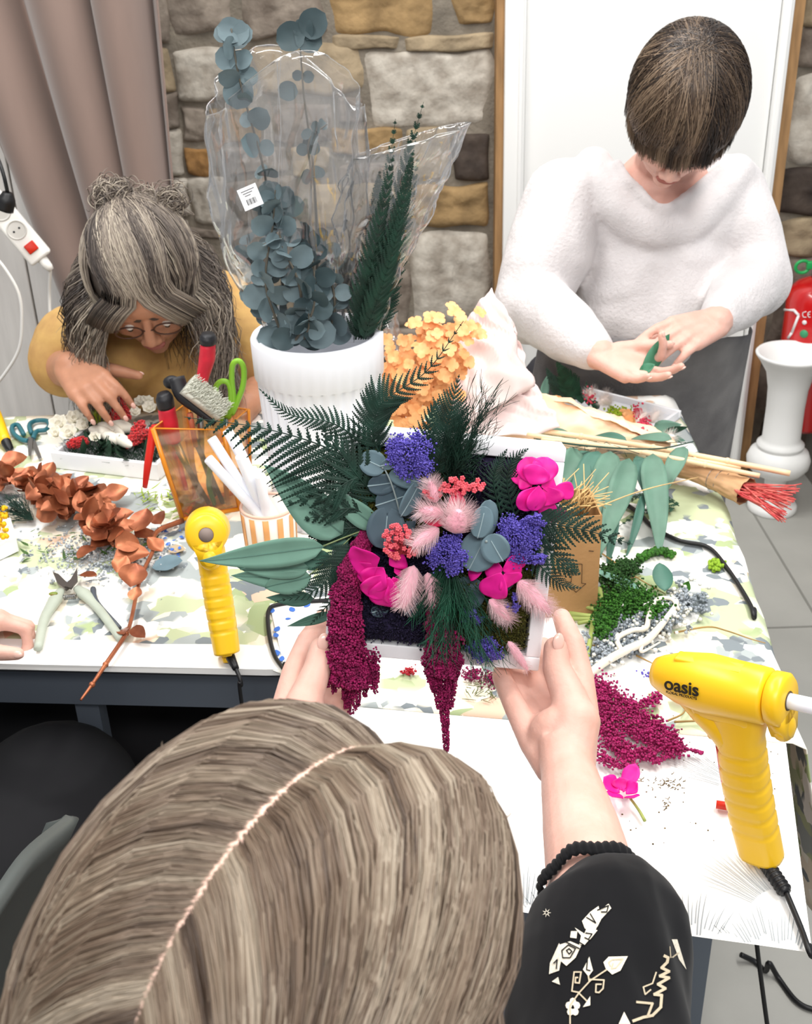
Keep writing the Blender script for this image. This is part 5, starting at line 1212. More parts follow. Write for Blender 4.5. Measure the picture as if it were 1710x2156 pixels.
b.box((p0 + p1) / 2 + bdir * .012, ((p1 - p0).length, .026, .020), Matrix((ax, x_, bdir)).transposed()); build('bristle_tufts', b, brs, tt)
tt = thing('scissors', 'lime green handled scissors standing in the amber vase', 'scissors', vc)
for nm, pts in (('handle', [(480, 880), (492, 850), (488, 800), (490, 768), (503, 760), (513, 775), (512, 810), (500, 845), (488, 872)]), ('handle', [(470, 890), (466, 870), (456, 840), (455, 815), (466, 803), (480, 806), (486, 825), (484, 850), (476, 878)])):
    b = MB(); b.tube(smooth_path([vp(x, y, .02) for x, y in pts], 40), .0042, 8); build(nm, b, grn_, tt)
b = MB(); b.tube([vp(478, 880, .02), vc + V((.01, .02, .02))], [.006, .003], 6, flat=.4); build('blade', b, stl, tt)
tt = thing('pliers', 'red handled pliers hooked outside the left rim of the amber vase', 'pliers', vp(320, 910))
b = MB(); b.tube(smooth_path([vp(322, 900, -.01), vp(318, 935, -.02), vp(311, 980, -.03), vp(305, 1026, -.03)], 16), [.006, .0065, .006, .004], 10, flat=.7); build('handle', b, red2, tt)
b = MB(); b.tube(smooth_path([vp(322, 900, -.01), vp(345, 905, 0), vp(372, 960, 0), vp(392, 1030, 0)], 16), [.006, .008, .0065, .005], 10, flat=.7); build('handle', b, red2, tt)
b = MB(); b.tube(smooth_path([vp(445, 965, -.005), vp(440, 1020, -.005), vp(452, 1062, -.005)], 10), [.007, .007, .005], 10, flat=.6); single('tool_handle', b, grh, 'green tool handle seen through the amber vase', 'tool')
for i, (x0, y0, x1, y1, cc_, lb) in enumerate((((395, 925, 420, 1050, 'b98a5a', 'wooden stick inside the amber vase, nearest its middle')), (410, 925, 470, 1060, '3a3030', 'dark handled knife inside the amber vase'), (465, 940, 480, 1060, 'c9b08c', 'pale wooden stick beside the green handle in the amber vase'), (375, 950, 440, 1060, '55403a', 'dark brown handle at the left inside the amber vase'), (400, 870, 412, 940, 'a8553a', 'rusty brown rod standing in the amber vase'))):
    b = MB(); b.tube([vp(x0, y0, .012 - .006 * i), vp(x1, y1, .012 - .006 * i)], [.0045, .0035], 8); single('tool_handle', b, mat('tool_%d' % i, cc_, .6), lb, 'tool')
# ---- white tray with red and white flowers
TW = [tz(112, 985), tz(335, 1012)]
exx = (TW[1] - TW[0]).normalized(); eyy = V((-exx.y, exx.x, 0)); TWl, TWh = (TW[1] - TW[0]).length, .13
t = thing('flower_tray', 'white tray of red and white dried flowers before the person in yellow', 'flower arrangement', TW[0])
def tp(u, v, h): return TW[0] + exx * (u * TWl) + eyy * (v * TWh) + UP * h
Rt = Matrix((exx, eyy, UP)).transposed(); b = MB()
for u, v, a, c in ((.5, .03, TWl, .008), (.5, .97, TWl, .008)): b.box(tp(u, v, .014), (a, c, .028), Rt, bev=.001)
for u in (.02, .98): b.box(tp(u, .5, .014), (.008, TWh - .01, .028), Rt, bev=.001)
b.box(tp(.5, .5, .002), (TWl, TWh, .003), Rt); build('tray', b, wfr, t)
b = MB()
for i in range(900):
    u, v = R(.05, .95), R(.08, .92); p = tp(u, v, .015); d = V((R(-1, 1), R(-1, 1), R(.2, 1.4))).normalized(); b.tube([p, p + d * R(.01, .03)], [.0006, .0002], 3, cap=False)
for i in range(60): b.leaf(tp(R(.1, .9), R(.1, .8), .02), V((R(-1, 1), R(-1, .6), R(.1, .6))), UP, R(.03, .055), .012, 'lance', .5)
build('greenery', b, mat('tray_green', '1f3d2a', .7, var=.3, scale=60), t)
wf = mat('cream_flower', 'f0ebdc', .7, sss=.05); rf_ = mat('red_flower', 'c8161c', .75, var=.2, scale=90, sheen=.3)
def wl(px, py, h=.04): return PZ(px, py, TZ + h)
def rosette(b, c, r_, nrm, n=9):
    nrm = V(nrm).normalized(); x, y, _ = frame(nrm)
    for ring, q in ((1.0, .35), (.7, .8), (.4, 1.1)):
        for k in range(n - 2):
            a = 2 * PI * k / (n - 2) + ring * 2; d = (x * math.cos(a) + y * math.sin(a)) * math.cos(q) + nrm * math.sin(q); b.leaf(c, d, nrm, r_ * ring, r_ * .75 * ring, 'petal', .8, .2, 6, 0, 0, 2)
for px, py, r_ in ((128, 900, .024), (158, 888, .022), (148, 918, .022), (182, 900, .020), (178, 880, .018), (118, 918, .018), (298, 850, .016), (316, 864, .018), (312, 848, .014), (200, 925, .014), (285, 872, .014)):
    b = MB(); rosette(b, wl(px, py, .045), r_, (R(-.3, .3), -.6, 1)); solid(build('cream_flower', b, wf, t), .0006)
for a, c, r_ in (((186, 902), (245, 920), .011), ((205, 893), (262, 915), .011), ((230, 892), (285, 905), .011), ((240, 915), (278, 940), .010), ((215, 912), (255, 932), .010)):
    b = MB(); p0, p1 = wl(*a, .05), wl(*c, .045); d = p1 - p0; b.lathe(p0, [(max(.0003, r_ * math.sin(PI * min(.995, s_ / 12)) ** .6), d.length * s_ / 12) for s_ in range(13)], 14, d); build('white_bud', b, wf, t)
for a, c, r_, h0, h1 in (((262, 870), (228, 800), .011, .045, .085), ((270, 880), (240, 830), .009, .05, .075), ((246, 895), (236, 862), .009, .04, .06), ((282, 930), (300, 890), .012, .045, .06), ((270, 935), (312, 912), .012, .045, .05), ((146, 938), (182, 930), .010, .035, .04)):
    b = MB(); p0, p1 = wl(*a, h0), wl(*c, h1); tassel_pts = smooth_path([p0, p0.lerp(p1, .5) + V((0, 0, .003)), p1], 20)
    for i in range(420):
        s_ = R(0, 1); k = min(int(s_ * 20), 19); q = tassel_pts[k].lerp(tassel_pts[k + 1], s_ * 20 - k); w_ = r_ * math.sin(PI * (.1 + .85 * s_)) ** .5; dd = V((R(-1, 1), R(-1, 1), R(-1, 1))).normalized(); b.ball(q + dd * w_ * R(.5, 1), R(.0012, .0022))
    build('red_celosia', b, rf_, t)
b = MB()
for i in range(14): b.leaf(wl(208 + R(-6, 10), 885 + R(-4, 12), .045), V((R(-1, .3), -.3, .5)), UP, .03, .003, 'lance', .3)
build('yellow_green_blades', b, mat('chartreuse', 'a8b832', .6), t)
# ---- teal scissors, at far left
teal = mat('teal_plastic', '2f6f7c', .45); tt = thing('scissors', 'teal handled scissors lying open beside the white tray', 'scissors', tz(70, 920))
for pts in ([(66, 912), (62, 895), (75, 886), (98, 886), (104, 896), (96, 905), (78, 908), (70, 922)], [(50, 915), (38, 895), (26, 898), (28, 912), (44, 925), (58, 928)]):
    b = MB(); b.tube(smooth_path([tz(x, y, .006) for x, y in pts], 30), .0042, 8); build('handle', b, teal, tt)
b = MB(); b.prism([tz(x, y, .004) for x, y in ((60, 922), (72, 922), (88, 965), (82, 968))], UP, .0015); b.prism([tz(x, y, .006) for x, y in ((58, 922), (70, 920), (66, 962), (60, 960))], UP, .0015); build('blade', b, stl, tt, False)
# ---- glue guns
yel_ = mat('yellow_plastic', 'f5c21a', .35, spec=.5); rub = mat('cable_rubber', '141416', .45); sred = mat('red_plastic', 'd8331c', .4)
def glue_gun(lab, Bp, Tp, u_, stick=0.0, letters=None, stand=False, S=1.0, nz=1.0):
    t = thing('glue_gun', lab, 'glue gun', Bp); v = (V(Tp) - V(Bp)).normalized(); u = V(u_); u = (u - u.dot(v) * v).normalized(); w_ = u.cross(v); L_ = (V(Tp) - V(Bp)).length
    G = lambda a, c, e=0: V(Bp) + (u * a + w_ * e) * S + v * c
    hB = L_          # height of barrel axis
    RT = Matrix((u, w_, v)).transposed()
    b = MB(); nn_ = 60; vs = []; K = 20
    for i in range(nn_ + 1):
        f_ = i / nn_; z = (hB - .012) * f_; rb = .0012 if (.12 < f_ < .78 and (i % 6) < 1) else 0
        ru = (.0175 + .0015 * math.sin(f_ * PI) - .001 * f_ + (.010 * max(0, f_ - .78) / .22)) - rb; rw = .0135 - rb * .8 + .0015 * math.sin(f_ * PI)
        cu = .004 * math.sin(f_ * PI) + .006 * max(0, f_ - .7)
        for k in range(K):
            a = 2 * PI * k / K; c_, s_ = math.cos(a), math.sin(a); e = (abs(c_) ** 3 + abs(s_) ** 3) ** (-1 / 3); vs.append(G(cu + ru * c_ * e, z, rw * s_ * e))
    b.add(vs, [(i * K + k, i * K + (k + 1) % K, (i + 1) * K + (k + 1) % K, (i + 1) * K + k) for i in range(nn_) for k in range(K)] + [tuple(range(K))[::-1], tuple(nn_ * K + k for k in range(K))]); build('handle', b, yel_, t)
    b = MB(); ctr = G(-.026, hB)
    b.lathe(ctr, [(0, 0), (.019 * S, 0), (.0215 * S, .003 * S), (.0225 * S, .03 * S), (.0235 * S, .05 * S), (.0205 * S, .072 * S), (.015 * S, .088 * S), (.012 * S, .094 * S), (.0, .095 * S)], 32, u, v)
    b.box(G(.012, hB - .014), (.05 * S, .028 * S, .03 * S), RT, bev=.006); b.box(G(.02, hB + .0215), (.055 * S, .012 * S, .006 * S), RT, bev=.002); b.caps(smooth_path([G(.046, hB - .012), G(.030, hB - .026), G(.016, hB - .044), G(.009, hB - .062)], 12), [.011 * S, .0145 * S, .0145 * S, .013 * S], 16); build('barrel', b, yel_, t)
    b = MB(); b.box(G(.026, hB - .048), (.008 * S, .010 * S, .022 * S), RT, bev=.003); build('trigger', b, yel_, t)
    b = MB(); rc = G(-.040, hB); b.lathe(rc, [(.0075 * S, 0), (.0175 * S, 0), (.0205 * S, .003 * S), (.0205 * S, .012 * S), (.017 * S, .014 * S), (.0075 * S, .014 * S), (.0075 * S, 0)], 32, u, v)
    vs = []
    for a_ in (-.040, -.027):
        vs.append([G(a_, hB - .010, -.0155), G(a_, hB - .026, -.0115), G(a_, hB - .034, -.009), G(a_, hB - .038, 0), G(a_, hB - .034, .009), G(a_, hB - .026, .0115), G(a_, hB - .010, .0155)])
    b.prism(vs[0], u, .013 * S); b.ell(G(-.0335, hB - .028), (.0085 * S, .0115 * S, .0125 * S), RT, 16); build('feed_cap', b, yel_, t)
    b = MB(); b.lathe(G(-.0405, hB), [(0, 0), (.0072 * S, 0), (.0072 * S, .001)], 20, u, v); build('feed_hole', b, mat('feed_dark', '8a7a72' if not stick else '5a4a30', .6), t)
    b = MB(); b.lathe(G(.068, hB), [(.0, 0), (.009 * S, 0), (.0075 * S, .012 * S * nz), (.003 * S, .022 * S * nz), (.0018 * S, .030 * S * nz), (0, .03 * S * nz)], 18, u, v); build('nozzle', b, rub, t)
    if stick:
        b = MB(); b.lathe(G(-.036, hB), [(0, 0), (.0064, 0), (.0067, -.002), (.0067, -stick + .0015), (.0058, -stick), (0, -stick)], 22, u, v); build('glue_stick', b, gs, t, label='white glue stick sticking out of the rear')
    if stand:
        b = MB(); p = G(.022, hB - .068); q = tz(1540, 1697, .004); b.tube(smooth_path([p, p.lerp(q, .5) + V((-.002, 0, 0)), q], 10), [.0042, .0034, .0046], 10); b.tube([q + V((-.014, .003, 0)), q + V((.018, -.006, 0))], .0042, 8); build('wire_stand', b, sred, t)
    b = MB(); b.lathe(G(0, 0), [(.0075, .004), (.0075, -.004), (.0085, -.004), (.0065, -.012)], 16, v); b.box(G(-.012, .001), (.008, .012, .008), RT, bev=.002); build('cable_boot', b, yel_, t)
    return t, G, u, v, w_
Bp = tz(1604, 1800, .014); Tp = PY(1553, 1452, Bp.y + .006)
tG, G, u, v, w_ = glue_gun('yellow hot glue gun at right on the palm print paper, stick out the back', Bp, Tp, V((-.78, .62, .02)), .030, True, True, 1.12, .12)
# lettering on the side of the barrel
bdir = -w_ if (-w_).dot(CO - G(.02, 0)) > 0 else w_
hB = (Tp - Bp).length; 
xd_ = -u if (-u).dot(_rt if False else V((1, 0, 0))) > 0 else u
yd_ = bdir.cross(xd_).normalized()
nb_ = (bdir * .94 + v * .3).normalized(); yd_ = nb_.cross(xd_).normalized()
cL = Bp + v * (hB + .003) + u * .034 * 1.12; inkd = mat('black_lettering', '1d1a12', .6)
text_mesh('oasis', .0165, Mx(cL + nb_ * .0262, xd_, yd_, nb_), inkd, tG, bold=.0003)
text_mesh('FLORAL PRODUCTS', .0032, Mx(cL - yd_ * .0075 + nb_ * .0262, xd_, yd_, nb_), inkd, tG)
def cable(pts, r=.0028, n=50): b = MB(); b.tube(smooth_path(pts, n), r, 8); return b
b = MB(); s0 = PZ(1606, 1808, TZ + .012); p = [s0, tz(1625, 1835, .010), tz(1655, 1880, .006)]; b.tube(smooth_path(p, 16), [.0068, .0066, .0052], 14)
for k in range(9): q = lerpl([V(x) for x in p], .1 + .8 * k / 8); b.tube([q, q + (p[2] - p[0]).normalized() * .0016], .0072, 12)
build('strain_relief', b, rub, tG)
b = cable([tz(1655, 1878, .006), tz(1685, 1950, .005), tz(1708, 2010, .004), PZ(1740, 2060, TZ - .03), V((.50, .58, .4)), V((.62, .5, .02))]); build('power_cable', b, rub, tG)
Bp2 = tz(478, 1372, .014); Tp2 = PY(436, 1118, Bp2.y + .055)
tG2, G2, u2, v2, w2_ = glue_gun('yellow hot glue gun standing at the front table edge, feed hole facing the viewer', Bp2, Tp2, V((-.16, 1, -.45)), 0, None, False, 1.15)
b = MB(); p = [tz(478, 1372, .014), tz(486, 1385, .010), tz(497, 1408, .004)]; b.tube(smooth_path(p, 10), [.0062, .0058, .004], 12); build('strain_relief', b, rub, tG2)
b = cable([p[2], PY(508, 1440, p[2].y - .012), PY(512, 1500, p[2].y - .012), V((p[2].x + .02, p[2].y - .02, .3)), V((p[2].x + .06, p[2].y - .02, .01))], .0024); build('power_cable', b, rub, tG2)
c3 = tz(10, 935, .03); Bp3 = PZ(-130, 880, TZ + .02); 
tG3 = thing('glue_gun', 'yellow hot glue gun entering at the left edge with its black nozzle on the table', 'glue gun', Bp3)
b = MB(); n0, n1 = tz(20, 945, .012), PZ(-40, 830, TZ + .06); d = (n1 - n0); b.tube(smooth_path([n0 + d * .12, n0 + d * .5, n1, n1 + d * .5], 20), [.009, .0150, .019, .020], 18); build('barrel', b, yel_, tG3)
b = MB(); b.tube([n1 + d * .3, n1 + d * .3 + V((-.06, -.01, -.04)), n1 + d * .2 + V((-.1, -.02, -.075))], [.017, .015, .015], 12); build('handle', b, yel_, tG3)
b = MB(); b.lathe(n0, [(0, -.012), (.0012, -.012), (.002, -.004), (.007, 0), (.010, d.length * .22)], 16, d); build('nozzle', b, rub, tG3)
# ---- pruning shears
tt = thing('pruning_shears', 'pruning shears with pale grey green handles lying open at the left', 'pruning shears', tz(140, 1250)); shm = mat('shears_grip', 'a9b0a2', .45, var=.06)
b = MB(); b.tube(smooth_path([tz(128, 1243, .008), tz(112, 1270, .009), tz(93, 1305, .009), tz(80, 1366, .008)], 16), [.0055, .0095, .0075, .0065, .0055], 12, flat=.7); build('handle', b, shm, tt)
b = MB(); b.tube(smooth_path([tz(162, 1238, .008), tz(182, 1255, .009), tz(210, 1285, .009), tz(255, 1345, .008)], 16), [.0055, .0090, .0065, .006, .0055], 12, flat=.7); build('handle', b, shm, tt)
b = MB(); b.tube(smooth_path([tz(196, 1240, .008), tz(204, 1268, .009), tz(252, 1322, .006)], 12), [.004, .0035, .003], 8); build('grip_insert', b, mat('dark_grip', '4a5058', .5), tt)
b = MB(); b.prism([tz(x, y, .008) for x, y in ((112, 1208), (124, 1212), (150, 1238), (140, 1245), (122, 1232))], UP, .003); b.prism([tz(x, y, .011) for x, y in ((163, 1200), (164, 1225), (150, 1242), (136, 1236), (150, 1222))], UP, .003); build('blade', b, mat('dark_steel', '6a6460', .4, metal=.8), tt, False)
b = MB(); b.tube([V(tz(134, 1258, .007)).lerp(tz(160, 1256, .007), k / 40) + V((0, .0035 * math.cos(k * 1.3), .0035 * math.sin(k * 1.3))) for k in range(41)], .0007, 5); build('spring', b, stl, tt)
b = MB(); b.ell(tz(112, 1250, .015), (.006, .004, .002)); build('maker_badge', b, mat('badge_red_green', '9a4a2a', .5, col2='4a9a3a', scale=90), tt)
# ---- copper eucalyptus branch
cpr = mat('copper_paint', 'b06a47', .38, col2='8a4a30', scale=30, metal=.55, spec=.5)
tt = thing('copper_branch', 'copper painted eucalyptus branch lying across the left of the table, tip over the edge', 'dried branch', tz(250, 1150))
b = MB(); mainp = smooth_path([tz(-20, 1000, .02), tz(120, 1045, .022), tz(190, 1085, .022), tz(240, 1150, .020)], 20); b.tube(mainp, [.002, .0024], 6)
stp = smooth_path([tz(385, 1096, .012), tz(330, 1120, .016), tz(322, 1160, .014), tz(295, 1220, .012), tz(275, 1310, .010), tz(262, 1340, .010), tz(225, 1395, .010), tz(195, 1440, .006), tz(170, 1474, .002)], 50); b.tube(stp, [.0042, .0030, .0026, .0028, .0014], 8)
for k in (30, 38, 44): b.ell(stp[k], .0038)
build('stem', b, cpr, tt)
b = MB()
def cleaf(px, py, L_, a, h=.02, W=None, cu=.6):
    p = tz(px, py, h); d = V((math.cos(a), math.sin(a), R(-.15, .35))); b.leaf(p - d.normalized() * L_ * .5, d, V((R(-.5, .5), R(-.7, -.1), 1)), L_, W or L_ * .85, 'oval', R(-cu, cu), R(.08, .2), 8, .04, 0, 2)
for i in range(120):
    s_ = R(0, 1); k = min(int(s_ * 20), 19); p = mainp[k]; b.leaf(p + V((R(-.02, .02), R(-.018, .018), R(-.006, .016))), V((R(-1, 1), R(-1, 1), R(-.1, .7))), V((R(-.5, .5), R(-.7, .1), 1)), R(.026, .042), R(.022, .034), 'oval', R(-.7, .7), R(.08, .2), 8, .04, 0, 2)
for px, py, L_, a in ((30, 975, .045, .3), (15, 1010, .04, 1), (70, 1010, .035, 2), (110, 1075, .05, .2), (155, 1070, .055, 0), (125, 1020, .04, .4), (245, 1040, .04, .5), (300, 1100, .045, 1.3), (335, 1090, .03, 1.9), (275, 1165, .05, .2), (310, 1120, .04, .8), (255, 1190, .03, 1.3), (280, 1215, .045, 1.6), (325, 1150, .03, 2.5), (200, 1110, .045, 3), (270, 1140, .04, .7), (230, 1120, .04, 2), (285, 1250, .022, 1.5), (160, 1035, .04, .4), (205, 1045, .045, .1)): cleaf(px, py, L_, a, R(.016, .034))
cleaf(258, 1325, .032, 1.9, .012, .016); cleaf(292, 1332, .034, -.9, .014, .018, .2); 
build('leaves', b, cpr, tt); 
b = MB(); b.leaf(tz(168, 1210, .008), tz(222, 1232, .006) - tz(168, 1210, .008), UP, .036, .016, 'oval', .6, .3); o = single('copper_leaf', b, cpr, 'loose curled copper leaf beside the pruning shears', 'leaf'); solid(o, .0005)
# ---- debris on the left of the table
def scatter(name, lab_, cat_, m, area_, n, kind_='stuff', sz=(.006, .016), W=.35, h=.002, shape='lance', grp=None):
    b = MB()
    for i in range(n):
        x = R(area_[0], area_[2]); y = R(area_[1], area_[3]); p = tz(x, y, h + R(0, .004)); L_ = R(*sz); b.leaf(p, V((R(-1, 1), R(-1, 1), R(-.05, .15))), UP, L_, L_ * W, shape, R(-1, 1), .15, 4)
    return single(name, b, m, lab_, cat_, kind=kind_)
grs = mat('fresh_green_bits', '3c5a24', .7, var=.3, scale=80); sil = mat('silver_lichen', 'a7adb2', .85, var=.2, scale=120); blu = mat('blue_petal', '3f6fc4', .7)
scatter('plant_clippings', 'dark green clippings scattered left of the copper branch', 'clippings', grs, (60, 1120, 330, 1180), 60, sz=(.006, .022), W=.25)
scatter('plant_clippings', 'yellow green sprigs scattered at the foot of the amber vase', 'clippings', mat('lime_bits', '8fa838', .7, var=.2), (285, 1030, 400, 1085), 55, sz=(.01, .028), W=.14)
b = MB()
for i in range(900):
    x, y = random.gauss(215, 70), random.gauss(1165, 28); 
    if 30 < x < 400: b.ball(tz(x, y, R(0, .006)), R(.0008, .0022))
single('lichen_crumbs', b, sil, 'silver grey lichen crumbs strewn around the copper branch', 'lichen', kind='stuff')
b = MB(); rleaf(b, tz(353, 1190, .006), .021, V((1, .2, .05)), UP); single('leaf', b, sd_, 'round grey blue eucalyptus leaf beside the copper branch', 'leaf'); 
b = MB(); rleaf(b, tz(372, 1158, .004), .012, V((1, .2, .05)), UP); single('leaf', b, mat('beige_leaf', 'b5a184', .7), 'round beige leaf above the grey blue round leaf', 'leaf')
scatter('blue_petals', 'small blue petals strewn beside the copper branch', 'petals', blu, (330, 1100, 385, 1180), 26, sz=(.004, .009), W=.8, shape='oval')
# yellow mimosa and white frame corner at left edge
b = MB(); 
for i in range(160): b.ball(tz(R(-45, 18), R(1065, 1140), R(.01, .04)), R(.0025, .0042))
single('mimosa', b, mat('mimosa_yellow', 'e5b511', .8), 'yellow mimosa blossoms at the left edge of the table', 'flower', kind='stuff')
b = MB(); pts = [tz(-120, 1130, .002), tz(28, 1118, .002), tz(40, 1160, .002), tz(-100, 1225, .002)]; b.prism(pts, UP, .022); single('box_frame', b, wfr, 'white box frame corner at the left edge of the table', 'frame', smooth=False)
b = MB()
frond_p = [tz(60, 1090, .02), tz(20, 1040, .03), tz(-30, 1010, .03)]
for s_ in range(3): spray(b, tz(70, 1095, .01), tz(-10, 1060 - 20 * s_, .03) - tz(70, 1095, .01), .06, 16, .3, .0005, 6)
single('fern_sprig', b, fern_d, 'dark green sprig at the left edge under the copper branch', 'sprig')
# blue dotted paper and black cable loop by the left hand
b = MB(); pts = [tz(568, 1272, .001), tz(720, 1262, .001), tz(720, 1408, .001), tz(600, 1412, .001)]; b.prism(pts, UP, .0008)
tt = thing('paper_sheet', 'white paper sheet with blue paint dabs under the left of the held frame', 'paper', tz(600, 1330)); build('sheet', b, pap, tt, False)
for x, y, r_ in ((575, 1290, .009), (600, 1303, .005), (580, 1330, .008), (583, 1342, .007), (585, 1380, .008), (592, 1392, .007), (632, 1343, .005), (655, 1331, .0045), (632, 1370, .006), (628, 1382, .005), (618, 1288, .008), (640, 1278, .007)):
    b = MB(); b.leaf(tz(x, y, .0024), V((R(-.3, 1), R(0, 1), 0)), UP, r_ * 1.6, r_, 'oval', 0, 0, 6); build('paint_dab', b, blu, tt)
b = cable([tz(740, 1262, .004), tz(650, 1266, .004), tz(590, 1272, .004), tz(566, 1285, .004), tz(566, 1330, .004), tz(578, 1380, .004), tz(600, 1412, .003), PY(612, 1440, 1.085), V((-.10, 1.08, .4)), V((-.05, 1.1, .02))], .0028); single('power_cable', b, rub, 'black cable looping round the blue dabbed paper and over the edge', 'cable')
# ================================================================ RIGHT SIDE OF THE TABLE
# ---- wrapped hydrangea bunch with bamboo
tH_ = thing('wrapped_hydrangea', 'peach orange hydrangea in pale pink paper wrap lying behind the held frame', 'flower bunch', tz(980, 920))
pk = mat('pale_pink_wrap', 'f1dcd8', .45, var=.0, scale=4, spec=.35); pk2 = mat('peach_wrap', 'f2d2b0', .55, var=.08, scale=6); org = mat('peach_hydrangea', 'fcc387', .65, col2='f5aa6a', scale=60, sss=.05)
y0 = 1.62
def hp(px, py, dy=0.): return PY(px, py, y0 + dy)
b = MB(); rs = random.Random(21)
def flor(b, c, r_, nrm):
    x, y, z_ = frame(nrm); a0 = rs.uniform(0, 1.5)
    for k in range(4):
        a = a0 + k * PI / 2; d = x * math.cos(a) + y * math.sin(a) + z_ * .25; b.leaf(c, d, z_, r_, r_ * .95, 'petal', -.3, .08, 5)
for i in range(330):
    t = rs.random(); c = hp(838 + 112 * t, 850 - 150 * t, 0); c = c + V((rs.gauss(0, .020), rs.gauss(0, .02), rs.gauss(0, .022)))
    nrm = (c - hp(895, 790, .03)); nrm = (nrm.normalized() + V((0, -.6, .4))); flor(b, c, rs.uniform(.009, .013), nrm)
for i in range(60):
    c = hp(rs.uniform(805, 975), rs.uniform(700, 910), rs.uniform(-.01, .03)); flor(b, c, .011, V((rs.uniform(-.5, .5), -1, .5)))
build('hydrangea_blossom', b, org, tH_)
def sheet(name, corners, m, par, seed, amp=.012, n=26, th=.0004, kind=None, lab=None, f=6):
    b = MB(); A, B_, C_, D_ = corners; nm_ = (B_ - A).cross(D_ - A).normalized()
    def fn(u, v):
        p = A.lerp(B_, u).lerp(D_.lerp(C_, u), v); q = noise.noise(V((u * f, v * f * .6, seed))); q2 = abs(noise.noise(V((u * f * 2.2 + v * 4, v * 2, seed + 5))))
        return p + nm_ * (amp * (q + .9 * q2)) + (B_ - A).normalized() * .5 * amp * noise.noise(V((u * 2, v * 5, seed + 9)))
    b.grid(fn, n, n); o = build(name, b, m, par, True, lab); solid(o, th); return o
sheet('paper_wrap', [hp(960, 905, -.03), hp(1125, 815, .02), hp(1035, 608, .10), hp(955, 700, .08)], pk, tH_, 2.2, .026, f=2.6)
sheet('paper_wrap', [hp(975, 900, .02), hp(1130, 812, .03), hp(1085, 700, .12), hp(1030, 625, .13)], pk, tH_, 7.2, .022, f=2.4)
sheet('paper_wrap', [hp(700, 760, .08), hp(850, 750, .10), hp(835, 655, .12), hp(740, 672, .10)], fl2, tH_, 3.2, .012)
sheet('paper_wrap', [hp(950, 945, -.03), hp(1180, 905, -.02), hp(1120, 800, .05), hp(960, 840, .04)], pk, tH_, 4.2, .018, f=3)
bam0, bam1 = PZ(1110, 905, TZ + .055), PZ(1662, 1000, TZ + .035)
sheet('kraft_wrap', [tz(1010, 935, .03), tz(1400, 955, .03), tz(1420, 925, .045), tz(1130, 828, .09)], pk2, tH_, 5.2, .012)
sheet('kraft_wrap', [tz(1130, 828, .09), tz(1425, 940, .05), tz(1400, 915, .05), tz(1190, 842, .06)], pk2, tH_, 9.2, .008)
# ---- bamboo sticks
bmb = mat('bamboo', 'eccaa2', .5, var=.1, scale=14)
for i, (a, c, r_, lb) in enumerate((((1105, 902), (1664, 997), .0042, 'upper pale bamboo stick lying over the wrapped bunch, ends past the table edge'), ((1110, 915), (1600, 1002), .0036, 'lower pale bamboo stick below the longer one over the wrapped bunch'), ((1140, 925), (1560, 985), .0030, 'thin bamboo stick beneath the two thicker ones'))):
    p0, p1 = PZ(*a, TZ + .075), PZ(*c, TZ + .055); b = MB(); pts = [p0.lerp(p1, k / 40) + UP * (.004 * math.sin(k / 40 * PI)) for k in range(41)]
    b.tube(pts, r_, 10)
    for k in (9, 20, 31): b.ell(pts[k], (r_ * 1.3, r_ * 1.3, r_ * 1.3))
    single('bamboo_stick', b, bmb, lb, 'stick', 'bamboo sticks')
# ---- red stems bundle in brown paper
tR = thing('red_stem_bundle', 'bundle of red dyed stems wrapped in crumpled brown paper sticking out past the table', 'dried stem bundle', tz(1480, 1010))
krf = mat('kraft_paper', 'bb946c', .7, var=.1, scale=20, bump=.4, bscale=60); rst = mat('red_stem', 'b32a33', .6, col2='d86f64', scale=60)
k0, k1, k2 = PZ(1385, 965, TZ + .035), PZ(1480, 1000, TZ + .035), PZ(1572, 1035, TZ + .03)
b = MB(); kp = smooth_path([k0, k1, k2], 24)
def kf(u, v):
    i = min(int(v * 24), 23); c = kp[i].lerp(kp[i + 1], v * 24 - i); t_ = (k2 - k0).normalized(); x, y, _ = frame(t_); a = 2 * PI * u; r_ = .020 - .006 * math.sin(v * PI) + .004 * v + .003 * noise.noise(V((math.cos(a) * 3, math.sin(a) * 3, v * 9))); return c + x * r_ * 1.1 * math.cos(a) + y * r_ * .8 * math.sin(a)
b.grid(kf, 60, 40); solid(build('paper_wrap', b, krf, tR), .0005)
b = MB(); x, y, _ = frame(k2 - k0)
for k in range(3): c = kp[14 + k * 2]; b.tube([c + x * .0195 * math.cos(a * .4) + y * .0155 * math.sin(a * .4) + (k2 - k0).normalized() * .0006 * a for a in range(17)], .0005, 4)
build('wire_tie', b, stl, tR)
for i in range(60):
    a = PZ(1560 + R(-10, 10), 1030 + R(-14, 16), TZ + .03 + R(-.012, .014)); ty = R(1015, 1100); tx = 1690 - (ty - 1015) * .45 + R(-18, 4); e = PZ(tx, ty, TZ + .03 + R(-.02, .02)); b = MB(); b.tube([kp[18], a, a.lerp(e, .5) + V((0, 0, R(-.002, .002))), e], [.0014, .0013, .0011, .0008], 5); build('stem', b, rst, tR, False)
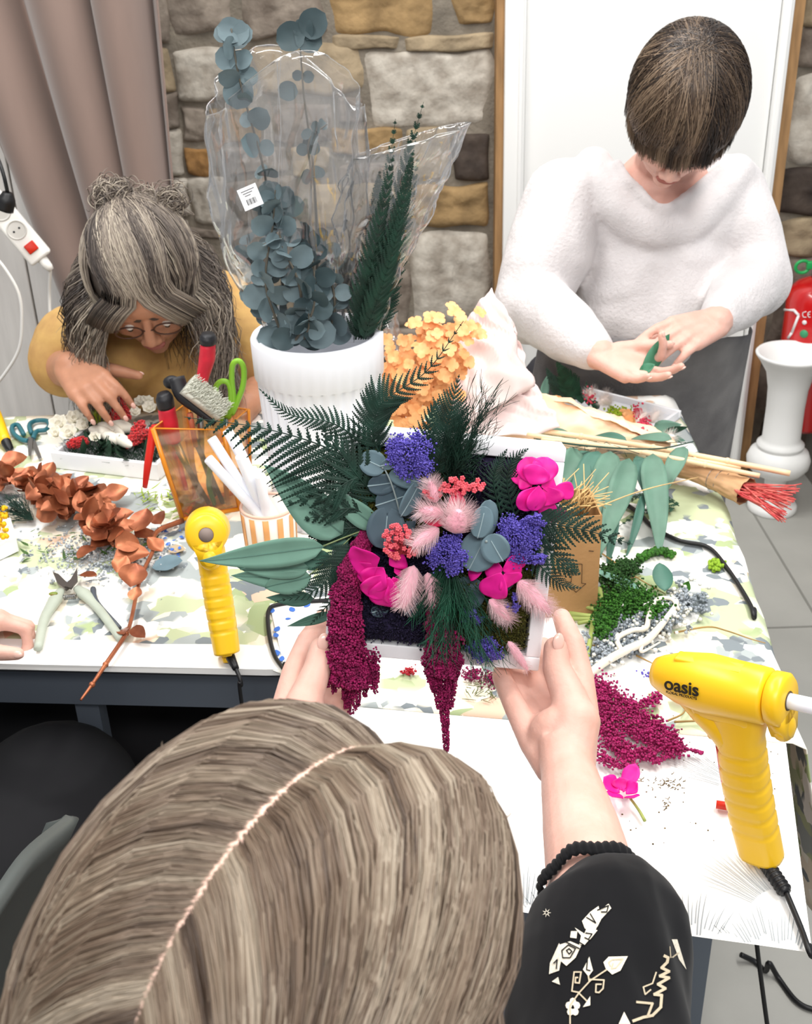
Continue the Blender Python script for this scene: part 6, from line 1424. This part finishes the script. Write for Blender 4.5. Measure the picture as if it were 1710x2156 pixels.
# ---- draping willow eucalyptus
we3 = mat('sage_leaf', '5c7e6c', .55, var=.12, scale=25)
tW = thing('willow_eucalyptus', 'drooping sage green eucalyptus with long leaves right of the held frame', 'dried branch', tz(1280, 960))
b = MB()
for x0, yy, x1, yy1, W_, h0, h1, sd_i, kk in ((1215, 945, 1190, 1030, 58, .07, .05, 0, 0), (1260, 950, 1210, 1060, 60, .08, .06, 0, 1), (1285, 950, 1275, 1090, 62, .085, .06, .05, 0), (1255, 960, 1290, 1085, 50, .075, .05, 0, 1), (1325, 965, 1300, 1130, 60, .09, .05, .04, 0), (1375, 955, 1365, 1120, 62, .08, .04, -.05, 0), (1340, 960, 1400, 1060, 44, .07, .05, 0, 1), (1440, 940, 1400, 1020, 46, .07, .05, 0, 0), (1240, 950, 1180, 1010, 50, .06, .05, 0, 1),
    (1150, 905, 1230, 925, 30, .06, .06, 0, 0), (1200, 915, 1110, 912, 26, .06, .05, 0, 0), (1320, 930, 1245, 905, 30, .07, .07, 0, 1), (1415, 925, 1330, 908, 30, .07, .07, 0, 0), (1300, 1080, 1268, 1180, 24, .05, .01, 0, 1), (1295, 1000, 1285, 1130, 44, .06, .03, 0, 0), (1355, 1040, 1330, 1150, 22, .05, .02, 0, 1), (1190, 980, 1215, 1060, 52, .055, .04, 0, 0), (1230, 1000, 1250, 1100, 44, .05, .03, 0, 1)):
    p0, p1 = tz(x0, yy, h0), tz(x1, yy1, h1); d = p1 - p0; b = MB(); b.leaf(p0, d, V((R(-.4, .4), -.7, 1)), d.length * 1.08, W_ * 1.45 / FOC, 'lance', -.5, .12, 12, .05, sd_i + R(-.08, .08), 3); solid(build('leaf', b, we3 if kk == 0 else we2, tW), .0005)
b = MB(); b.tube(smooth_path([tz(1130, 925, .06), tz(1250, 940, .085), tz(1380, 945, .08), tz(1460, 930, .06)], 20), [.0016, .001], 6)
for k in range(40): a = tz(R(1200, 1460), R(930, 965), R(.03, .07)); b.tube([a, a + V((R(-.05, .05), R(-.01, .02), R(-.01, .01)))], [.0007, .0004], 4)
build('stem', b, mat('dark_green_stem', '2f4c40', .6), tW)
# ---- cardboard box with arrow, raffia on top
kc = mat('cardboard', 'b08758', .8, var=.05, scale=10, bump=.2, bscale=200)
B0, B1 = tz(1128, 1300), tz(1256, 1292); bx = (B1 - B0); bx.z = 0; bw = bx.length; bx.normalize(); by = V((-bx.y, bx.x, 0)); bz = PY(1262, 1085, B1.y).z - TZ - .004
tK = thing('cardboard_box', 'upright brown cardboard box with a printed down arrow right of the held frame', 'box', B0.lerp(B1, .5) + by * .03)
bc = B0.lerp(B1, .5) + by * .035
b = MB(); RtK = Matrix((bx, by, UP)).transposed()
for s_, (dx, dy, w2, d2) in enumerate(((0, -.035, bw, .002), (0, .035, bw, .002), (-bw / 2 + .001, 0, .002, .07), (bw / 2 - .001, 0, .002, .07))): b.box(bc + bx * dx + by * dy + UP * (bz / 2), (w2, d2, bz), RtK)
b.box(bc + UP * .001, (bw, .07, .002), RtK); build('carton', b, kc, tK, False)
b = MB(); fo = bc - by * .0365
def fpt(px, py):
    r_ = ray(px, py); return CO + r_ * ((fo - CO).dot(by) / r_.dot(by))
ar = [(1205, 1187), (1226, 1188), (1225, 1228), (1234, 1229), (1213, 1247), (1190, 1224), (1203, 1226), (1205, 1187)]
for a, c in zip(ar[:-1], ar[1:]): b.tube([fpt(*a), fpt(*c)], .0007, 4, flat=.5)
b.tube([fpt(1240, 1160), fpt(1250, 1161)], .0006, 4); build('printed_arrow', b, mat('arrow_ink', '4c3826', .8), tK)
tS = thing('raffia', 'pale raffia straws poking out of the cardboard box', 'raffia', bc + UP * bz); stw = mat('straw', 'd9b67c', .7, var=.15, scale=40)
b = MB()
for i in range(60):
    p = bc + bx * R(-.024, .024) + by * R(-.02, .02) + UP * (bz - .02); d = V((R(-1, 1), R(-1, .5), R(.15, .9))).normalized(); b.tube([p, p + d * .02 + UP * .02, p + UP * .022 + d * R(.03, .055)], [.0009, .0006], 4)
for a, c in (((1240, 1075), (1470, 1005)), ((1205, 1030), (1275, 1070))): b.tube(smooth_path([tz(*a, .09), tz((a[0] + c[0]) / 2, (a[1] + c[1]) / 2 - 8, .10), tz(*c, .06)], 12), [.0010, .0007], 5)
build('straw', b, stw, tS, kind='stuff')
# ---- behind: the standing person's arrangement
tQ = thing('flower_tray', 'white tray of greens, peach flowers and white bunny tails near the sweater', 'flower arrangement', tz(1330, 880))
q0, q1 = tz(1185, 862), tz(1385, 915); qx = (q1 - q0).normalized(); qy = V((-qx.y, qx.x, 0)); qw = (q1 - q0).length
b = MB(); RtQ = Matrix((qx, qy, UP)).transposed(); qc = q0.lerp(q1, .5) + qy * .03
for s_ in (-1, 1): b.box(qc + qy * (s_ * .05) + UP * .008, (qw, .006, .014), RtQ, bev=.001); b.box(qc + qx * (s_ * (qw / 2 - .004)) + UP * .008, (.006, .092, .014), RtQ, bev=.001)
b.box(qc + UP * .002, (qw, .1, .003), RtQ); build('tray', b, wfr, tQ)
frond('fern_frond', [tz(1215, 842, .03), tz(1195, 800, .07), tz(1172, 762, .11)], .035, .007, fern_b, tQ, V((0, -1, .2)), 16, ang=.9, K=20)
frond('fern_frond', [tz(1190, 842, .03), tz(1170, 810, .06), tz(1150, 775, .09)], .025, .007, fern_d, tQ, V((0, -1, .2)), 12, ang=.9, K=20)
for a, c, W_, m_ in (((1145, 835), (1150, 795), .016, we), ((1225, 850), (1215, 812), .016, fern_b), ((1240, 855), (1232, 810), .014, fern_b), ((1262, 860), (1240, 840), .014, fern_b), ((1375, 905), (1438, 893), .026, we), ((1395, 915), (1450, 945), .02, we2), ((1400, 910), (1452, 898), .012, fern_b)):
    b = MB(); p0, p1 = tz(*a, .03), tz(*c, .045); b.leaf(p0, p1 - p0, V((.1, -1, .5)), (p1 - p0).length, W_, 'lance', .3, .1, 8, .02, 0, 2); solid(build('leaf', b, m_, tQ), .0006)
for c, r_ in (((1172, 845), .011), ((1330, 880), .012), ((1345, 888), .011), ((1318, 874), .009)):
    b = MB(); 
    for k in range(9): flor(b, tz(c[0] + R(-8, 8), c[1] + R(-5, 5), .04), .009, V((R(-.6, .6), -.6, 1)))
    build('peach_blossom', b, org, tQ)
for c, w_, cc in (((1300, 869), 20, 'a7bb2a'),):
    b = MB(); 
    for k in range(220): b.ball(tz(c[0] + random.gauss(0, 12), c[1] + random.gauss(0, 6), .035 + R(0, .008)), R(.0012, .0022))
    build('moss_tuft', b, mat('lime_moss', '9db52c', .8), tQ)
pk3 = mat('red_pink_grains', 'd8405c', .7)
for c, n_ in (((1243, 832), 70), ((1358, 893), 150), ((1345, 868), 70)):
    b = MB()
    for k in range(n_): b.ball(tz(c[0] + random.gauss(0, 6), c[1] + random.gauss(0, 8), .045 + R(0, .01)), R(.0013, .0022))
    build('berry_cluster', b, pk3, tQ)
wb_ = mat('white_bunny', 'f2e6df', .9, sheen=.5); wh_ = mat('white_awn', 'f7f1ee', .8)
def tzp(px, py, h): return tz(px, py, h)
for a, c in (((1262, 852), (1282, 832)), ((1340, 893), (1362, 868)), ((1368, 890), (1388, 866)), ((1250, 845), (1243, 822)), ((1285, 848), (1268, 842)), ((1395, 925), (1420, 918))):
    bunny(a, c, .0058, .04, .06, tQ, (wb_, wh_), tzp, 160, hl=.016)
# ---- black cable on the right
b = cable([tz(1240, 1010, .004), tz(1300, 1050, .004), tz(1345, 1080, .004), tz(1375, 1110, .004), tz(1430, 1138, .004), tz(1490, 1152, .004), tz(1530, 1195, .004), tz(1575, 1265, .004), tz(1588, 1300, .002), PX(1586, 1328, rx(1.12) + .016), V((rx(1.12) + .02, 1.12, .4)), V((.5, 1.0, .01))], .0032, 70); single('power_cable', b, rub, 'black cable snaking over the cloth to the right table edge', 'cable')
# ---- small dark fern, moss, lichen, twisted branch, leaves, twigs
tt = thing('fern_sprig', 'small dark ring shaped fern sprig lying on the cloth right of the drooping eucalyptus', 'sprig', tz(1350, 1070))
frond('fern_frond', [tz(1430, 1065, .01), tz(1380, 1040, .015), tz(1330, 1050, .012), tz(1270, 1100, .006)], .020, .006, fern_b, tt, UP, 16, ang=1.0, K=20)
frond('fern_frond', [tz(1420, 1070, .008), tz(1360, 1075, .01), tz(1300, 1110, .008)], .018, .006, fern_b, tt, UP, 12, ang=1.0, K=20)
mgr = mat('fresh_moss', '3f7a22', .85, col2='234d12', scale=90, bump=.6, bscale=300)
def clump(name, lab_, m, pts, n, r_, hs, grs_=(.0016, .0036), cat_='moss'):
    b = MB()
    for i in range(n):
        c = random.choice(pts); x, y = c[0] + random.gauss(0, c[2]), c[1] + random.gauss(0, c[3]); 
        b.ball(tz(x, y, abs(random.gauss(0, hs))), R(*grs_))
    return single(name, b, m, lab_, cat_)
clump('moss_clump', 'bright green curly moss clump between the grey lichen and the cardboard box', mgr, [(1300, 1270, 22, 16), (1340, 1262, 20, 14), (1275, 1300, 14, 12), (1380, 1280, 16, 10), (1270, 1320, 8, 12)], 5200, .0, .012, (.0009, .0022))
clump('moss_clump', 'dark green moss tuft behind the flat sage leaf', mat('deep_moss', '2f5a22', .85, col2='1c3a14', scale=90), [(1290, 1210, 14, 12), (1320, 1195, 12, 8), (1310, 1230, 10, 10)], 2600, .0, .008, (.0009, .0022))
clump('moss_tuft', 'narrow green moss strand arching at the top of the moss', mgr, [(1350 + k * 9, 1175 - 10 * math.sin(k / 7 * PI) - k * 1.2, 4, 3) for k in range(8)], 420, 0, .004)
clump('moss_tuft', 'tiny lime moss tuft alone on the right of the cloth', mat('lime_moss2', '86a82a', .85), [(1508, 1188, 6, 5)], 120, 0, .003)
tt = thing('cut_stems', 'bunch of pale green cut stems lying against the cardboard box', 'stems', tz(1220, 1290)); gst = mat('green_stem', '9aa65a', .6, var=.15)
for a, c, r_ in (((1213, 1270), (1275, 1290), .0034), ((1198, 1292), (1270, 1300), .0036), ((1200, 1303), (1272, 1303), .0030), ((1262, 1240), (1272, 1300), .0038), ((1250, 1310), (1236, 1385), .0038), ((1218, 1312), (1270, 1302), .0026)):
    b = MB(); b.tube([tz(*a, .012), tz((a[0] + c[0]) / 2, (a[1] + c[1]) / 2, .010), tz(*c, .008)], [r_, r_ * .8, r_ * .9], 8); build('stem', b, gst, tt)
lic = mat('grey_lichen', 'a9b0b6', .9, col2='7c858d', scale=60)
tt = thing('lichen_clump', 'heap of silver grey lichen on the right side of the cloth', 'lichen', tz(1350, 1330)); b = MB()
for i in range(260):
    t_ = R(0, 1); x, y = 1255 + 200 * t_ + random.gauss(0, 16), 1385 - 120 * t_ + random.gauss(0, 16); p = tz(x, y, R(0, .012)); d = V((R(-1, 1), R(-1, 1), R(.1, .9))).normalized()
    for k in range(5): e = p + (d + V((R(-.8, .8), R(-.8, .8), R(-.3, .5)))).normalized() * R(.006, .013); b.tube([p, p.lerp(e, .5) + V((R(-.002, .002), R(-.002, .002), .001)), e], [.0012, .0010, .0008], 4); b.ball(e, R(.0012, .0026))
    p2 = p
build('lichen_twigs', b, lic, tt, kind='stuff')
b = MB()
for i in range(320): t_ = R(0, 1); b.ball(tz(1265 + 190 * t_ + random.gauss(0, 24), 1380 - 125 * t_ + random.gauss(0, 20), R(0, .02)), R(.0012, .0034))
build('pale_flakes', b, mat('pale_flakes', 'e3e2d8', .9), tt, kind='stuff')
tt = thing('twisted_branch', 'white bleached twisting branch lying over the grey lichen', 'branch', tz(1300, 1390)); wb = mat('bleached_wood', 'e3dccb', .7, var=.08, scale=30)
b = MB(); b.tube(smooth_path([tz(1240, 1422, .010), tz(1270, 1396, .014), tz(1320, 1368, .018), tz(1360, 1350, .020), tz(1385, 1325, .022), tz(1405, 1300, .020), tz(1425, 1270, .016), tz(1415, 1255, .01), tz(1422, 1245, .008)], 40), [.0052, .0048, .0036, .002], 8)
b.tube(smooth_path([tz(1310, 1372, .020), tz(1300, 1345, .018), tz(1330, 1328, .020), tz(1360, 1322, .022), tz(1368, 1290, .022), tz(1385, 1262, .022), tz(1415, 1262, .02), tz(1430, 1285, .016)], 40), [.003, .0034, .003, .0022], 8)
b.tube(smooth_path([tz(1352, 1355, .02), tz(1352, 1372, .014), tz(1390, 1352, .012)], 14), [.003, .001], 6); build('wood', b, wb, tt)
b = MB(); b.leaf(tz(1345, 1240, .012), tz(1255, 1208, .014) - tz(1345, 1240, .012), UP, .075, .017, 'lance', .2, .1, 10); solid(single('leaf', b, we, 'long flat sage leaf lying over the moss', 'leaf'), .0005)
b = MB(); b.leaf(tz(1400, 1245, .018), tz(1390, 1180, .03) - tz(1400, 1245, .012), V((0, -.4, 1)), .050, .026, 'oval', -.2, .1, 10); solid(single('leaf', b, we2, 'broad sage leaf standing right of the moss', 'leaf'), .0005)
b = MB(); b.leaf(tz(1440, 1248, .004), tz(1462, 1226, .01) - tz(1440, 1248, .004), UP, .018, .014, 'oval', 1.5, .3, 8); solid(single('leaf', b, mgr, 'tiny curled bright green leaf right of the lichen', 'leaf'), .0005)
twm = mat('brown_twig', '9a7a45', .7, var=.15)
for pts, lb in (([(1420, 1332), (1490, 1320), (1530, 1328), (1580, 1345), (1612, 1354)], 'long thin twig reaching right over the table edge'), ([(1210, 1365), (1260, 1358), (1275, 1354)], 'short twig beside the fingertips of the raised hand'), ([(1260, 1240), (1310, 1222), (1350, 1214)], 'thin twig crossing the flat sage leaf'), ([(1340, 1380), (1385, 1402)], 'short twig under the white branch'), ([(1260, 1160), (1340, 1215), (1400, 1250)], 'dark thin twig slanting above the moss'), ([(1405, 1518), (1440, 1500), (1446, 1470)], 'thin bent grey twig left of the right glue gun'), ([(1420, 1520), (1490, 1515), (1500, 1500), (1480, 1480)], 'grey wire twig under the glue gun barrel')):
    b = MB(); b.tube(smooth_path([tz(x, y, .006) for x, y in pts], 20), [.0013, .0006], 5); single('twig', b, twm, lb, 'twig')
clump('statice_sprig', 'small loose purple statice sprig at the right end of the lichen', pu, [(1385, 1420, 16, 6), (1400, 1428, 8, 6)], 260, 0, .004, (.0008, .0016), 'flower')
b = MB()
for a, c, W_ in (((1438, 1445), (1410, 1440), .012), ((1438, 1445), (1425, 1412), .012), ((1438, 1450), (1430, 1475), .016), ((1440, 1450), (1452, 1465), .012)):
    p0, p1 = tz(*a, .010), tz(*c, .012); b.leaf(p0, p1 - p0, UP, (p1 - p0).length, W_, 'petal', .5, .15, 8, .04, 0, 2)
solid(single('petal_cluster', b, mgt, 'magenta petals tucked under the right glue gun barrel', 'flower petals'), .0005)
# ---- amaranth heap
b = MB(); AX = [([(1248, 1440), (1300, 1480), (1360, 1520), (1420, 1560)], 16), ([(1250, 1480), (1310, 1530), (1370, 1560), (1425, 1590)], 16), ([(1250, 1530), (1300, 1580), (1350, 1590), (1380, 1600)], 13), ([(1330, 1490), (1370, 1480), (1388, 1465)], 9), ([(1252, 1590), (1290, 1610), (1340, 1618)], 9), ([(1400, 1560), (1430, 1575), (1480, 1586)], 4), ([(1350, 1540), (1400, 1570), (1440, 1580)], 12), ([(1420, 1585), (1390, 1600), (1380, 1606)], 4), ([(1250, 1455), (1290, 1560), (1330, 1600)], 14)]
for pts, w_ in AX:
    P = [tz(x, y, .006) for x, y in pts]; sp_ = smooth_path(P, 30); n_ = int((P[-1] - P[0]).length * w_ * 620)
    for i in range(n_):
        t_ = R(0, 1); k = min(int(t_ * 30), 29); c = sp_[k].lerp(sp_[k + 1], t_ * 30 - k); s_ = w_ / 2400 * (1.15 - .5 * t_)
        q = abs(noise.noise(V((c.x * 60, c.y * 60, w_)))); b.ball(c + V((random.gauss(0, s_), random.gauss(0, s_), abs(random.gauss(0, s_)))), R(.0009, .0018))
single('amaranth_heap', b, mat('amaranth_pink', 'b3206a', .75, col2='86154c', scale=180), 'heap of magenta amaranth tassels lying right of the raised wrist', 'dried flower')
clump('amaranth_scraps', 'scraps of dark red amaranth on the cloth just below the held frame', am, [(1000, 1420, 14, 7), (1040, 1430, 12, 8), (1080, 1425, 14, 8), (1110, 1450, 12, 10)], 900, 0, .004, (.0007, .0014), 'dried flower')
clump('amaranth_scrap', 'small red scrap on the cloth between the two hanging tassels', mat('red_scrap', 'b51a2c', .7), [(862, 1414, 10, 4)], 60, 0, .003, (.0008, .0016), 'dried flower')
b = MB()
for i in range(80): p = tz(R(980, 1085), R(1430, 1475), R(0, .004)); d = V((R(-1, 1), R(-1, 1), .1)); b.tube([p, p + d * .006, p + d * R(.008, .014)], [.0006, .0003], 4)
single('moss_scraps', b, mat('moss_scrap', '5f6a34', .8), 'wisps of green moss on the cloth between frame and white paper', 'moss', kind='stuff')
# ---- petals with stem, crumbs
tt = thing('hydrangea_sprig', 'magenta petal sprig with short green stem on the white paper right of the forearm', 'flower sprig', tz(1310, 1660))
b = MB()
for a, c, W_ in (((1305, 1670), (1268, 1645), .022), ((1305, 1672), (1285, 1690), .018), ((1312, 1668), (1338, 1622), .018), ((1318, 1672), (1345, 1655), .017), ((1310, 1665), (1305, 1640), .020), ((1322, 1676), (1338, 1690), .016)):
    p0, p1 = tz(*a, .008), tz(*c, .014); b.leaf(p0, p1 - p0, UP, (p1 - p0).length * 1.1, W_, 'petal', .6, .14, 8, .05, 0, 2)
solid(build('petals', b, mgt, tt), .0005); b = MB(); b.tube(smooth_path([tz(1325, 1678, .006), tz(1345, 1705, .005), tz(1358, 1728, .004)], 8), [.0014, .0018], 6); build('stem', b, gst, tt)
brc = mat('brown_crumbs', '6b5a3c', .85, var=.4, scale=200)
for (cx, cy, sx, sy, n_, lb) in ((1412, 1650, 14, 7, 40, 'brown moss crumbs on the white paper left of the red stand'), (1403, 1693, 5, 6, 16, 'tiny dark crumb below the brown moss crumbs'), (1340, 1640, 26, 5, 22, 'dark specks just below the amaranth heap')):
    b = MB()
    for i in range(n_): p = tz(random.gauss(cx, sx), random.gauss(cy, sy), .001); d = V((R(-1, 1), R(-1, 1), R(0, .4))); b.tube([p, p + d * .002 + V((.001, 0, 0)), p + d * .004], [.0006, .0003], 4)
    single('moss_crumbs', b, brc, lb, 'crumbs', kind='stuff')
b = MB()
for i in range(70): p = tz(R(1270, 1670), R(1480, 1780), .0); 
for i in range(70):
    p = tz(R(1300, 1640), R(1500, 1780), .0); b.ball(p, R(.0004, .001))
single('specks', b, brc, 'fine dark specks sprinkled on the white paper', 'crumbs', kind='stuff')
# ================================================================ FLOOR AND WALL THINGS AT THE RIGHT
UC = PZ(1629, 1078, 0); UC = V((UC.x + .0, UC.y + .02, 0)); uz = PY(1690, 742, UC.y).z
wpl = mat('white_plastic_urn', 'eeeeec', .45, spec=.35)
b = MB(); S_ = uz / .60
b.lathe(UC, [(r_ * S_ * 1.02, z_ * S_) for r_, z_ in ((0, 0), (.082, 0), (.085, .006), (.085, .020), (.080, .026), (.055, .036), (.042, .060), (.036, .100), (.038, .125), (.050, .140), (.085, .155), (.105, .180), (.108, .205), (.098, .232), (.078, .246), (.074, .250), (.080, .256), (.080, .264), (.070, .272), (.064, .285), (.063, .40), (.066, .47), (.078, .53), (.105, .575), (.118, .592), (.120, .598), (.116, .603), (.108, .600), (.088, .575), (.066, .53), (.058, .45), (0, .44))], 56)
single('urn', b, wpl, 'tall white flower urn standing on the concrete floor beside the door', 'urn')
EC = PY(1712, 700, 2.98); ez = PY(1712, 590, 2.98).z; eb_ = ez - .42
tX = thing('fire_extinguisher', 'red fire extinguisher with green ring hanging on the stone wall at the right edge', 'fire extinguisher', (EC.x, 2.98, eb_))
rdx = mat('extinguisher_red', 'c9161a', .25, spec=.6, coat=.5); xc = V((EC.x, 2.98, 0)); xr_ = .082
b = MB(); b.lathe(xc, [(0, eb_), (xr_ - .008, eb_), (xr_, eb_ + .012), (xr_, ez - .05), (xr_ * .93, ez - .025), (xr_ * .7, ez - .006), (xr_ * .35, ez + .006), (0, ez + .01)], 40); build('cylinder', b, rdx, tX)
b = MB(); b.lathe(xc, [(0, ez + .0), (.024, ez), (.024, ez + .022), (.018, ez + .03), (.018, ez + .06), (0, ez + .062)], 20); b.box(xc + V((.02, -.01, ez + .075)), (.09, .022, .014), bev=.004); b.tube(smooth_path([xc + V((0, -.02, ez + .05)), xc + V((.03, -.05, ez + .12)), xc + V((.0, -.055, ez + .17)), xc + V((.02, -.05, ez + .24)), xc + V((.08, -.05, ez + .1)), xc + V((.095, -.03, ez - .15))], 30), .011, 10); build('valve_and_hose', b, rub, tX)
b = MB(); rc = PY(1690, 562, 2.9); b.tube([rc + V((.018 * math.cos(a * PI / 10), 0, .016 * math.sin(a * PI / 10))) for a in range(21)], .0045, 8, cap=False); b.box(rc + V((.03, .0, .004)), (.04, .014, .02), bev=.003); build('safety_pin_ring', b, mat('green_plastic', '1f9a4f', .4), tX)
wi = mat('label_print_white', 'efecec', .6)
def cyl(px, py): 
    r_ = ray(px, py); A_ = r_.x ** 2 + r_.y ** 2; o_ = CO - xc; B_ = 2 * (r_.x * o_.x + r_.y * o_.y); C__ = o_.x ** 2 + o_.y ** 2 - (xr_ + .0012) ** 2; D_ = B_ * B_ - 4 * A_ * C__
    if D_ < 0: return None
    return CO + r_ * ((-B_ - math.sqrt(D_)) / (2 * A_))
b = MB()
def cl(pts, w_):
    for a, c in zip(pts[:-1], pts[1:]):
        P = [cyl(*a), cyl(*c)]
        if None in P: continue
        b.tube(P, w_, 5)
cl([(1652, 652), (1672, 653), (1682, 664), (1668, 700), (1660, 712)], .004); cl([(1646, 668), (1654, 669)], .0014)
for k in range(5): cl([(1640, 655 + k * 12), (1648, 656 + k * 12)], .0016)
cl([(1698, 656), (1691, 658), (1690, 663), (1692, 668), (1698, 668)], .0012); cl([(1707, 656), (1702, 658), (1701, 663), (1703, 668), (1707, 668)], .0012); cl([(1702, 662), (1706, 662)], .001)
build('printed_label', b, wi, tX)
for (x, y, r_, m_) in ((1694, 679, .006, wi), (1693, 703, .011, mat('green_badge', '3f9a6a', .5))):
    p = cyl(x, y); b = MB(); nrm = (p - xc); nrm.z = 0; b.lathe(p, [(0, .001), (r_, .001), (r_, -.001)], 20, nrm, UP); build('badge', b, m_, tX)
# floor cable at lower right
b = cable([PY(1545, 1992, .80), PZ(1560, 2010, .02), PZ(1590, 2025, .006), PZ(1612, 2044, .006), PZ(1620, 2028, .03), PZ(1640, 2060, .006), PZ(1680, 2110, .006), PZ(1730, 2130, .006), PZ(1830, 2150, .006)][1:], .0045, 60); single('power_cable', b, rub, 'black cable lying on the concrete floor at the lower right', 'cable')
# ================================================================ LEFT WALL THINGS
wpk = mat('white_abs', 'efede8', .4); tY = thing('power_strip', 'white power strip with a red switch hanging slanted at the left edge', 'power strip', PY(50, 490, 2.3))
a0, a1 = PY(-60, 370, 2.28), PY(88, 545, 2.28); d = (a1 - a0).normalized(); nrm = V((.15, -1, .35)); nrm = (nrm - nrm.dot(d) * d).normalized(); sx = d.cross(nrm); RtY = Matrix((sx, d, nrm)).transposed(); Lp_ = (a1 - a0).length; cY = (a0 + a1) / 2
b = MB(); b.box(cY, (.050, Lp_, .030), RtY, bev=.006); b.lathe(a1 - d * .002, [(0, 0), (.011, 0), (.009, .022), (.006, .03), (0, .03)], 16, d); build('strip_body', b, wpk, tY)
b = MB(); b.box(a1 - d * .030 + nrm * .016, (.022, .020, .006), RtY, bev=.002); build('rocker_switch', b, mat('switch_red', 'c92a14', .3), tY)
for k in range(4):
    b = MB(); c = a1 - d * (.072 + .045 * k) + nrm * .0145; x, y = sx, d; b.tube([c + x * .018 * math.cos(a * PI / 12) + y * .018 * math.sin(a * PI / 12) for a in range(25)], .0022, 6, cap=False); b.lathe(c - nrm * .000, [(0, .0008), (.016, .0008)], 20, nrm); so = build('socket', b, mat('socket_shade', 'd3d0ca', .5), tY)
    b = MB(); 
    for s_ in (-1, 1): b.lathe(c + x * s_ * .0065, [(0, .0012), (.0022, .0012)], 10, nrm)
    build('socket_hole', b, inkk, so)
b = cable([a1 + d * .025, PY(104, 620, 2.3), PY(108, 680, 2.3), PY(125, 710, 2.34), V((a1.x + .05, 2.35, .5)), V((a1.x, 2.3, .02))], .0035); build('power_cable', b, wpk, tY)
c = PY(14, 425, 2.22); b = MB(); b.tube(smooth_path([PY(8, 440, 2.22), PY(14, 420, 2.22), PY(16, 405, 2.22)], 8), [.019, .017, .009], 12); b.tube(smooth_path([PY(16, 405, 2.22), PY(8, 370, 2.22), PY(-4, 335, 2.24), PY(-30, 280, 2.3), PY(-80, 100, 2.4)], 20), .0038, 8); single('power_plug', b, rub, 'black power plug with its cable in the top socket of the white strip', 'plug')
b = cable([PY(-30, 520, 2.25), PY(10, 565, 2.25), PY(40, 620, 2.25), PY(46, 680, 2.25), PY(38, 740, 2.25), PY(0, 800, 2.25), PY(-40, 840, 2.25)], .0034); single('power_cable', b, wpk, 'white cable looping down at the left edge before the white boards', 'cable')
# dark coat heap added to stand in for the shade under the long table
b = MB(); cb_ = mat('shade_heap_cloth', '101014', .95)
b.caps([V((-.80, 1.55, .28)), V((-.45, 1.50, .30)), V((-.10, 1.55, .28)), V((.15, 1.5, .18))], [.26, .29, .26, .16], 20); b.ell(V((-.45, 1.3, .16)), (.3, .16, .14), None, 20)
tU = thing('coat', 'heap of dark coats added to fill the shade under the long table', 'coat', (-.35, 1.5, 0)); flesh('cloth', b, cb_, tU, .012, 6, post=lambda p: p + V((0, -1, .5)) * .02 * noise.noise(p * 14))
b = MB(); p = V((-.30, 1.20, .20)); b.box(p, (.26, .004, .34), Matrix.Rotation(.5, 3, 'Y')); single('board', b, mat('brown_board', '6a5446', .8), 'brown panel leaning under the long table', 'board', smooth=False)
